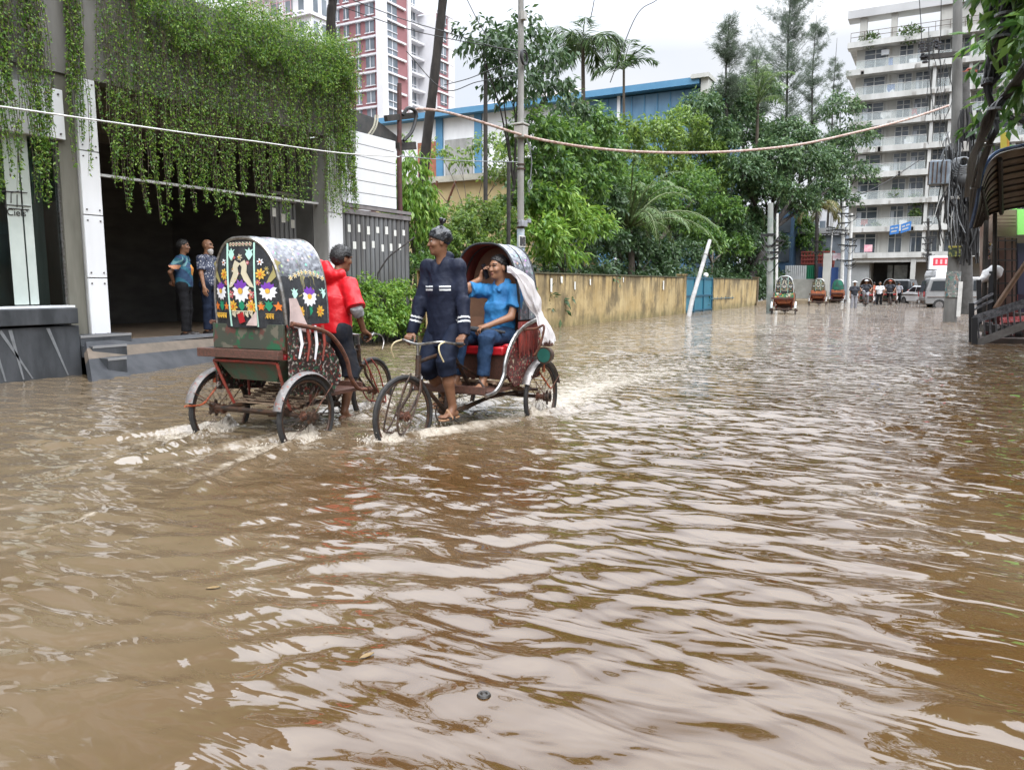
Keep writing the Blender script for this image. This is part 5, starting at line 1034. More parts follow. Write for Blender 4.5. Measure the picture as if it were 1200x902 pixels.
        for yc in (.265, -.265): glyphs(m, P(yc, 1.19, .002)+V(-.012, 0, 0), (.22*math.copysign(1, yc), -.97, 0) if yc < 0 else (-.22, -.97, 0), (0, 0, 1), .15, .04, 4, rng, 2)
        rq = random.Random(5)
        for k in range(30):
            y, z = rq.uniform(-.33, .33), rq.uniform(1.2, 1.74)
            if abs(abs(y)-.15) < .03 or z > 1.12+.72*(1-(y/HW)**2)**.5-.05: continue
            flower(m, lambda a, b, l=.004: P(a, b, l*.4), y, z, rq.uniform(.014, .024), 6, rq.choice([2, 3, 4, 5, 5, 6, 8]), rq.choice([1, 2, 3]))
        m.build('applique', pal.get('app', APP), bp)
        m = MB()
        for yc in (.15, -.15): m.tube([P(yc, 1.12+.7*i/8*(1-.0*i), .003) for i in range(9)], .008, 6)
        m.build('piping', APP[7], bp, smooth=True)
        for y in (1, -1):
            Ps = lambda a, z, lift=.004: V(a, (abs(hood_pt(max(.001, math.asin(min(1, max(0.001, (z-HZ0)/(HZ1-HZ0)))**(1/.78))/math.pi), a).y)+lift+.004)*y, z)
            m = MB(); flower(m, Ps, .02, 1.37, .09, 12, 1, 2, top=0); shape(m, Ps, .02, 1.25, .045, LEAF, 4)
            for s_ in (1, -1): shape(m, Ps, .02+.09*s_, 1.47, .1, BIRD, 8, -s_); flower(m, Ps, .02+.13*s_, 1.24, .055, 8, 2, 3); shape(m, Ps, .02+.18*s_, 1.40, .05, LEAF, 7)
            for k in range(9): flower(m, Ps, -.18+.05*k, 1.53+.05*math.sin(k/8*math.pi), .026, 6, 5, 2)
            m.build('side_applique', pal.get('app', APP), hood)
    if pal.get('flap'):
        m = MB()
        m.grid([[V(-.27+.02*j, -.415-.006*math.sin(j*2+i), 1.36-.3*i/5-.03*j*0) + V(.045*i/5*j, 0, 0) for j in range(5)] for i in range(6)], .004)
        m.build('cloth_flap', PINKC, r, smooth=True)
        m = MB(); m.grid([[V(-.385+.006*math.sin(i*3+j), -.16+.03*j*i/4*1.4, 1.26-.13*i/4) for j in range(4)] for i in range(5)], .004); m.m = 1; m.grid([[V(-.387, .05-.02*j-.012*i, 1.225-.04*i+.006*j) for j in range(4)] for i in range(3)], .006); m.build('back_flap', [PINKC, REDV], r, smooth=True)
    if pal.get('lamp'):
        m = MB(); m.tube([(-.02, .62, .79), (-.1, .62, .79)], [.085, .075], 16); m.tube([(-.05, .5, .79), (-.05, .6, .79)], .014, 8); m.m = 1; m.tube([(-.015, .62, .79), (-.02, .62, .79)], .07, 16)
        m.build('side_lamp', [STEEL, M('lamp_teal', (.02, .1, .08), rough=.25)], r, smooth=True)
        m = MB(); m.tube(spline([(.1, .46, 1.04), (.1, .6, 1.06), (.1, .68, 1.08), (.1, .64, .9), (.1, .58, .80)], 5), .012, 8); m.build('side_rail', RUST, r, smooth=True)
    for o in r.children:
        if o.name.split('.')[0] in ('seat_box', 'footboard', 'rear_board', 'rear_plank', 'body_strut', 'seat_cushion', 'backrest', 'side_panel', 'arm_scroll', 'tassels', 'hood', 'cloth_flap', 'back_flap', 'side_lamp', 'side_rail', 'slatted_rack'): o.location.x = BX
    return r
def rick_tf(r, p):
    c, s = math.cos(r.rotation_euler.z), math.sin(r.rotation_euler.z); return V(r.location.x+p[0]*c-p[1]*s, r.location.y+p[0]*s+p[1]*c, r.location.z+p[2])
PAL_A = dict(board=paintwork('green_painted_board', [(.02, .1, .045), (.11, .045, .035), (.13, .12, .09)], (.05, .058, .042), 8), side=paintwork('side_paint', [(.25, .04, .03), (.02, .1, .05), (.3, .27, .24)], (.03, .02, .018), 30), top=HOODC, hoodside=BLACKC, flap=True, crank=math.pi/2+.5, stay=REDP, scroll=RUST, fender=paintwork('fender_paint', [(.2, .07, .05), (.2, .19, .18)], (.14, .13, .125), 26))
PAL_B = dict(board=GREENP, side=paintwork('side_paint_red', [(.3, .03, .03), (.05, .03, .025), (.35, .3, .22)], (.07, .02, .018), 34), top=HOODC, hoodside=HOODC, rim=BLACKC, lamp=True, applique=False, hx1=.06, ntas=26, tas=[REDP, M('tassel_maroon', (.12, .015, .015), rough=.8)], crank=-.13, lever=M('yellowed_lever', (.5, .42, .25), rough=.4), box=BROWNW)
WZ = -.18
RA = rickshaw('rickshaw', 'rickshaw with black flower-appliqued hood and green rear board, pedalled away from the camera', (-5.20, 4.83, WZ), R(93), PAL_A, steer=R(0), group='rickshaws on the flooded street')
RB = rickshaw('rickshaw', 'rickshaw carrying a blue-shirted passenger', (-3.99, 6.9, WZ), R(-90), PAL_B, steer=R(-8), group='rickshaws on the flooded street')
RB['label'] = 'rickshaw with red seat carrying a blue-shirted passenger toward the camera'
# ------------------------------------------------------------------ trees and bushes
BARK = M('bark_grey', (.11, .09, .07), (.06, .05, .04), scale=6, stretch=(1, 1, .3), rough=.95, bump=.6); BARKD = M('bark_dark', (.014, .012, .011), (.032, .027, .023), scale=8, stretch=(1, 1, .3), rough=.95, bump=.5)
L_MID = leafmat('leaf_mid', (.03, .085, .016), (.07, .155, .028), (.16, .27, .05)); L_BRI = leafmat('leaf_bright', (.07, .17, .02), (.14, .27, .035), (.26, .39, .07)); L_DRK = leafmat('leaf_dark', (.02, .052, .018), (.04, .085, .028), (.075, .13, .045), trans=.25)
L_YEL = leafmat('leaf_yellowish', (.045, .1, .018), (.1, .18, .03), (.2, .29, .055)); L_CAS = leafmat('casuarina_needle', (.05, .075, .05), (.08, .11, .07), (.12, .15, .1), trans=.3, rough=.7); L_PALM = leafmat('palm_leaf', (.02, .05, .015), (.045, .09, .025), (.09, .14, .045), trans=.25); L_PALML = leafmat('palm_leaf_light', (.06, .11, .03), (.1, .17, .05), (.17, .25, .09), trans=.3)
L_GRY = leafmat('leaf_greygreen', (.03, .07, .028), (.06, .12, .042), (.13, .2, .075), trans=.25)
def sprays(blobs, n, per, size, droop=.5, asp=.42, shell=.55):
    w = np.array([b[3]**2 for b in blobs]); pick = RNG.choice(len(blobs), n, p=w/w.sum()); C = np.array([b[:3] for b in blobs])[pick]; r = np.array([b[3] for b in blobs])[pick]
    d = rdir(n); d[:, 2] = np.where(d[:, 2] < -.3, -d[:, 2]*.4, d[:, 2]); d = unit(d)
    lump = 1+.22*np.sin(d[:, 0]*7+pick)*np.sin(d[:, 1]*6+2*pick)*np.sin(d[:, 2]*5+pick)
    P = C + d*(r*lump*(shell+(1-shell)*RNG.uniform(0, 1, n)**.5))[:, None]*np.array([1, 1, .85])
    tw = unit(d*.8+rdir(n)*.6+np.array([0, 0, -droop*.4])); Pp = np.repeat(P, per, 0); T = np.repeat(tw, per, 0); k = len(Pp); s_ = RNG.uniform(0, 1, (k, 1))
    Pp = Pp + T*s_*size*2.2; D = unit(T*.5+rdir(k)*.75+np.array([0, 0, -droop])); U = unit(rdir(k)*.7+np.array([0, 0, 1.0]))
    return leaves(Pp, D, U, size*RNG.uniform(.6, 1.35, k), size*asp*RNG.uniform(.7, 1.3, k), .1)
def tree(label, base, blobs, n, per, size, mat, r0=.16, bark=BARK, name='broadleaf_tree', asp=.42, droop=.5, cat='tree', group=None, lean=None, shell=.55):
    """base (x, y); blobs: (x, y, z, r) in the world"""
    o = root(name, label, cat, (base[0], base[1], -.18), 0, group); co, q = sprays(blobs, n, per, size, droop, asp, shell); npmesh('crown', co, q, mat, o, world=True)
    m = MB(); b0 = V(base[0], base[1], -.2); zc = np.mean([b[2] for b in blobs]); top = lean or V(np.mean([b[0] for b in blobs]), np.mean([b[1] for b in blobs]), zc); fork = b0.lerp(top, .55)+V(.1, 0, 0)
    m.tube(spline([b0, b0.lerp(fork, .5)+V(r0*.6, -r0*.4, 0), fork], 4), [r0*(1-.4*i/8) for i in range(9)], 9)
    for b in blobs:
        e = V(*b[:3]); mid = fork.lerp(e, .5)+V(RNG.uniform(-.2, .2), RNG.uniform(-.2, .2), .15)
        m.tube(spline([fork, mid, e], 3), [r0*.5*(1-.13*i) for i in range(7)], 6)
        for k in range(4):
            d = V(*rdir(1)[0]); d.z = abs(d.z)*.6; m.tube([mid.lerp(e, .4+.15*k), e+d*b[3]*.85], [r0*.16, r0*.04], 4)
    m.build('trunk', bark, o, world=True, smooth=True); return o
def B_(px, py, X, r): p = PX(px, py, X); return (p.x, p.y, p.z, r)
def BY(px, py, Y, r): p = PY(px, py, Y); return (p.x, p.y, p.z, r)
def base_of(bl): return (float(np.mean([b[0] for b in bl])), float(np.mean([b[1] for b in bl])))
T_ = 'trees behind the compound wall'
bl = [B_(585, 62, -12, .62), B_(612, 48, -12, .6), B_(640, 70, -12.2, .6), B_(560, 48, -12, .42), B_(600, 100, -12, .65), B_(640, 105, -12.2, .65), B_(668, 128, -12.3, .55)]
tree('tall sparse dark-leaved tree rising behind the grey concrete pole', (-12, 20.3), bl, 520, 6, .24, L_DRK, .08, BARKD, droop=.75, group=T_, shell=.35)
bl = [B_(628, 160, -12, .75), B_(660, 170, -12, .8), B_(690, 150, -12.6, .8), B_(640, 205, -11.8, .8), B_(675, 215, -12, .9), B_(620, 235, -11.8, .6), B_(700, 190, -12.6, .7)]
tree('bushy mid green tree between the grey pole and the drooping palm', base_of(bl), bl, 1900, 7, .22, L_MID, .12, droop=.7, group=T_)
bl = [B_(645, 240, -11.4, .55), B_(665, 262, -11.3, .6), B_(630, 275, -11.2, .5), B_(655, 295, -11.2, .5), B_(690, 265, -11.6, .5)]
tree('bright green long-leaved young tree overhanging the near end of the yellow wall', base_of(bl), bl, 620, 8, .28, L_BRI, .06, asp=.3, droop=.55, group=T_)
bl = [B_(702, 240, -12.5, .8), B_(705, 285, -12.2, .8), B_(735, 290, -12.4, .8), B_(770, 300, -12.5, .8), B_(800, 300, -12.3, .8), B_(750, 255, -13.5, 1)]
tree('dark tree low behind the middle of the yellow wall', base_of(bl), bl, 1700, 7, .22, L_DRK, .1, BARKD, group=T_)
bl = [B_(770, 165, -14.5, 1.2), B_(800, 150, -14.8, 1.2), B_(820, 180, -14.5, 1.3), B_(780, 200, -14.2, 1.2), B_(745, 190, -14.2, 1.0), B_(830, 215, -13.8, 1.2), B_(730, 160, -14.5, .8)]
tree('yellow-green tree in front of the blue cladding', base_of(bl), bl, 2000, 6, .27, L_YEL, .15, group=T_)
bl = [B_(700, 215, -13.5, 1.1), B_(735, 225, -13.8, 1.2), B_(765, 240, -13.6, 1.2), B_(790, 262, -13.4, 1.1), B_(812, 215, -13.6, 1.1), B_(720, 262, -13, .9), B_(845, 205, -13.6, 1.2), B_(700, 170, -13.6, .9)]
tree('mid green tree filling the gap behind the drooping date palm', base_of(bl), bl, 2600, 6, .23, L_MID, .12, group=T_)
bl = [B_(800, 225, -13, 1.0), B_(845, 250, -12.6, 1.1), B_(825, 285, -12.2, 1.0), B_(860, 290, -11.8, .9)]
tree('mid green tree hanging over the blue gate', base_of(bl), bl, 1300, 6, .24, L_MID, .12, group=T_)
bl = [B_(850, 130, -14, 1.7), B_(885, 110, -14, 1.6), B_(835, 165, -14, 1.4), B_(875, 160, -13.5, 1.6), B_(820, 130, -14.5, 1.0)]
tree('dense grey-green tree below the casuarinas', base_of(bl), bl, 2300, 6, .3, L_GRY, .2, BARKD, group=T_)
bl = [B_(905, 190, -10.5, 1.5), B_(945, 200, -9.2, 1.6), B_(925, 165, -10, 1.4), B_(970, 225, -8.6, 1.2), B_(895, 225, -10.8, 1.5), B_(935, 240, -9.5, 1.1), B_(870, 205, -11.8, 1.3), B_(975, 190, -8.9, 1.0)]
tree('big spreading dark tree overhanging the street beyond the yellow wall', (-11.6, 50), bl, 3600, 6, .3, L_GRY, .32, BARKD, group=T_)
bl = [B_(880, 265, -12.4, 1.2), B_(900, 285, -11.8, 1.1), B_(860, 260, -12.8, 1.2), B_(892, 310, -11.4, .7)]
tree('dark leafy tree against the end of the yellow wall', base_of(bl), bl, 1400, 6, .26, L_DRK, .18, BARKD, group=T_)
bl = [(-12, 53, 2.2, 1.5), (-12.8, 56, 2.4, 1.5), (-13.6, 58, 4.5, 1.8), (-14, 62, 4, 2), (-11.6, 51.5, 4.2, 1.2), (-12.2, 54, 5, 1.4), (-11.4, 60, .9, 1.2), (-12.5, 64, 1.2, 1.6)]
tree('dark tree filling the corner between the yellow wall end and the blue building', base_of(bl), bl, 1700, 6, .3, L_DRK, .15, BARKD, group=T_)
bl = [BY(985, 130, 78, 1.6), BY(1000, 165, 78, 1.6), BY(975, 175, 78, 1.8), BY(1003, 205, 78, 1.5), BY(985, 235, 78, 1.3)]
tree('loose grey-green tree in front of the left edge of the apartment block', base_of(bl), bl, 900, 6, .34, L_GRY, .15, BARKD, group=T_, shell=.3)
bl = [BY(948, 285, 70, .9), BY(958, 300, 70, .7), BY(935, 265, 70, 1.0)]
tree('small green tree in front of the white building at the street end', base_of(bl), bl, 500, 6, .3, L_MID, .1, group=T_)
bl = [B_(740, 240, -15.5, 1.6), B_(780, 265, -15.3, 1.6), B_(700, 275, -15, 1.4), B_(815, 275, -14.8, 1.5), B_(750, 295, -14.8, 1.2), B_(835, 240, -15, 1.5), B_(690, 225, -15, 1.3)]
tree('deep dark tree mass between the yellow wall and the blue cladding', base_of(bl), bl, 2800, 6, .28, L_DRK, .2, BARKD, group=T_, shell=.3)
# under-storey behind the wall
und = [(x, y, z, r) for x, y, z, r in [(-12+RNG.uniform(-1.6, .4), y, RNG.uniform(.6, 1.9), RNG.uniform(.6, 1.1)) for y in np.arange(19.5, 66, .7)]]
co, q = sprays(und, 4200, 6, .24); tag(npmesh('undergrowth', co, q, L_DRK), 'dark undergrowth filling the ground behind the yellow wall', 'undergrowth', kind='stuff')
# casuarinas
def casuarina(label, x, y, z0, ztop, rad, n):
    o = root('casuarina_tree', label, 'tree', (x, y, -.18), 0, T_); m = MB(); m.tube([(x, y, -.2), (x+.1, y, z0), (x-.1, y+.1, (z0+ztop)/2), (x+.05, y, ztop)], [.16, .11, .06, .015], 8); Ps = []; Ds = []
    for i in range(n):
        f = RNG.uniform(.0, .93)**1.15; z = z0+(ztop-z0)*f; a = RNG.uniform(0, 6.28); l = rad*(1-f)**.5*RNG.uniform(.35, 1.15)*(.75+.4*math.sin(z*1.7+a*2))+.35; b0 = V(x, y, z); e = b0+V(math.cos(a)*l, math.sin(a)*l, l*RNG.uniform(.4, 1.1)); pts = spline([b0, b0.lerp(e, .5)+V(0, 0, -.1*l), e], 5); m.tube(pts, [.03*(1-f*.6)*(1-j/11.5) for j in range(len(pts))], 4, cap=False)
        for j in range(40):
            t = RNG.uniform(.15, 1); p = b0.lerp(e, t)+V(*(RNG.normal(size=3)*.1)); Ps.append(p); Ds.append((math.cos(a)*.5+RNG.normal()*.5, math.sin(a)*.5+RNG.normal()*.5, RNG.uniform(-.6, .9)))
    P = np.repeat(np.array([tuple(p) for p in Ps]), 6, 0); D = np.repeat(np.array(Ds), 6, 0)+RNG.normal(size=(len(P), 3))*.35; P = P+RNG.normal(size=P.shape)*.05
    co, q = leaves(P, D, rdir(len(P)), RNG.uniform(.22, .5, len(P)), .021); npmesh('crown', co, q, L_CAS, o, world=True); m.build('trunk', BARKD, o, world=True, smooth=True)
for px, yb, yt, X, rad, n, lab in ((920, 150, -90, -12.5, 3.7, 120, 'tallest wispy casuarina against the sky left of the apartment block'), (950, 150, 5, -12, 2.0, 50, 'wispy casuarina just right of the tallest one'), (850, 140, 14, -13.5, 1.5, 46, 'slender casuarina standing beside the pale roof house'), (884, 140, 52, -13.2, 1.8, 36, 'shorter casuarina between the two tall wispy ones'), (973, 190, 28, -12.2, 2.0, 44, 'thin casuarina beside the apartment block ledges')):
    p = PX(px, yb, X); casuarina(lab, p.x, p.y, p.z, PX(px, yt, X).z, rad, n)
# palms
def fronds(c, n, length, leaflet, mat, o, droop=1.0, up=.6, w=.05, az=None, name='crown', seed=1, pairs=26):
    rg = np.random.default_rng(seed); m = MB(); P = []; D = []; U = []; Ln = []
    for i in range(n):
        a = (2*math.pi*i/n+rg.uniform(-.25, .25)) if az is None else az[i % len(az)]+rg.uniform(-.2, .2); e = rg.uniform(up-.55, up+.5); L_ = length*rg.uniform(.75, 1.1); p = V(*c); pts = [p]; ang = e
        for j in range(10): p = p+V(math.cos(a)*math.cos(ang), math.sin(a)*math.cos(ang), math.sin(ang))*L_/10; pts.append(p); ang -= droop*(.05+.025*j)*rg.uniform(.7, 1.2)
        m.tube(pts, [.035*length/2.5*(1-.085*j) for j in range(11)], 5, cap=False); side = V(-math.sin(a), math.cos(a), 0)
        for j in range(pairs):
            t = .12+.88*j/pairs; k = min(9, int(t*10)); q = pts[k].lerp(pts[k+1], t*10-k); d = (pts[k+1]-pts[k]).normalized()
            for s_ in (-1, 1): P.append(q); D.append(d*.75+side*s_*.85+V(0, 0, -.28*droop)+V(*(rg.normal(size=3)*.14))); U.append(V(0, 0, 1)); Ln.append(leaflet*(math.sin(math.pi*min(1, t*.85+.12))*.8+.25))
    co, q = leaves(np.array([tuple(v) for v in P]), np.array([tuple(v) for v in D]), np.array([tuple(v) for v in U])+.001, np.array(Ln), w); f = npmesh(name, co, q, mat, o, world=True); m.build('stalks', M('palm_stalk', (.1, .13, .05), rough=.7), f if False else o, world=True, smooth=True)
def palm(label, c, base, n, length, leaflet, mat, r=.1, bark=BARK, **k):
    o = root('palm_tree', label, 'palm', (base[0], base[1], -.18), 0, 'palms'); m = MB(); b0 = V(base[0], base[1], -.2); m.tube(spline([b0, b0.lerp(V(*c), .5)+V(.1, .05, 0), V(*c)], 5), [r*(1.15-.04*i) for i in range(11)], 8); m.build('trunk', bark, o, world=True, smooth=True); fronds(c, n, length, leaflet, mat, o, **k)
c = PX(683, 52, -15.5); palm('areca palm with ragged drooping fronds, the left of the pair against the sky', c, (c.x, c.y), 15, 2.5, 1.0, L_PALM, .12, droop=1.55, up=.5, w=.085, seed=3, pairs=30)
c = PX(731, 82, -15.5); palm('smaller areca palm with upswept fronds, the right of the pair against the sky', c, (c.x, c.y), 9, 2.1, .8, L_PALM, .09, droop=1.15, up=.75, w=.08, seed=5, pairs=26)
c = PX(738, 268, -12.2); palm('pale feathery date palm drooping over the middle of the yellow wall', c, (c.x, c.y), 30, 4.3, .5, L_PALML, .16, droop=1.25, up=.85, w=.028, seed=8, pairs=70)
c = PX(888, 122, -12.0); palm('bright coconut palm standing up out of the dark trees', c, (c.x, c.y), 12, 3.4, .8, L_PALML, .14, droop=1.2, up=1.0, w=.06, seed=12, pairs=34)
c = PY(958, 243, 66); palm('yellowing palm with hanging fronds beside the white building', c, (c.x, c.y), 14, 2.8, .7, leafmat('palm_leaf_yellow', (.1, .11, .03), (.17, .16, .05), (.24, .2, .08)), .13, BARKD, droop=1.7, up=.5, w=.07, seed=14, pairs=30)
c = PX(880, 250, -11.6); palm('dark palm with dead hanging fronds at the end of the yellow wall', c, (c.x, c.y), 13, 2.6, .6, L_DRK, .22, BARKD, droop=1.9, up=.35, w=.05, seed=17, pairs=30)
# dark leaning trunks
def trunk(label, pts, r, name='palm_tree'):
    o = root(name, label, 'tree trunk', (pts[0].x, pts[0].y, -.18)); m = MB(); sp_ = spline(pts, 6); k = len(sp_); m.tube(sp_, [r*(1.1-.25*i/k)*(1+.05*math.sin(i*2.1)) for i in range(k)], 10); m.build('trunk', BARKD, o, world=True, smooth=True)
    return o
b = PX(486, 300, -14.5); o = trunk('dark palm trunk leaning to the right behind the boarded wall', [V(b.x, b.y, -.2), PX(497, 200, -14.5), PX(508, 100, -14.4), PX(519, 0, -14.3), PX(524, -60, -14.2)], .15); c = PX(526, -75, -14.2); fronds(c, 12, 2.6, .6, L_PALM, o, droop=1.5, up=.7, w=.06, seed=31)
b = PX(388, 120, -15.5); o = trunk('upright dark palm trunk above the creeper-covered roof', [V(b.x, b.y, -.2), PX(388, 60, -15.5), PX(390, 0, -15.5), PX(391, -50, -15.5)], .13); c = PX(391, -60, -15.5); fronds(c, 11, 2.2, .6, L_PALM, o, droop=1.5, up=.7, w=.06, seed=32)
# bushes
S_G = 'bushes along the left verge'
bl = [B_(445, 350, -11.0, .36), B_(462, 372, -10.9, .36), B_(440, 385, -10.8, .34), B_(478, 385, -10.9, .34), B_(425, 372, -11, .3), B_(470, 345, -11.1, .3), B_(430, 335, -11.2, .22)]
tree('bright green shrub in front of the steel gate behind the pullers', base_of(bl), bl, 1100, 7, .085, L_BRI, .03, name='shrub', cat='shrub', group=S_G, asp=.5)
bl = [B_(484, 195, -12.6, .3), B_(478, 225, -12.5, .42), B_(490, 245, -12.5, .4), B_(484, 270, -12.5, .35), B_(470, 240, -12.4, .3)]
tree('glossy drooping mango sapling at the end of the boarded wall', base_of(bl), bl, 430, 8, .2, L_BRI, .04, name='shrub', cat='shrub', group=S_G, asp=.28, droop=1.3)
bl = [B_(530, 265, -12.2, .6), B_(560, 258, -12.2, .6), B_(585, 262, -12, .5), B_(545, 290, -12, .6), B_(575, 290, -11.8, .55), B_(515, 290, -12, .5), B_(598, 240, -12.2, .4), B_(560, 320, -11.6, .6)]
tree('yellow-green bush behind the rickshaw passenger', base_of(bl), bl, 1500, 7, .13, L_YEL, .05, name='shrub', cat='shrub', group=S_G)
bl = [B_(500, 320, -11.6, .5), B_(520, 350, -11.4, .5), B_(550, 360, -11.2, .5), B_(600, 330, -11, .5), B_(495, 375, -11.2, .4)]
tree('dark low bush between the two pullers and the yellow wall', base_of(bl), bl, 1000, 7, .12, L_MID, .05, name='shrub', cat='shrub', group=S_G)
bl = [BY(572, 175, 32, .7), BY(540, 190, 32, .5), BY(590, 205, 32, .7), BY(515, 178, 32, .4), BY(600, 180, 31, .6), BY(470, 170, 30, .3)]
tree('thin yellow-leaved creeper tree in front of the warehouse wall', base_of(bl), bl, 330, 6, .22, L_YEL, .05, group=T_, shell=.2)
m_ = root('bare_stem', 'long bare arching stem in front of the steel gate', 'stem', (-11, 14, 0)); m = MB(); m.tube(spline([PX(443, 320, -11), PX(455, 302, -10.9), PX(470, 290, -10.8), PX(486, 278, -10.8)], 5), .018, 6); m.tube([PX(443, 320, -11), PX(440, 380, -11)], .018, 6); m.build('stem', BARKD, m_, world=True)
# right-hand tree over the shop
rt = [PD(1192, 62, 16), PD(1215, 40, 15.5), PD(1182, 138, 16), PD(1205, 125, 15.5), PD(1240, 90, 14.5), PD(1260, 0, 12), PD(1290, -60, 12), PD(1220, -50, 13), PD(1330, 60, 11), PD(1350, -120, 11), PD(1240, -160, 12.5)]
bl = [(p.x, p.y, p.z, r) for p, r in zip(rt, (.42, .55, .28, .42, .7, .8, 1.2, .9, 1.2, 1.4, 1.3))]
tree('large-leaved green tree leaning over the corner shop roof', (PD(1290, 300, 13).x, PD(1290, 300, 13).y), bl, 1100, 8, .3, leafmat('leaf_big', (.03, .09, .018), (.06, .14, .028), (.12, .21, .045)), .2, BARKD, asp=.36, droop=.7, shell=.4)
# ------------------------------------------------------------------ poles and cables
POLEC = M('pole_concrete', (.27, .265, .25), (.17, .165, .15), scale=4, stretch=(1, 1, .3), rough=.85, bump=.2); POLED = M('pole_dark', (.022, .02, .018), (.045, .04, .035), scale=5, rough=.8); POLEW = M('pole_white', (.6, .6, .58), (.45, .45, .43), scale=4, rough=.6); CAB = M('black_cable', (.008, .008, .009), (.018, .018, .018), scale=10, rough=.55); CABG = M('grey_cable', (.22, .23, .24), (.12, .13, .14), scale=10, rough=.6); PVCB = M('weathered_box', (.42, .41, .38), (.3, .29, .27), scale=6, rough=.6)
def cable(name, label, pts, r, mat=CAB, n=6, cat='cable', group=None, k=8):
    m = MB(); sp_ = spline(pts, k); o_ = pts[0]; m.tube([p-V(*o_) for p in sp_], r, n); o = m.build(name, mat, smooth=True); o.location = o_; return tag(o, label, cat, group)
# grey concrete pole by the near end of the wall
GX = -9.95; a = PX(610, 330, GX); d0 = (a.y*_cy - GX*_sy)
gpo = root('utility_pole', 'grey concrete utility pole with posters at the near end of the yellow wall', 'pole', (GX, a.y, -.18), 0, 'utility poles')
m = MB(); m.tube([V(GX, a.y, -.2), PX(607, 155, GX)*1 if False else V(GX, a.y, 4.5), V(GX, a.y, 10.5)], [.1, .085, .07], 14); m.build('shaft', POLEC, gpo, world=True, smooth=True)
zP = lambda py: PX(608, py, GX).z
m = MB(); m.tube([V(GX+.005, a.y, zP(318)), V(GX+.005, a.y, zP(268))], .101, 14); m.build('painted_band', M('pale_blue_paint', (.3, .4, .5), (.45, .48, .5), scale=6, rough=.7), gpo, world=True, smooth=True)
m = MB(); m.cbox(V(GX+.05, a.y-.08, zP(155)), (.28, .28, .30)); m.cbox(V(GX+.05, a.y-.08, zP(146)), (.33, .33, .05)); m.build('junction_box', PVCB, gpo, world=True, bevel=.015)
m = MB(); m.ring(V(GX+.15, a.y-.1, zP(68)), .17, .035, 'x', 20, 6); m.ring(V(GX+.17, a.y-.12, zP(70)), .15, .02, 'x', 20, 6); m.build('cable_coil', CAB, gpo, world=True, smooth=True)
m = MB(); m.cbox(V(GX+.12, a.y-.06, zP(19)), (.1, .16, .2)); m.build('small_box', PVCB, gpo, world=True)
m = MB(); m.cbox(V(GX+.12, a.y-.14, zP(283)), (.02, .34, .3)); q = m.build('sign_frame', POLEW, gpo, world=True); m = MB(); m.cbox(V(GX+.132, a.y-.14, zP(283)), (.012, .28, .24)); m.build('picture', paintwork('poster_dark', [(.2, .19, .18), (.08, .05, .04)], (.02, .02, .022), 6), q, world=True)
for y in (193, 198, 262, 267): m = MB(); m.cyl(V(GX, a.y, zP(y)), V(GX, a.y, zP(y)+.03), .115, n=14); m.build('strap', STEEL, gpo, world=True)
m = MB(); m.cbox(V(GX+.1, a.y-.05, zP(262)), (.12, .30, .16)); m.cbox(V(GX+.1, a.y+.28, zP(258)), (.1, .1, .1)); m.build('clamp_box', M('clamp_grey', (.3, .31, .34), (.2, .2, .22), scale=8, rough=.6), gpo, world=True, bevel=.01)
m = MB(); p = V(GX+.12, a.y+.06, zP(160)); m.tube(spline([p, p+V(.1, .12, -.5), p+V(.05, .2, -.9), p+V(.02, .15, -1.4)], 5), .015, 5); m.tube(spline([p, p+V(.12, .1, -.3), p+V(.1, .3, -.2)], 5), .012, 5); m.ring(p+V(.05, .15, -1.2), .12, .012, 'x', 16, 5); m.build('dangling_cable', CABG, gpo, world=True, smooth=True)
# thin dark posts
def post(label, px, py0, py1, X, r, mat=POLED, name='utility_pole', lean=0, zb=None, cat='pole'):
    a, b = PX(px, py1, X), PX(px+lean, py0, X); o = root(name, label, cat, (X, a.y, -.18), 0, 'utility poles'); m = MB(); m.tube([V(a.x, a.y, -.2 if zb is None else zb), a, b], [r*1.1, r, r*.9], 10); m.build('shaft', mat, o, world=True, smooth=True); return o, b
post('thin dark post left of the grey concrete pole, reaching above the cream building', 569, 76, 245, -12.2, .065)
post('slim black post close behind the grey concrete pole', 596, 190, 300, -11, .06)
# rusty steel pole with crossarm
o, tp = post('rusty steel pole with a crossarm at the end of the boarded wall', 468, 98, 200, -11.75, .06, M('rusty_pole', (.06, .03, .028), (.1, .04, .035), scale=6, rough=.8)); X = -11.75
m = MB(); a = PX(452, 139, X); b = PX(488, 135, X); m.bar(a, b, .1, .14); a2, b2 = PX(466, 172, X), PX(486, 171, X); m.bar(a2, b2, .1, .18); m.build('crossarm', POLED, o, world=True)
m = MB(); m.tube(spline([PX(473, 165, X+.15), PX(482, 155, X+.2), PX(487, 140, X+.2), PX(486, 130, X+.2), PX(478, 127, X+.2), PX(472, 135, X+.15)], 5), .045, 7); m.build('cable_loop', CAB, o, world=True, smooth=True)
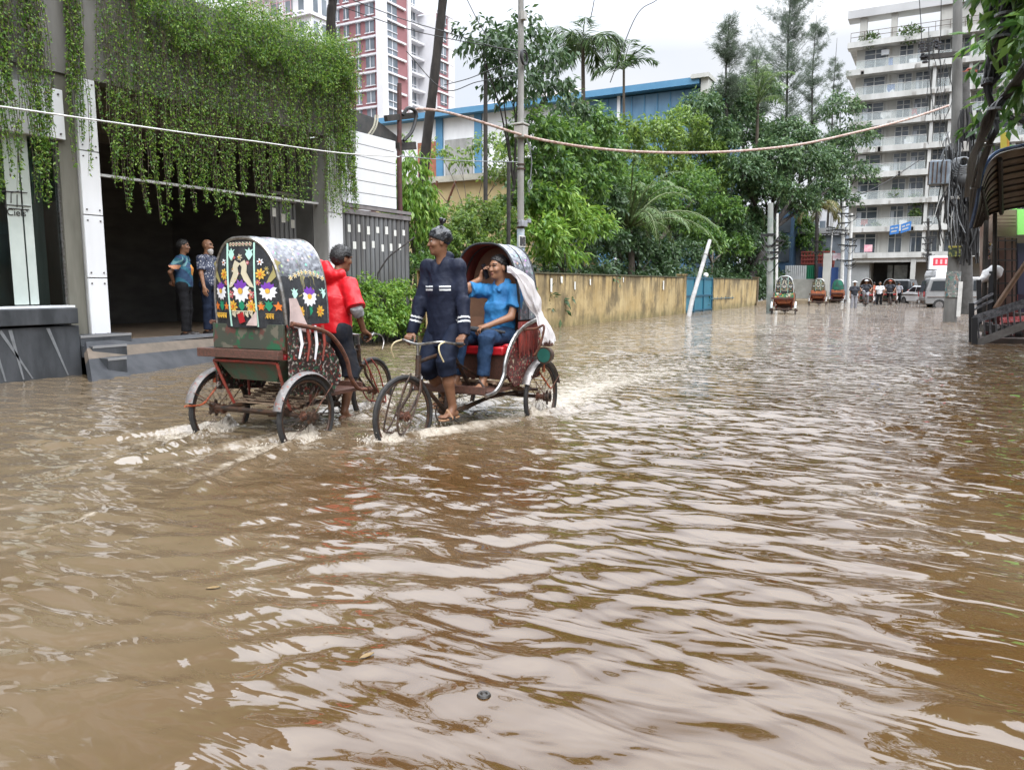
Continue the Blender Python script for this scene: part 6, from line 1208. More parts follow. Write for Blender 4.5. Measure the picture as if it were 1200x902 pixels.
# main pole on the right
mp_ = G(1113, 377); dM = mp_.y*_cy - mp_.x*_sy
MP = root('utility_pole', 'big concrete utility pole standing in the flood, wrapped in cable tangles', 'pole', (mp_.x, mp_.y, -.18), 0, 'utility poles')
zM = lambda py: PD(1114, py, dM).z; tx = PD(1115, 0, dM)
m = MB(); m.tube([V(mp_.x, mp_.y, -.2), V(mp_.x, mp_.y, 3), V(tx.x, mp_.y+.05, 14)], [.225, .195, .12], 14); m.build('shaft', M('pole_wet_concrete', (.15, .148, .14), (.09, .088, .082), scale=3, stretch=(1, 1, .3), rough=.8, bump=.2), MP, world=True, smooth=True)
m = MB(); m.tube([V(mp_.x+.01, mp_.y-.015, zM(348)), V(mp_.x+.01, mp_.y-.015, zM(318))], .232, 14, cap=False); m.build('poster_band', paintwork('pole_posters', [(.1, .2, .16), (.3, .3, .28), (.2, .1, .08), (.05, .12, .14)], (.16, .16, .15), 9), MP, world=True, smooth=True)
m = MB(); p = V(mp_.x-.02, mp_.y-.31, zM(296)); m.cbox(p, (.38, .03, .3)); q = m.build('pole_plate', M('plate_green', (.02, .035, .02), (.25, .25, .06), scale=9, rough=.5, lo=.5, hi=.6), MP, world=True); m = MB(); m.cbox(p+V(0, 0, .19), (.38, .032, .06)); m.build('plate_edge', M('plate_yellow', (.45, .4, .08), rough=.5), q, world=True)
m = MB(); a, b = PD(1080, 70, dM), PD(1131, 65, dM); m.bar(a+V(0, -.25, 0), b+V(0, -.25, 0), .12, .16); m.build('crossarm', POLED, MP, world=True)
m = MB()
for px, py in ((1080, 58), (1081, 68), (1088, 60), (1096, 56), (1099, 58), (1084, 74)): p = PD(px, py, dM-.25); [m.tube([p+V(0, 0, .09*i), p+V(0, 0, .09*i+.05)], .09 if i % 2 == 0 else .06, 8) for i in range(3)]
m.build('insulator', M('insulator_dark', (.03, .03, .035), rough=.3), MP, world=True, smooth=True)
m = MB(); p = PD(1101, 203, dM-.3); m.cbox(p, (.62, .45, .8)); q = m.build('transformer_box', M('box_blue_grey', (.2, .24, .28), (.13, .15, .18), scale=3, rough=.5), MP, world=True, bevel=.03); m = MB(); m.cbox(p-V(.32, .0, 0), (.05, .4, .74)); [m.cbox(p+V(-.2+.13*i, -.24, 0), (.04, .05, .7)) for i in range(4)]; m.build('box_rib', STEEL, q, world=True)
m = MB(); p = PD(1123, 196, dM-.5); [m.ring(p+V(.03*i, -.02*i, .03*i), .3-.03*i, .03, 'y', 24, 6) for i in range(6)]; m.build('cable_coil', CABG, MP, world=True, smooth=True)
m = MB(); p = PD(1126, 212, dM-.45); m.ell(p, (.3, .2, .3), 10, 8); m.ell(p+V(-.25, 0, -.15), (.2, .18, .16), 10, 8); m.build('tape_bundle', CAB, MP, world=True, smooth=True)
rg = np.random.default_rng(77)
def tangle(name, mat, n, box, r0, r1, par, seed):
    rg = np.random.default_rng(seed); m = MB()
    for i in range(n):
        px0, px1, py0, py1 = box; x = rg.uniform(px0, px1); dx = rg.normal()*5; bw_ = rg.normal()*5; dd_ = rg.normal()*.12; ya_ = rg.uniform(py0, py0+.5*(py1-py0)); yb_ = rg.uniform(ya_+30, py1); pts = [PD(x+dx*j/4+bw_*math.sin(j*.785)+rg.normal()*.8, ya_+(yb_-ya_)*j/4, dM-.33+dd_+rg.normal()*.03) for j in range(5)]; m.tube(spline(pts, 4), rg.uniform(r0, r1), 5)
    m.build(name, mat, par, world=True, smooth=True)
tangle('hanging_cables', CAB, 85, (1106, 1140, 160, 300), .01, .034, MP, 1); tangle('loose_cables', CABG, 45, (1104, 1144, 150, 290), .008, .02, MP, 2); tangle('loose_cables', M('pale_cable', (.5, .5, .48), rough=.6), 14, (1106, 1136, 175, 310), .008, .016, MP, 3); tangle('hanging_cables', CAB, 12, (1085, 1110, 20, 200), .007, .012, MP, 4)
m = MB(); [m.cbox(PD(x, y, dM-.45), (w, .12, h)) for x, y, w, h in ((1131, 172, .3, .35), (1109, 222, .12, .5), (1118, 232, .35, .12), (1106, 214, .2, .14))]; m.build('splice_box', PVCB, MP, world=True, bevel=.03)
# second, shorter pole behind it
b2 = G(1133, 368); d2 = b2.y*_cy-b2.x*_sy; SP = root('utility_pole', 'shorter dark utility pole with a rusty capped top behind the big pole', 'pole', (b2.x, b2.y, -.18), 0, 'utility poles'); m = MB(); m.tube([V(b2.x, b2.y, -.2), PD(1131, 85, d2)], [.27, .17], 12); m.build('shaft', M('pole_mid', (.08, .078, .075), (.045, .043, .04), scale=4, rough=.85), SP, world=True, smooth=True)
m = MB(); p = PD(1131, 85, d2); m.bar(p+V(-.5, 0, 0), p+V(.45, 0, 0), .1, .1); m.tube([p, p+V(.1, 0, .12), p+V(.3, 0, .1)], .05, 6); m.build('cap_iron', M('cap_rust', (.28, .07, .04), (.15, .05, .03), scale=9, rough=.8), SP, world=True)
tangle('hanging_cables', CAB, 70, (1124, 1148, 120, 312), .02, .05, SP, 6)
wp_ = root('white_board', 'narrow white board leaning on the foot of the big utility pole', 'board', G(1124, 372)); m = MB(); a, b = PD(1123, 371, dM-.3), PD(1126, 330, dM-.3); m.bar(a, b, .13, .03, (0, -1, 0)); m.build('board', POLEW, wp_, world=True)
# heavy black cable bundles hanging on the right
def bundle(label, pts, r, n): 
    o = root('cable_bundle', label, 'cable', pts[0], 0, 'heavy cable bundles'); sp_ = spline(pts, 6); rg = np.random.default_rng(n); m = MB()
    for i in range(n): a = rg.uniform(0, 6.28); off = V(math.cos(a), math.sin(a), 0)*r*.6*rg.uniform(.3, 1); ph = rg.uniform(0, 6); m.tube([p+off+V(.4*r*math.sin(j*.6+ph), .3*r*math.cos(j*.5+ph), 0) for j, p in enumerate(sp_)], r*.33, 6)
    m.build('strands', CAB, o, world=True, smooth=True); m = MB(); [m.tube([sp_[k]-V(0, 0, .02), sp_[k]+V(0, 0, .02)], r*1.15, 8) for k in range(3, len(sp_), 7)]; m.build('ties', CABG, o, world=True)
DB = 13.5
bundle('thick black cable bundle dropping from the top right beside the big pole', [PD(1170, -60, DB), PD(1165, 10, DB), PD(1160, 60, DB), PD(1158, 100, DB), PD(1164, 140, DB), PD(1161, 165, DB), PD(1146, 200, DB+1), PD(1138, 260, DB+4)], .075, 9)
bundle('fat taped cable bundle at the top right corner above the leaves', [PD(1196, -40, DB-1), PD(1180, 0, DB-1), PD(1178, 25, DB-1), PD(1174, 48, DB-1), PD(1168, 75, DB), PD(1158, 100, DB)], .13, 9)
bundle('black cable bundle swinging down to the shop roof', [PD(1215, 55, DB-2), PD(1200, 85, DB-2), PD(1180, 112, DB-1), PD(1163, 132, DB-1), PD(1150, 165, DB), PD(1140, 190, DB+3), PD(1134, 230, DB+6)], .09, 8)
# orange-white hose slung across the street
HOSE = M('hose_orange_white', (.46, .37, .33), (.25, .14, .1), scale=14, stretch=(1, 1, 1), rough=.6)
g1 = V(GX+.1, a.y*0+PX(607, 155, GX).y-.1, 0)
dG = g1.y*_cy-g1.x*_sy; dS = PX(480, 130, -11.75); dS = dS.y*_cy-dS.x*_sy
pts = [PD(484, 131, dS), PD(492, 128, dS), PD(520, 131, dS+.3*(dG-dS)), PD(560, 142, dS+.65*(dG-dS)), PD(607, 157, dG)]
for px, py in ((640, 165), (690, 173), (750, 178), (820, 179), (880, 176), (940, 169), (1000, 156), (1060, 141), (1112, 124)): f = (px-607)/(1112-607); pts.append(PD(px, py, dG+(dM-.3-dG)*f*(.75+.25*f)))
cable('hose', 'long faded orange and white hose slung between poles across the street', pts, .036, HOSE, 8, 'hose')
tj = MB(); [tj.tube([PD(px, py-1.5, dG+(dM-.3-dG)*(px-607)/505), PD(px+3, py+1.5, dG+(dM-.3-dG)*(px-607)/505)], .075, 7) for px, py in ((845, 179),)]
# thin wires
W_ = 'thin wires'
cable('wire', 'thin white wire sagging in front of the creeper curtain', [PD(-60, 118, 8.5), PD(0, 125, 9.2), PD(120, 142, 11), PD(240, 159, 13), PD(300, 166, 14), PD(395, 179, 15.6), PD(468, 184, 16.8)], .012, POLEW, 5, 'wire', W_)
cable('wire', 'thin pale wire from the rusty pole to the grey concrete pole', [PD(468, 183, 17.5), PD(530, 188, 18.5), PD(607, 190, dG)], .011, CABG, 5, 'wire', W_)
for lab, pts in (('black wire climbing from the left areca palm to the top of the sky', ((715, 97), (745, 20, ), (770, 0), (800, -25))), ('black wire rising out of the left areca palm', ((692, 22), (695, 8), (698, -10))), ('upper thin wire before the red tower reaching the leaning trunk', ((400, -5), (470, 22), (530, 40), (610, 65))), ('second thin wire before the red tower', ((400, 8), (480, 35), (560, 52), (610, 60))), ('steep thin wire left of the sparse dark tree', ((545, -5), (560, 25), (572, 45))), ('low thin wire between the leaning trunk and the thin dark post', ((520, 100), (550, 92), (580, 80), (607, 72))), ('thin wire crossing low over the leaning trunk', ((476, 60), (520, 105), (560, 96), (607, 88)))):
    cable('wire', lab, [PD(p[0], p[1], 22 if p[0] < 820 else 38) for p in pts], .012, CAB if 'dark trees' not in lab else CABG, 4, 'wire', W_)
for i, (lab, x0, y0, x1, y1) in enumerate((('vertical black wire before the apartment roof, left of the pole', 1077, -5, 1080, 62), ('second vertical wire close left of the big pole', 1103, -5, 1100, 70), ('faint wire from the apartment ledge to the crossarm', 985, 238, 1082, 185))):
    cable('wire', lab, [PD(x0, y0, dM), PD((x0+x1)/2+1, (y0+y1)/2+4, dM), PD(x1, y1, dM)], .014, CAB, 4, 'wire', W_)
# leaning white pole by the blue gate
lp = root('leaning_pole', 'white pole leaning out of the water in front of the blue gate', 'pole', G(806, 371)); a = G(806, 371); dd = a.y*_cy-a.x*_sy; m = MB(); m.tube([a-V(0, 0, .2), PD(811, 352, dd), PD(832, 281, dd+.3)], [.1, .09, .075], 10); m.build('shaft', M('white_bamboo', (.66, .67, .68), (.42, .42, .42), scale=3, stretch=(1, 1, 1), rough=.5), lp, world=True, smooth=True); m = MB(); [m.tube([a.lerp(PD(832, 281, dd+.3), f), a.lerp(PD(832, 281, dd+.3), f+.015)], .1, 10) for f in (.3, .5, .62, .8)]; m.build('bands', POLEC, lp, world=True, smooth=True)
# far poles
def farpole(label, px, py0, py1, d, r, mat, bits=0, lean=0):
    a, b = PD(px, py1, d), PD(px+lean, py0, d); o = root('utility_pole', label, 'pole', (a.x, a.y, -.18), 0, 'utility poles'); m = MB(); m.tube([V(a.x, a.y, -.2), b], [r*1.15, r*.85], 9); m.build('shaft', mat, o, world=True, smooth=True)
    if bits:
        rg = np.random.default_rng(px)
        for i in range(bits): m = MB(); p = a.lerp(b, rg.uniform(.3, .98)); m.bar(p+V(-.5*rg.uniform(.3, 1), -.1, 0), p+V(.5*rg.uniform(.3, 1), -.1, rg.uniform(-.1, .1)), .08, .09); m.tube(spline([p+V(-.4, -.1, .1), p+V(0, -.2, -.3*rg.uniform(.5, 2)), p+V(.45, -.1, 0)], 4), .02, 4); m.build('fitting', CAB, o, world=True)
farpole('greenish pole standing behind the nearest far rickshaw', 903, 238, 346, 36, .14, M('pole_greenish', (.2, .24, .22), (.3, .3, .28), scale=3, rough=.8), 5)
farpole('slim white pole just right of the greenish pole', 911, 250, 330, 42, .07, POLEW, 2)
farpole('white cable-hung pole left of the two before the apartment block', 987, 236, 338, 58, .13, POLEW, 7, 2); farpole('white cable-hung pole right of the two before the apartment block', 995, 250, 338, 58, .12, POLEW, 6, 3); farpole('slim dark pole with crossarms in front of the apartment windows', 1088, 256, 330, 62, .1, POLED, 8); farpole('thin dark pole before the white building', 957, 245, 330, 60, .1, POLED, 2)
farpole('slim leaning pale pole between the tin fence and grey pillar', 972, 262, 310, 60, .06, POLEW, 2, 4)
# ------------------------------------------------------------------ corner shop on the right
SH = root('corner_shop', 'corner shop under a curved corrugated roof with a brown grilled front', 'building', PD(1180, 400, 17))
BROWN = M('shop_brown', (.085, .055, .04), (.055, .037, .028), scale=3, rough=.75, bump=.2); REDB = M('shop_dark_red', (.13, .02, .018), (.09, .018, .016), scale=4, rough=.7); TANB = M('shop_tan_board', (.22, .165, .115), (.17, .125, .085), scale=2, rough=.7); PILR = M('shop_pillar', (.19, .12, .095), (.24, .19, .16), scale=4, rough=.85, bump=.2); TINB = M('rusty_tin', (.26, .24, .21), (.17, .15, .125), scale=3, rough=.55)
A_ = spline([PD(1140, 264, 16), PD(1146, 240, 15.6), PD(1150, 215, 15.3), PD(1157, 195, 15.2), PD(1167, 183, 15.2), PD(1182, 177, 15.2), PD(1210, 171, 15.2), PD(1290, 150, 14.4)], 5)
B_r = spline([PD(1150, 262, 18.5), PD(1153, 256, 18.4), PD(1157, 252, 18.3), PD(1162, 249, 18.2), PD(1170, 247, 18.2), PD(1182, 244, 18.2), PD(1210, 239, 18.2), PD(1300, 222, 17.5)], 5)
m = MB(); rows = []
for i in range(61): f = i/60; rows.append([a.lerp(b, f)+V(0, 0, .045*math.sin(i*math.pi*2/5)) for a, b in zip(A_, B_r)])
m.grid(rows, .012); m.build('corrugated_roof', TINB, SH, world=True, smooth=True)
m = MB(); m.tube([p+V(-.02, -.05, .04) for p in A_], .035, 6); m.tube([p+V(-.03, -.04, -.05) for p in A_[:14]], .03, 5); m.build('blue_tarpaulin_edge', M('tarp_blue', (.02, .05, .13), (.05, .1, .2), scale=8, rough=.5), SH, world=True, smooth=True)
m = MB(); [m.tube([A_[k].lerp(B_r[k], .02)-V(0, 0, .08), A_[k].lerp(B_r[k], 1)-V(0, 0, .08)], .05, 6) for k in (10, 22, 32)]; m.build('roof_beam', POLED, SH, world=True)
for f in np.linspace(.08, .96, 9): m = MB(); m.tube([a.lerp(b, f)-V(0, 0, .06) for a, b in zip(A_, B_r)], .022, 5); m.build('dark_rib_line', POLED, SH, world=True)  # thin dark tubes that sharpen the lines along the ribs
def slab(name, mat, px0, py0, px1, py1, d, th=.12, par=SH, **k):
    a, b, c, e = PD(px0, py0, d), PD(px1, py0, d), PD(px1, py1, d), PD(px0, py1, d); n = (b-a).cross(e-a).normalized(); m = MB(); m.prism([a, b, c, e], n*th if n.y > 0 else -n*th); return m.build(name, mat, par, world=True, **k)
slab('side_pillar', PILR, 1151, 244, 1163.5, 366, 18.9, .1); slab('front_wall', BROWN, 1163, 246, 1300, 372, 19.2, .3); slab('sign_board', TANB, 1164, 246, 1191, 277, 18.9, .06); slab('lower_wall', REDB, 1160, 345, 1300, 380, 18.9, .2); slab('inner_wall', M('blue_dark_wall', (.03, .03, .06), rough=.7), 1193, 285, 1300, 372, 18.9, .1)
m = MB(); [m.bar(PD(1166, y, 18.75), PD(1190, y, 18.75), .02, .03) for y in (253, 257, 261, 265)]; m.build('sign_print', M('sign_brown_ink', (.12, .08, .055), rough=.7), SH, world=True)
s_ = slab('shutter_panel', M('shutter_terracotta', (.12, .06, .042), (.09, .045, .032), scale=5, rough=.7), 1166, 279, 1191, 362, 18.85, .05)
m = MB(); [m.bar(PD(px, 279, 18.7), PD(px, 362, 18.7), .03, .03, (0, -1, 0)) for px in (1166, 1170, 1178, 1186, 1191)]; [m.bar(PD(1166, y, 18.68), PD(1191, y, 18.68), .03, .03) for y in (282, 292, 305, 318, 332, 346, 360)]; m.build('grille', POLED, s_, world=True)
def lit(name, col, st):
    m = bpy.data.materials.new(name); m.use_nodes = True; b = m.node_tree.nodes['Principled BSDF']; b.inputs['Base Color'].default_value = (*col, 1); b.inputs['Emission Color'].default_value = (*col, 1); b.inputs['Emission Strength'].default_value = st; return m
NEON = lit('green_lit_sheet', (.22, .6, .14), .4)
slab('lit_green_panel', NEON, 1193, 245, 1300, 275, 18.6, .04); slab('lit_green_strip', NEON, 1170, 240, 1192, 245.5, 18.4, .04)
m = MB(); rg = np.random.default_rng(2); [m.cbox(PD(rg.uniform(1155, 1162), rg.uniform(285, 330), 18.7), (.12, .05, .16)) for i in range(12)]; m.build('hanging_goods', paintwork('goods', [(.45, .3, .05), (.3, .04, .04), (.4, .4, .4)], (.06, .05, .05), 9), SH, world=True)
m = MB(); m.tube([PD(1153, 366, 18.6), PD(1156, 250, 18.5)], .06, 6); m.tube([PD(1165, 378, 18.3), PD(1166, 250, 18.2)], .05, 6); m.build('roof_post', POLED, SH, world=True)
sg = root('yellow_sign', 'slim yellow and green signboard standing above the shop roof', 'sign', PD(1178, 180, 17)); 
for nm, mt, x0, x1 in (('yellow_stripe', M('sign_yellow', (.6, .5, .08), rough=.5), 1174, 1180), ('orange_stripe', M('sign_orange', (.6, .3, .05), rough=.5), 1180.3, 1183), ('green_stripe', M('sign_green', (.2, .5, .15), rough=.5), 1183.3, 1240)):
    slab(nm, mt, x0, 155 if 'green' not in nm else 170, x1, 182, 17, .05, sg)
slab('yellow_panel', M('sign_yellow', (.6, .5, .08)), 1192, 20, 1230, 38, 17, .05, sg); m = MB(); m.tube([PD(1222, 182, 17.1), PD(1222, 25, 17.1)], .05, 6); m.build('post', POLED, sg, world=True)
# steps with railing
ST = root('shop_steps', 'dark red shop steps behind the black stair railing', 'steps', G(1165, 402)); d0 = 17.4
for k, (a, b, dd) in enumerate(((1146, 1300, 0), (1160, 1300, .35), (1174, 1300, .7), (1188, 1300, 1.05))):
    p = PD(a, 400, d0+dd); q = PD(b, 400, d0+dd-1.0); z = .12+.17*k; m = MB(); n = V(0, 1.6, 0); m.prism([V(p.x, p.y, -.2), V(q.x, q.y, -.2), V(q.x, q.y, z), V(p.x, p.y, z)], n); m.build('step', M('step_stone', (.09, .06, .05), (.06, .05, .045), scale=5, rough=.6), ST, world=True, bevel=.01)
RL = root('stair_railing', 'black stair railing rising to the right from the flood water', 'railing', G(1141, 403)); m = MB()
for px, y0, y1, d in ((1138.5, 355, 398, 17.6), (1142, 372, 404, 17)): m.bar(PD(px, y1+6, d), PD(px, y0, d), .11, .11, (0, 1, 0))
m.bar(PD(1148, 385, 18), PD(1147, 328, 18), .1, .1, (0, 1, 0)); m.bar(PD(1159, 375, 18.3), PD(1162, 318, 18.3), .1, .1, (0, 1, 0)); m.build('railing_post', M('railing_black', (.012, .012, .014), rough=.35), RL, world=True)
m = MB(); [m.bar(PD(1141, a, 17), PD(1260, b, 16), .06, .09) for a, b in ((372, 333), (377.5, 338.5))]; m.bar(PD(1138, 358, 17.7), PD(1163, 344, 18.2), .05, .05); m.bar(PD(1138, 364, 17.7), PD(1163, 352, 18.2), .05, .05); [m.tube([PD(1141, 372+.0, 17).lerp(PD(1260, 333, 16), f), PD(1143, 402, 17).lerp(PD(1262, 352, 16), f)], .018, 5) for f in np.linspace(.04, .95, 16)]; m.build('handrail', M('rail_worn', (.03, .03, .033), (.16, .16, .17), scale=12, rough=.3, metal=.3), RL, world=True)
m = MB(); m.bar(PD(1142, 403, 17), PD(1262, 358, 16), .08, .16); m.build('stringer', M('stringer_grey', (.2, .19, .18), (.12, .11, .1), scale=6, rough=.7), RL, world=True)
bm_ = root('bamboo_prop', 'bare bamboo prop leaning diagonally against the shop front', 'prop', PD(1167, 362, 18)); m = MB(); m.tube([PD(1166, 362, 18), PD(1184, 335, 18), PD(1208, 300, 18)], .06, 8); m.build('bamboo', M('bamboo_tan', (.2, .11, .06), (.13, .075, .04), scale=5, rough=.6), bm_, world=True, smooth=True)
rt_ = root('red_barrier_tape', 'strip of red and white tape across the shop steps', 'tape', PD(1185, 376, 16.9)); m = MB(); [m.bar(PD(a, y, 16.95), PD(b, y2, 16.9), .02, .07) for a, y, b, y2 in ((1172, 374, 1260, 368), (1173, 380, 1176, 374), (1174, 376.5, 1250, 371))]; m.build('tape', M('tape_red', (.6, .04, .05), (.65, .3, .3), scale=18, rough=.5), rt_, world=True)
wt_ = root('white_cloth', 'white cloth bundle tied to the railing before the shop', 'cloth', PD(1157, 325, 18.4)); S = SDF(.02); p = lambda x, y: np.array(PD(x, y, 18.4)-PD(1157, 325, 18.4)); S.rc(p(1148, 331), p(1158, 322), .05, .13, .05).rc(p(1158, 322), p(1165, 319), .13, .17, .05).rc(p(1165, 319), p(1160, 336), .15, .05, .05); S.wr = (.03, 11, 3); S.mesh('cloth', M('white_polythene', (.7, .7, .7)), wt_)
gd = root('stall_goods', 'low heap of dark goods on the shop steps', 'goods', PD(1165, 385, 17.8)); m = MB(); rg = np.random.default_rng(4); [m.cbox(PD(rg.uniform(1155, 1200), rg.uniform(380, 392), 17.6), rg.uniform(.12, .35, 3), Matrix.Rotation(rg.uniform(0, 3), 3, 'Z')) for i in range(16)]; m.build('heap', paintwork('heap_mix', [(.12, .03, .03), (.2, .2, .2)], (.03, .03, .03), 6), gd, world=True)
tag(gd, kind='stuff')
# unseen building added outside the frame to the right, for the water to mirror
ub = root('unseen_mirrored_building', 'plain brown building added out of view at the right for the water to mirror', 'building', (9, 12, 0)); m = MB(); m.box((5.5, 4, -.2), (14, 17, 11)); m.build('wall', BROWN, ub, world=True)
for y in (5, 8, 11, 14):
    for z in (2, 5, 8): m = MB(); m.box((5.44, y, z), (5.49, y+1.6, z+1.4)); m.build('window', APG, ub, world=True)
# ------------------------------------------------------------------ people near the camera
NAVY = M('navy_raincoat', (.008, .011, .024), (.013, .017, .034), scale=10, rough=.6, spec=.2, bump=.25, bscale=30)
STRIPE = M('reflective_stripe', (.6, .62, .62), rough=.35)
DENIM = M('blue_denim', (.016, .036, .08), (.03, .06, .12), scale=20, rough=.85, spec=.15, bump=.3, bscale=90)
REDC = M('red_pvc_raincoat', (.6, .012, .02), (.5, .01, .016), scale=4, rough=.42, bump=.6, bscale=9, spec=.3)
BLUES = M('blue_shirt', (.02, .15, .36), (.03, .21, .46), scale=8, rough=.7, bump=.25, bscale=40)
BAG = M('black_bag', (.008, .009, .011), (.022, .024, .028), scale=12, rough=.25, bump=.6, bscale=25)
SANDAL = M('tan_sandal', (.35, .2, .11), (.28, .15, .08), scale=15, rough=.6)
GREYS = M('grey_sleeve', (.28, .28, .28), (.16, .16, .17), scale=20, rough=.8)
def seated_root(rk, name, label, off, group=None):
    return root(name, label, 'person', rick_tf(rk, off), rk.rotation_euler.z, group)
def rel(J, off):
    o = A3(*off)
    return {k: ((v-o) if isinstance(v, np.ndarray) and k not in ('face', 'headup') else v) for k, v in J.items()}
# --- puller in the navy raincoat, standing on the pedals
off = (1.0, 0, 0)
J = dict(pelvis=A3(.92, 0, 1.09), chest=A3(.97, 0, 1.39), neck=A3(1.0, 0, 1.64), head=A3(1.035, -.01, 1.80), face=A3(.7, -.71, -.04),
         shL=A3(.985, .165, 1.565), shR=A3(.985, -.165, 1.565), hipL=A3(.92, .095, 1.06), hipR=A3(.92, -.095, 1.06))
J['anL'] = A3(1.07, .14, .37); J['toeL'] = A3(1.28, .14, .29); J['anR'] = A3(.76, -.14, .42); J['toeR'] = A3(.97, -.15, .34)
J['knL'], _ = ik(J['hipL'], J['anL'], .42, .42, A3(1, .1, 0)); J['knR'], _ = ik(J['hipR'], J['anR'], .42, .42, A3(1, -.15, 0))
for s_, y in (('L', 1), ('R', -1)):
    J['wr'+s_] = A3(1.09, .285*y, 1.03); J['el'+s_], J['wr'+s_] = ik(J['sh'+s_], J['wr'+s_], .3, .27, A3(-.8, .45*y, -.1))
    J['hand'+s_] = (A3(.85, -.02*y, -.5), A3(-.35, 0, -1), (.75, 1.1, .7), 1 if y > 0 else -1)
for k_ in ('pelvis', 'chest', 'neck', 'head', 'shL', 'shR', 'hipL', 'hipR'): J[k_] = J[k_]+A3(0, 0, .07 if k_ != 'head' else .05)
J['knL'], _ = ik(J['hipL'], J['anL'], .43, .43, A3(1, .1, 0)); J['knR'], _ = ik(J['hipR'], J['anR'], .44, .43, A3(1, -.15, 0))
for s_, y in (('L', 1), ('R', -1)): J['el'+s_], J['wr'+s_] = ik(J['sh'+s_], A3(1.09, .285*y, 1.03), .33, .29, A3(-.8, .45*y, -.1))
J = rel(J, off); PB = seated_root(RB, 'person', 'rickshaw puller in a navy raincoat and black bag cap standing on his pedals', off)
person(PB, J, SKIN)
S = SDF(.0075); S.cc(J['pelvis']-A3(.0, 0, .24), J['chest'], .195, .18, .03, sq=(A3(1, 0, 0), .78)).rc(J['chest'], J['neck']-A3(0, 0, .05), .15, .08, .05).rc(J['shL'], J['shR'], .066, .066, .05)
for s_ in 'LR': S.rc(J['sh'+s_]-A3(0, 0, .015), J['el'+s_], .058, .06, .07).cc(J['el'+s_]-nrm(J['wr'+s_]-J['el'+s_])*.03, J['wr'+s_]+nrm(J['wr'+s_]-J['el'+s_])*.015, .066, .056, .025)
S.rc(J['neck']+A3(-.03, .05, .015), J['neck']+A3(-.03, -.05, .015), .05, .05, .02)
S.rc(J['neck']+A3(.12, -.01, -.10), J['neck']+A3(.06, -.01, .03), .028, .06, .02, True); S.wr = (.014, 16, 5)
def pk(p):
    m = np.zeros(len(p), int)
    for s_ in 'LR':
        e, w_ = J['el'+s_], J['wr'+s_]; u = nrm(w_-e); t = (p-e) @ u; near = np.linalg.norm((p-e)-t[:, None]*u, axis=1) < .11
        m[near & (((t > .135) & (t < .152)) | ((t > .172) & (t < .189)))] = 1
    z = p[:, 2]; fr = (p[:, 0] > J['chest'][0]+.02) & (np.abs(p[:, 1]) < .14) & (np.abs(p[:, 1]-.005) > .035)
    c = J['chest'][2]-.04
    m[fr & (((z > c) & (z < c+.016)) | ((z > c+.032) & (z < c+.042)))] = 1
    return m
S.mesh('raincoat', [NAVY, STRIPE], PB, pk)
S = SDF(.008)
for s_ in 'LR': S.rc(J['hip'+s_], J['kn'+s_], .105, .085, .03).cc(J['kn'+s_]-A3(0, 0, -.03), J['kn'+s_]*.72+J['an'+s_]*.28, .088, .085, .02)
S.rc(J['pelvis'], J['pelvis']+A3(0, 0, .08), .13, .13, .04); S.wr = (.009, 18, 8); S.mesh('trousers', DENIM if False else M('navy_trousers', (.008, .011, .022), (.014, .019, .036), scale=14, rough=.7, spec=.12, bump=.2), PB)
f, l, u = basis(J['face']); c = J['head']; rot = np.stack([f, l, u], 1); S = SDF(.006)
S.el(c+.045*u-.012*f, (.112, .094, .095), rot, .0).half(c+.035*u+.05*f, -(u*.85-f*.5)).half(c-.035*u, -u); S.rc(c+.12*u-.02*f, c+.165*u-.03*f+.01*l, .026, .012, .03).rc(c+.16*u-.03*f, c+.2*u-.02*f+.03*l, .012, .022, .01).rc(c+.16*u-.03*f, c+.195*u-.06*f-.015*l, .011, .018, .01); S.wr = (.007, 42, 2); S.mesh('head_wrap', BAG, PB)
for s_ in 'LR':
    a, t = J['an'+s_], nrm((J['toe'+s_]-J['an'+s_])*A3(1, 1, 0)); so = a-A3(0, 0, .088); S = SDF(.006)
    S.rc(so-t*.05, so+t*.07, .04, .042, .02).rc(so+t*.07, so+t*.165, .046, .04, .02).half(so+A3(0, 0, -.002), (0, 0, 1)).half(so-A3(0, 0, .022), (0, 0, -1))
    S.rc(so+t*.075+A3(0, .045, .0), so+t*.085+A3(0, 0, .065), .013, .012, .01).rc(so+t*.085+A3(0, 0, .065), so+t*.075+A3(0, -.045, 0), .012, .013, .01); S.mesh('sandal', SANDAL, PB)
# --- passenger in the blue shirt
off = (.42, .0, .5); BXP = .17
J = dict(pelvis=A3(.0, .10, .97), chest=A3(-.03, .12, 1.27), neck=A3(.0, .13, 1.49), head=A3(.035, .125, 1.635), face=A3(.93, -.36, .0),
         shL=A3(-.02, .32, 1.415), shR=A3(-.01, -.06, 1.415), hipL=A3(.02, .2, .955), hipR=A3(.02, .0, .955), knL=A3(.43, .22, .97), knR=A3(.44, -.06, .98),
         anL=A3(.46, .20, .585), anR=A3(.50, -.08, .585), toeL=A3(.66, .22, .5), toeR=A3(.7, -.1, .5))
J['wrR'] = A3(.055, -.07, 1.53); J['elR'], J['wrR'] = ik(J['shR'], J['wrR'], .29, .25, A3(.35, -.25, -1)); J['handR'] = (A3(-.1, .25, 1), A3(-.25, 1, -.1), (.5, .7, .4), -1)
J['wrL'] = A3(.30, .16, 1.08); J['elL'], J['wrL'] = ik(J['shL'], J['wrL'], .29, .25, A3(-.5, .8, -.4)); J['handL'] = (A3(.8, -.55, -.15), A3(0, -.2, -1), (.6, .9, .5), 1)
for k_ in list(J):
    if isinstance(J[k_], np.ndarray) and k_ not in ('face',): J[k_] = J[k_]+A3(BXP, 0, 0)
J = rel(J, off); PP = seated_root(RB, 'person', 'seated rickshaw passenger in a blue short-sleeved shirt holding a phone to his ear', off)
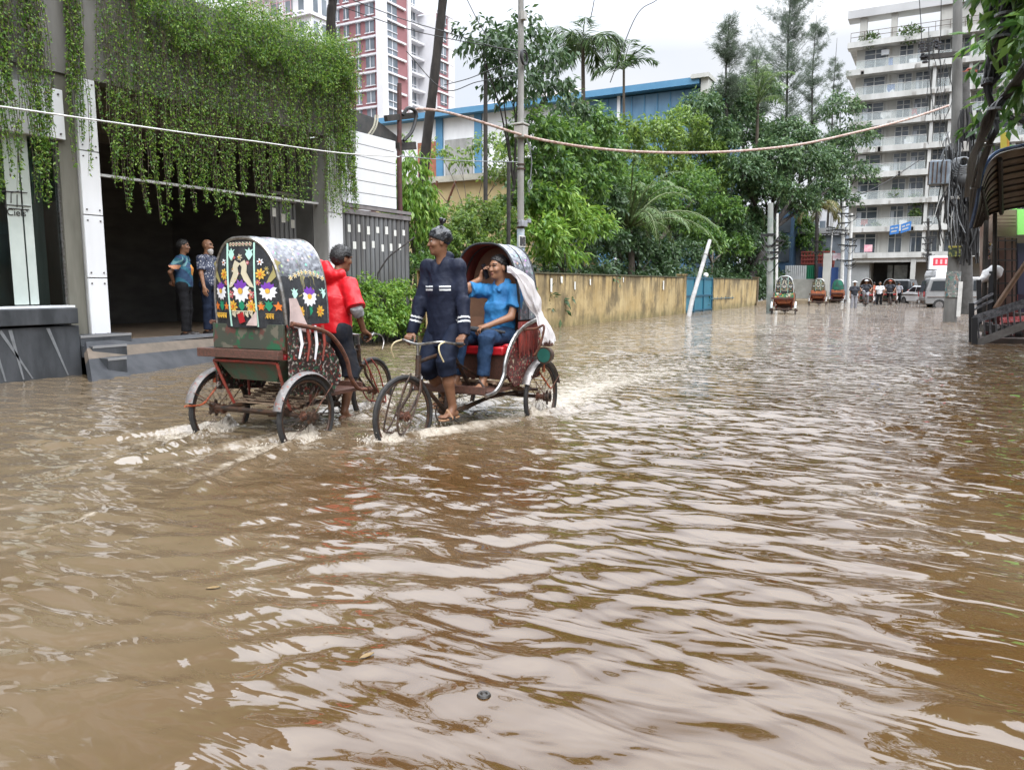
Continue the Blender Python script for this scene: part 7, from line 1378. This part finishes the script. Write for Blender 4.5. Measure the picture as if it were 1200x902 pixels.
person(PP, J, SKIN2); hair(PP, J, line=.058, back=-.045, thick=.012)
S = SDF(.0075); S.cc(J['pelvis']-A3(0, 0, .05), J['chest'], .165, .165, .03, sq=(A3(1, 0, 0), .82)).rc(J['chest'], J['neck']-A3(0, 0, .05), .148, .075, .05).rc(J['shL'], J['shR'], .068, .068, .05)
for s_ in 'LR': u = nrm(J['el'+s_]-J['sh'+s_]); S.cc(J['sh'+s_]-u*.03, J['sh'+s_]+u*.2, .075, .082, .03)
S.rc(J['neck']+A3(-.03, .05, 0), J['neck']+A3(-.03, -.05, 0), .048, .048, .02).rc(J['neck']+A3(.03, .05, -.02), J['neck']+A3(.085, .03, -.075), .022, .012, .015).rc(J['neck']+A3(.03, -.05, -.02), J['neck']+A3(.085, -.03, -.075), .022, .012, .015).rc(J['neck']+A3(.085, 0, -.04), J['neck']+A3(.05, 0, .05), .014, .056, .01, True); S.wr = (.013, 20, 9); S.mesh('shirt', BLUES, PP)
S = SDF(.008)
for s_ in 'LR': S.rc(J['hip'+s_], J['kn'+s_], .1, .078, .03).cc(J['kn'+s_]-A3(0, 0, -.02), J['an'+s_]+A3(0, 0, .03), .078, .06, .02)
S.rc(J['hipL'], J['hipR'], .115, .115, .04); S.wr = (.009, 20, 4); S.mesh('jeans', DENIM, PP)
for s_ in 'LR':
    a, t = J['an'+s_], nrm((J['toe'+s_]-J['an'+s_])*A3(1, 1, 0)); so = a-A3(0, 0, .07); S = SDF(.006); S.rc(so-t*.05, so+t*.07, .038, .042, .02).rc(so+t*.07, so+t*.165, .044, .035, .02).half(so+A3(0, 0, -.008), (0, 0, 1)).half(so-A3(0, 0, .022), (0, 0, -1)); S.rc(so+t*.075+A3(0, .045, 0), so+t*.085+A3(0, 0, .06), .012, .012, .01).rc(so+t*.085+A3(0, 0, .06), so+t*.075+A3(0, -.045, 0), .012, .012, .01); S.mesh('sandal', M('dark_sandal', (.05, .035, .03), rough=.6), PP)
w_ = rick_tf(RB, tuple(J['wrR']+A3(*off)+A3(-.01, .05, .075))); ph = root('phone', 'dark mobile phone held to the ear of the blue-shirted passenger', 'phone', w_, RB.rotation_euler.z)
q = Matrix.Rotation(.25, 3, 'Y') @ Matrix.Rotation(.2, 3, 'X'); MB().cbox((0, 0, 0), (.072, .009, .15), q).build('case', M('phone_black', (.01, .01, .012), rough=.25), ph, bevel=.003); MB().cbox(q @ V(0, .006, 0), (.064, .002, .138), q).build('screen', M('phone_glass', (.02, .02, .025), rough=.08), ph)
um0 = J['wrL']+A3(*off); uw = rick_tf(RB, (um0[0]+.06, um0[1]-.05, um0[2]-.04)); um = root('umbrella', 'folded black umbrella lying across the lap of the seated passenger', 'umbrella', uw, RB.rotation_euler.z)
a, b = V(-.1, .22, -.02), V(.10, -.16, .03)
MB().tube([a, a*.5, b*.1, b*.75, b*.85], [.012, .026, .03, .02, .012], 10).build('canopy', BLACKC, um, smooth=True); MB().tube([b*.85, b*1.15, b*1.25+V(.02, 0, .01)], [.008, .008, .012], 8).build('handle', M('umbrella_handle', (.02, .02, .02), rough=.3), um, smooth=True)
# --- white plastic sack tied to the hood's side
bl = root('plastic_sack', 'white plastic sack draped over the side of the red-seated rickshaw', 'sack', rick_tf(RB, (.22, .46, 1.32)), RB.rotation_euler.z)
SACK = leafmat('white_polythene_sheet', (.62, .6, .6), (.7, .68, .68), (.76, .74, .74), trans=.3, rough=.35)
m = MB(); sp_ = spline([(.19, -.11, .30), (.15, -.06, .27), (.08, .0, .2), (.02, .03, .07), (-.02, .06, -.04), (-.05, .085, -.11), (-.07, .11, -.2), (-.1, .14, -.3), (-.12, .165, -.40)], 4); rr = np.interp(np.linspace(0, 1, len(sp_)), [0, .12, .3, .5, .62, .7, .85, 1], [.02, .06, .098, .085, .042, .05, .09, .098]); rows = []
for i, p in enumerate(sp_):
    row = []
    for j in range(49):
        a = 2*math.pi*j/48; q = i*.35; r_ = rr[i]*(1+.17*math.sin(5*a+q*.6)+.11*math.sin(9*a-q)+.07*math.sin(16*a+q*1.4)+.06*math.sin(3.1*q+2*a)); row.append(p+V(math.cos(a)*r_, max(-.25, math.sin(a))*r_*.62, .02*math.sin(4*a+q)+.015*math.sin(7*a)))
    rows.append(row)
m.grid(rows); m.build('sheet', SACK, bl, smooth=True)
# --- puller in the red raincoat, seen from behind
off = (.95, 0, 0)
J = dict(pelvis=A3(.97, 0, 1.05), chest=A3(1.02, 0, 1.335), neck=A3(1.06, -.01, 1.555), head=A3(1.12, -.04, 1.72), face=A3(.9, -.42, -.1),
         shL=A3(1.045, .18, 1.475), shR=A3(1.045, -.18, 1.475), hipL=A3(.97, .1, 1.03), hipR=A3(.97, -.1, 1.03))
J['anR'] = A3(.95, -.15, .235); J['toeR'] = A3(1.16, -.16, .17); J['anL'] = A3(1.08, .14, .53); J['toeL'] = A3(1.28, .14, .48)
J['knL'], _ = ik(J['hipL'], J['anL'], .42, .42, A3(1, .1, 0)); J['knR'], _ = ik(J['hipR'], J['anR'], .42, .42, A3(1, -.1, 0))
for s_, y in (('L', 1), ('R', -1)):
    J['wr'+s_] = A3(1.12, .285*y, 1.02); J['el'+s_], J['wr'+s_] = ik(J['sh'+s_], J['wr'+s_], .29, .26, A3(-.7, .6*y, -.3)); J['hand'+s_] = (A3(.85, -.02*y, -.5), A3(-.35, 0, -1), (.75, 1.1, .7), 1 if y > 0 else -1)
J = rel(J, off); PR = seated_root(RA, 'person', 'rickshaw puller in a short-sleeved red raincoat seen from behind', off)
person(PR, J, SKIN); hair(PR, J, line=.03, back=-.075, thick=.02)
S = SDF(.0075); S.cc(J['pelvis']-A3(.0, 0, .06), J['chest'], .215, .2, .02, sq=(A3(1, 0, 0), .78)).rc(J['chest'], J['neck']-A3(0, 0, .05), .165, .09, .05).rc(J['shL'], J['shR'], .075, .075, .05)
for s_ in 'LR': u = nrm(J['el'+s_]-J['sh'+s_]); S.cc(J['sh'+s_]-u*.03, J['sh'+s_]+u*.27, .076, .098, .035)
n0 = J['neck']; S.rc(n0+A3(-.05, .1, .02), n0+A3(-.09, 0, -.02), .055, .06, .03).rc(n0+A3(-.05, -.1, .02), n0+A3(-.09, 0, -.02), .055, .06, .03).rc(n0+A3(-.12, .05, .02), n0+A3(-.10, .12, .13), .065, .04, .04).rc(n0+A3(-.12, -.02, .03), n0+A3(-.09, .05, .10), .06, .05, .03); S.wr = (.012, 13, 3)
S.mesh('raincoat', REDC, PR)
for s_ in 'LR': S = SDF(.008); u = nrm(J['wr'+s_]-J['el'+s_]); S.cc(J['sh'+s_]*.3+J['el'+s_]*.7, J['el'+s_]+u*.02, .06, .056, .02).cc(J['el'+s_]-u*.04, J['el'+s_]+u*.06, .056, .062, .02); S.wr = (.008, 30, 3); S.mesh('sleeve', GREYS, PR)
S = SDF(.008)
for s_ in 'LR': S.rc(J['hip'+s_], J['kn'+s_], .105, .09, .03).cc(J['kn'+s_]-A3(0, 0, -.03), J['kn'+s_]*.8+J['an'+s_]*.2, .092, .088, .02)
S.rc(J['hipL'], J['hipR'], .12, .12, .05); S.wr = (.009, 18, 12); S.mesh('shorts', M('dark_shorts', (.012, .016, .026), (.03, .03, .034), scale=9, rough=.8, spec=.2), PR)
# ------------------------------------------------------------------ two men on the entrance floor
def standing(label, foot, rz, skin, hh, shirt, pants, h=.0075, hairm=HAIR, cap=None, pose='behind', beard=None, head_turn=0, name='person', group=None, shirt_pick=None):
    o = root(name, label, 'person', foot, rz, group); s = hh/1.72
    J = dict(pelvis=A3(0, 0, .93), chest=A3(.01, 0, 1.22), neck=A3(.0, 0, 1.45), head=A3(.03, 0, 1.605), face=A3(math.cos(head_turn), math.sin(head_turn), -.03), shL=A3(0, .19, 1.375), shR=A3(0, -.19, 1.375), hipL=A3(0, .095, .9), hipR=A3(0, -.095, .9), knL=A3(.02, .105, .49), knR=A3(.03, -.11, .49), anL=A3(-.02, .12, .09), anR=A3(.02, -.13, .09), toeL=A3(.18, .15, .02), toeR=A3(.22, -.17, .02))
    if pose == 'behind': T = dict(L=A3(-.16, .10, .98), R=A3(-.15, -.06, .97)); pole = dict(L=A3(-.6, 1, 0), R=A3(-.6, -1, 0)); hd = dict(L=(A3(-.2, -1, -.3), A3(-1, 0, 0), (.4, .6, .4), 1), R=(A3(-.2, 1, -.3), A3(-1, 0, 0), (.4, .6, .4), -1))
    elif pose == 'side': T = dict(L=A3(.06, .27, .86), R=A3(.08, -.27, .86)); pole = dict(L=A3(-1, .3, 0), R=A3(-1, -.3, 0)); hd = dict(L=(A3(.1, 0, -1), A3(0, -1, 0), (.3, .4, .3), 1), R=(A3(.1, 0, -1), A3(0, 1, 0), (.3, .4, .3), -1))
    else: T = dict(L=A3(.36, .27, 1.08), R=A3(.36, -.27, 1.08)); pole = dict(L=A3(-.5, 1, -.3), R=A3(-.5, -1, -.3)); hd = dict(L=(A3(.9, 0, -.4), A3(-.3, 0, -1), (.7, 1, .6), 1), R=(A3(.9, 0, -.4), A3(-.3, 0, -1), (.7, 1, .6), -1))
    for k in 'LR': J['el'+k], J['wr'+k] = ik(J['sh'+k], T[k], .28, .25, pole[k]); J['hand'+k] = hd[k]
    if pose == 'ride':
        for k, y in (('L', 1), ('R', -1)): J['kn'+k] = A3(.36, .12*y, .88-.12*y); J['an'+k] = A3(.2, .12*y, .42-.14*y); J['toe'+k] = A3(.4, .13*y, .36-.14*y)
    o.scale = (s, s, s); person(o, J, skin, h)
    if hairm: hair(o, J, hairm, h, line=.055, back=-.05, thick=.011)
    S = SDF(h+.001); S.cc(J['pelvis']-A3(0, 0, .04), J['chest'], .178, .182, .03, sq=(A3(1, 0, 0), .82)).rc(J['chest'], J['neck']-A3(0, 0, .05), .155, .078, .05).rc(J['shL'], J['shR'], .07, .07, .05)
    for k in 'LR': u = nrm(J['el'+k]-J['sh'+k]); S.cc(J['sh'+k]-u*.03, J['sh'+k]+u*.21, .078, .086, .03)
    S.wr = (.01, 17, int(hh*100)); S.mesh('shirt', shirt if isinstance(shirt, list) else [shirt], o, shirt_pick)
    S = SDF(h+.001); S.rc(J['hipL'], J['hipR'], .115, .115, .04).rc(J['pelvis'], J['pelvis']+A3(0, 0, .06), .13, .13, .04)
    for k in 'LR': S.rc(J['hip'+k], J['kn'+k], .1, .08, .03).cc(J['kn'+k]+A3(0, 0, .02), J['an'+k]+A3(0, 0, .0), .08, .07, .02)
    S.wr = (.008, 18, 7); S.mesh('trousers', pants, o)
    for k in 'LR': a, t = J['an'+k], nrm((J['toe'+k]-J['an'+k])*A3(1, 1, 0)); so = a-A3(0, 0, .06); S = SDF(h); S.rc(so-t*.05, so+t*.07, .045, .046, .02).rc(so+t*.07, so+t*.18, .046, .034, .02).half(so-A3(0, 0, .024), (0, 0, -1)); S.mesh('shoe', DARK, o)
    if beard:
        f, l, u = basis(J['face']); c = J['head']; S = SDF(h); S.el(c-.085*u+.045*f, (.055, .06, .055), np.stack([f, l, u], 1), .0).el(c-.125*u+.06*f, (.035, .035, .04), np.stack([f, l, u], 1), .02).half(c-.05*u, u*.8-f*.25); S.mesh('beard', beard, o)
    if cap:
        f, l, u = basis(J['face']); c = J['head']; rot = np.stack([f, l, u], 1); S = SDF(h); S.el(c+.06*u, (.11, .09, .07), rot, 0).half(c+.06*u, -u); S.el(c+.07*u, (.17, .16, .018), rot, .01); S.mesh('hat', cap, o)
    return o
def tee(p):
    m = np.zeros(len(p), int); x, y, z = p.T; s_ = np.sin(y*26+z*15); m[(np.sin(z*24+y*21+x*9) > .45)] = 1; m[((y-.02)/.09)**2+((z-1.19)/.10)**2+((x-.15)/.14)**2 < 1] = 2; m[(np.abs(y) > .2) & (z < 1.27) & (z > 1.2)] = 3; m[(np.sin(y*33-z*30) > .8) & (z > 1.25)] = 4; return m
TEE = [M('tee_navy', (.01, .03, .08), (.014, .055, .12), scale=9, rough=.7), M('tee_teal', (.015, .10, .15), rough=.7), M('tee_orange', (.62, .17, .02), (.5, .3, .06), scale=20, rough=.7), M('tee_peach', (.6, .28, .16), rough=.7), M('tee_mint', (.12, .26, .28), rough=.7)]
BLK = M('black_trousers', (.008, .008, .009), (.013, .013, .015), scale=9, rough=.85, spec=.12); JEAN = M('dark_jeans', (.009, .013, .026), (.015, .022, .042), scale=12, rough=.85, spec=.12)
CHK = paintwork('check_shirt', [(.5, .5, .52)], (.04, .05, .09), 38)
p1 = PX(221, 391, FX-.35); p2 = PX(253, 386, FX-.35)
standing('stout man in a blue and orange printed shirt standing in the dark entrance', (FX-.40, p1.y, ZP), R(35), SKIN, 1.66, TEE, BLK, pose='behind', head_turn=R(5), shirt_pick=tee)
standing('bald grey-bearded man in a dark patterned shirt standing beside the rickshaw hood', (FX-.5, p2.y, ZP), R(20), SKIN2, 1.70, CHK, JEAN, pose='side', hairm=None, beard=GREYHAIR, head_turn=R(5))
# ------------------------------------------------------------------ rickshaws and people down the street
def far_rick(label, px, py, heading, pal, d=None): p = G(px, py); return rickshaw('rickshaw', label, (p.x, p.y, WZ), heading, pal, 0, 'rickshaws on the flooded street', fine=False)
PAINT1 = paintwork('far_board_green', [(.6, .5, .06), (.5, .08, .06), (.55, .5, .42)], (.02, .16, .08), 9); PAINT2 = paintwork('far_board_orange', [(.5, .18, .06), (.1, .04, .03)], (.32, .1, .05), 8)
APF = [M('muted_'+n, c, rough=.7) for n, c in (('grey', (.1, .1, .11)), ('white', (.36, .36, .35)), ('sand', (.3, .24, .12)), ('rust', (.22, .09, .04)), ('green', (.03, .09, .06)), ('cream', (.34, .32, .26)), ('pinkish', (.26, .14, .13)), ('pale', (.28, .33, .3)), ('olive', (.2, .18, .1)))]
SILVER = M('silver_hood', (.5, .52, .52), (.36, .38, .38), scale=5, rough=.4, bump=.4)
r1 = far_rick('far rickshaw with a black floral hood and green rear board, beside the greenish pole', 918, 368, R(97), dict(app=APF, board=PAINT1, side=PAINT2, top=SILVER, hoodside=BLACKC, box=PAINT2, strut=REDP, rim=SILVER, fender=SILVER))
r2 = far_rick('rickshaw with an olive floral hood between the nearest far one and the green-backed one', 958, 358, R(94), dict(app=APF, board=PAINT2, side=PAINT2, top=SILVER, hoodside=BLACKC, box=PAINT2, strut=REDP, back=M('olive_cloth', (.06, .055, .03), rough=.8)))
r3 = far_rick('rickshaw with a plain green hood back far down the street', 981, 355, R(92), dict(board=PAINT2, side=PAINT2, top=SILVER, hoodside=BLACKC, box=PAINT2, applique=False, back=M('green_hood_back', (.015, .2, .12), (.03, .05, .05), scale=3, rough=.6)))
r4 = far_rick('rickshaw with a red and white hood coming up the street', 1014, 358, R(-86), dict(board=PAINT2, side=PAINT2, top=M('red_hood', (.4, .05, .06), (.6, .45, .45), scale=6, rough=.5), hoodside=M('red_hood', (0, 0, 0)), applique=False))
r5 = far_rick('rickshaw with a black and grey hood coming up beside the red-hooded one', 1041, 356.5, R(-84), dict(board=PAINT2, side=PAINT2, top=M('grey_hood', (.06, .065, .07), (.4, .42, .44), scale=5, rough=.5), hoodside=M('grey_hood', (0, 0, 0)), applique=False))
def on(rk, off, label, shirt, pants=BLK, **k): return standing(label, rick_tf(rk, off), rk.rotation_euler.z, SKIN, 1.68, shirt, pants, h=.017, pose='ride', group='people on far rickshaws', **k)
WHT = M('white_shirt', (.6, .6, .62), rough=.8); DKS = M('dark_shirt', (.015, .017, .025), rough=.8); GRS = M('grey_shirt', (.2, .2, .22), rough=.8)
on(r4, (.86, 0, .1), 'puller in a dark shirt and white hat on the red-hooded rickshaw', DKS, GRS, hairm=None, cap=WHT); on(r4, (.0, -.1, .02), 'passenger in a white shirt under the red hood', WHT)
on(r5, (.86, 0, .1), 'puller in an orange-red hat and dark shirt before the black and grey hood', DKS, hairm=None, cap=M('hat_red', (.4, .08, .04), rough=.7)); on(r5, (.0, 0, .02), 'passenger in a dark shirt under the black and grey hood', GRS)
on(r1, (.86, 0, .1), 'puller hidden ahead of the nearest far rickshaw hood', DKS); on(r2, (.86, 0, .1), 'puller ahead of the olive-hooded rickshaw', GRS); on(r3, (.86, 0, .1), 'puller ahead of the green-backed rickshaw', DKS)
for px, py, rz, lab, sh, pn, ct in ((1000, 361, -60, 'wading man in a dark shirt and white hat left of the red-hooded rickshaw', DKS, GRS, WHT), (1030, 357, -100, 'wading man in a pale shirt between the two oncoming rickshaws', WHT, BLK, None), (1052, 355, 80, 'wading man in a grey shirt right of the black and grey hooded rickshaw', GRS, BLK, None), (1069, 353, -90, 'person in dark clothes wading beside the white car', DKS, BLK, None), (1023, 354, 70, 'person in an orange-red shirt wading behind the oncoming rickshaws', M('shirt_orange', (.4, .1, .05), rough=.8), JEAN, None)):
    p = G(px, py); standing(lab, (p.x, p.y, WZ), R(rz), SKIN, 1.68, sh, pn, h=.017, pose='side', group='people wading far down the street', hairm=None if ct else HAIR, cap=ct)
# ------------------------------------------------------------------ cars
CARS = M('silver_paint', (.27, .27, .265), (.22, .22, .22), scale=2, rough=.28, metal=.4, coat=.5); CARW = M('white_paint', (.7, .7, .7), (.6, .6, .6), scale=2, rough=.25, coat=.5); CARD = M('dark_paint', (.02, .022, .025), rough=.25, coat=.5); CGL = M('car_glass', (.015, .018, .02), rough=.06); TAILR = M('tail_red', (.4, .02, .02), rough=.25)
def van(name, label, loc, rz, prof, wid, paint, wins, wheels, cat='van', spare=False):
    """prof: side outline (x, z); shrinks in towards the roof"""
    o = root(name, label, cat, loc, rz); zt = max(z for _, z in prof); sec = lambda z: wid/2*(1-.16*max(0, (z-.95)/(zt-.95))**1.3)
    m = MB(); k = len(prof); vs = []
    for s_ in (1, -1): vs += [V(x, s_*(sec(z)-.09), z) for x, z in prof]
    for s_ in (1, -1): cx = np.mean([p[0] for p in prof]); vs += [V(x+(cx-x)*.02, s_*sec(z), z+(.9-z)*.03) for x, z in prof]
    fs = [tuple(2*k+i for i in range(k)), tuple(3*k+i for i in range(k-1, -1, -1))]
    for i in range(k): j = (i+1) % k; fs += [(i, j, k+j, k+i), (2*k+i, 2*k+j, j, i)[::-1], (3*k+j, 3*k+i, k+i, k+j)[::-1]]
    m.add(vs, fs); bd = m.build('body', paint, o); bm = bmesh.new(); bm.from_mesh(bd.data); bmesh.ops.recalc_face_normals(bm, faces=bm.faces); bm.to_mesh(bd.data); bm.free(); b = bd.modifiers.new('bevel', 'BEVEL'); b.width = .05; b.segments = 3; b.limit_method = 'ANGLE'; b.angle_limit = R(25)
    for s_ in (1, -1):
        for w_ in wins: m = MB(); m.prism([V(x, s_*(sec(z)+.004), z) for x, z in w_], (0, s_*.012, 0)); m.build('side_window', CGL, o)
        m = MB(); m.tube([V(prof[0][0]+.1, s_*(sec(.75)+.012), .78), V(wheels[1]+.5, s_*(sec(.75)+.012), .8)], .03, 6); m.build('side_moulding', STEEL, o)
    for x in wheels:
        for s_ in (1, -1): a = MB().tube([(x, s_*(wid/2-.2), .32), (x, s_*(wid/2+.01), .32)], .33, 20).build('wheel', TYRE, o, smooth=True); MB().tube([(x, s_*(wid/2+.0), .32), (x, s_*(wid/2+.02), .32)], .2, 14).build('rim', ALU, a, smooth=True)
    xr = min(p[0] for p in prof); xr2 = xr+.1
    m = MB(); m.prism([V(xr2-.11, -sec(1)+.22, 1.05), V(xr2-.11, sec(1)-.22, 1.05), V(xr2+.03, sec(zt-.2)-.2, zt-.2), V(xr2+.03, -sec(zt-.2)+.2, zt-.2)], (-.012, 0, 0)); m.build('rear_window', CGL, o)
    for s_ in (1, -1): m = MB(); m.cbox((xr2-.11, s_*(sec(1)-.1), .95), (.03, .14, .3)); m.build('tail_light', TAILR, o)
    m = MB(); m.cbox((xr-.03, 0, .5), (.12, wid*.94, .2)); m.build('bumper', STEEL, o, bevel=.03); m = MB(); m.cbox((xr-.1, 0, .5), (.02, .4, .12)); m.build('number_plate', CARW, o)
    if spare: m = MB(); m.tube([(xr-.16, 0, .95), (xr-.02, 0, .95)], .36, 20); a = m.build('spare_wheel', TYRE, o, smooth=True); m = MB(); m.tube([(xr-.18, 0, .95), (xr-.15, 0, .95)], .24, 18); m.build('wheel_cover', ALU, a, smooth=True)
    return o
VP = [(-2.1, .35), (-2.15, .7), (-2.1, 1.05), (-1.88, 1.85), (-1.6, 1.92), (.9, 1.92), (1.25, 1.8), (1.75, 1.15), (2.1, 1.0), (2.2, .7), (2.15, .35)]
VW = [[(-1.85, 1.15), (-1.72, 1.7), (-.75, 1.72), (-.75, 1.15)], [(-.65, 1.15), (-.65, 1.72), (.25, 1.72), (.25, 1.15)], [(.35, 1.15), (.35, 1.72), (.95, 1.72), (1.45, 1.15)]]
vp = G(1122, 360); van('minivan', 'silver minivan standing across the street behind the big utility pole', (vp.x+.2, vp.y-.2, WZ), R(12), VP, 1.7, CARS, VW, (-1.35, 1.4), 'van')
wp = PY(1106, 340, 60); v2 = van('minibus', 'white minibus with a red roof sign behind the silver minivan', (wp.x, 60, WZ), R(-80), [(-2.3, .35), (-2.35, .8), (-2.3, 2.3), (-2.1, 2.45), (1.9, 2.45), (2.3, 1.5), (2.4, .8), (2.35, .35)], 2.0, CARW, [[(-2, 1.4), (-2, 2.1), (.2, 2.1), (.2, 1.4)], [(.4, 1.4), (.4, 2.1), (1.8, 2.1), (2.05, 1.4)]], (-1.4, 1.5), 'minibus')
m = MB(); m.cbox((.6, 0, 2.95), (.5, 2.2, .9)); q = m.build('roof_sign', CARW, v2); 
for s_ in (1, -1): MB().cbox((.6+.255*s_, 0, 3.0), (.012, 1.8, .5)).build('sign_face', M('sign_red', (.5, .03, .05), rough=.5), q); m = MB(); [m.cbox((.6+.265*s_, y, 3.0), (.012, .12, .3)) for y in np.linspace(-.7, .7, 6)]; m.build('sign_print', M('sign_pale', (.6, .35, .35), rough=.5), q)
cp = PY(1076, 340, 62); van('car', 'small white car half hidden between the minivan and the far rickshaws', (cp.x+.4, 62, WZ), R(120), [(-1.8, .3), (-1.85, .7), (-1.75, 1.0), (-1.2, 1.42), (.3, 1.42), (.95, 1.0), (1.75, .85), (1.85, .6), (1.8, .3)], 1.6, CARW, [[(-1.3, 1.02), (-1.05, 1.33), (-.3, 1.34), (-.3, 1.02)], [(-.2, 1.02), (-.2, 1.34), (.25, 1.34), (.7, 1.02)]], (-1.2, 1.2), 'car')
jp = PY(1060, 340, 76); van('jeep', 'dark jeep with a spare wheel on its tail by the apartment gateway', (jp.x+.1, 74, WZ), R(78), [(-1.9, .4), (-1.9, 1.0), (-1.8, 1.85), (-1.6, 1.95), (.5, 1.95), (.9, 1.2), (1.9, 1.1), (1.95, .4)], 1.75, CARD, [[(-1.6, 1.2), (-1.55, 1.75), (-.6, 1.75), (-.6, 1.2)], [(-.5, 1.2), (-.5, 1.75), (.35, 1.75), (.65, 1.2)]], (-1.2, 1.25), 'jeep', spare=True)

# ------------------------------------------------------------------ floating bits
WCO = np.array([v.co for v in bpy.data.objects['flood_water'].data.vertices]); WCO = WCO[(np.abs(WCO[:, 0]) < 9) & (WCO[:, 1] < 12) & (WCO[:, 1] > 0)]
for i, (px, py, lab) in enumerate(((567, 815, 'small dark ring of debris floating in the near water'), (430, 770, 'brown leaf floating left of the dark debris ring'), (700, 566, 'tiny leaf floating in the middle of the flood'), (250, 690, 'small leaf floating in the smooth near-left water'))):
    p = G(px, py, .0); wv = WCO[np.argmin((WCO[:, 0]-p.x)**2+(WCO[:, 1]-p.y)**2)]; p.z = wv[2]+.002; o = root('floating_leaf' if i else 'floating_debris', lab, 'leaf' if i else 'debris', p, i*1.3); m = MB()
    if i == 0: m.ring((0, 0, 0), .016, .007, 'z', 14, 6); m.ell((0, 0, 0), (.012, .01, .006), 8, 6)
    else: m.grid([[V(-.03+.012*a, (b-1)*.012*math.sin(math.pi*(a+.3)/5.6), .004*abs(b-1)) for b in range(3)] for a in range(6)], .001)
    m.build('body' if i == 0 else 'blade', M('wet_debris', (.02, .016, .012), rough=.4) if i == 0 else M('dead_leaf', (.16, .1, .03), rough=.5), o, smooth=True)
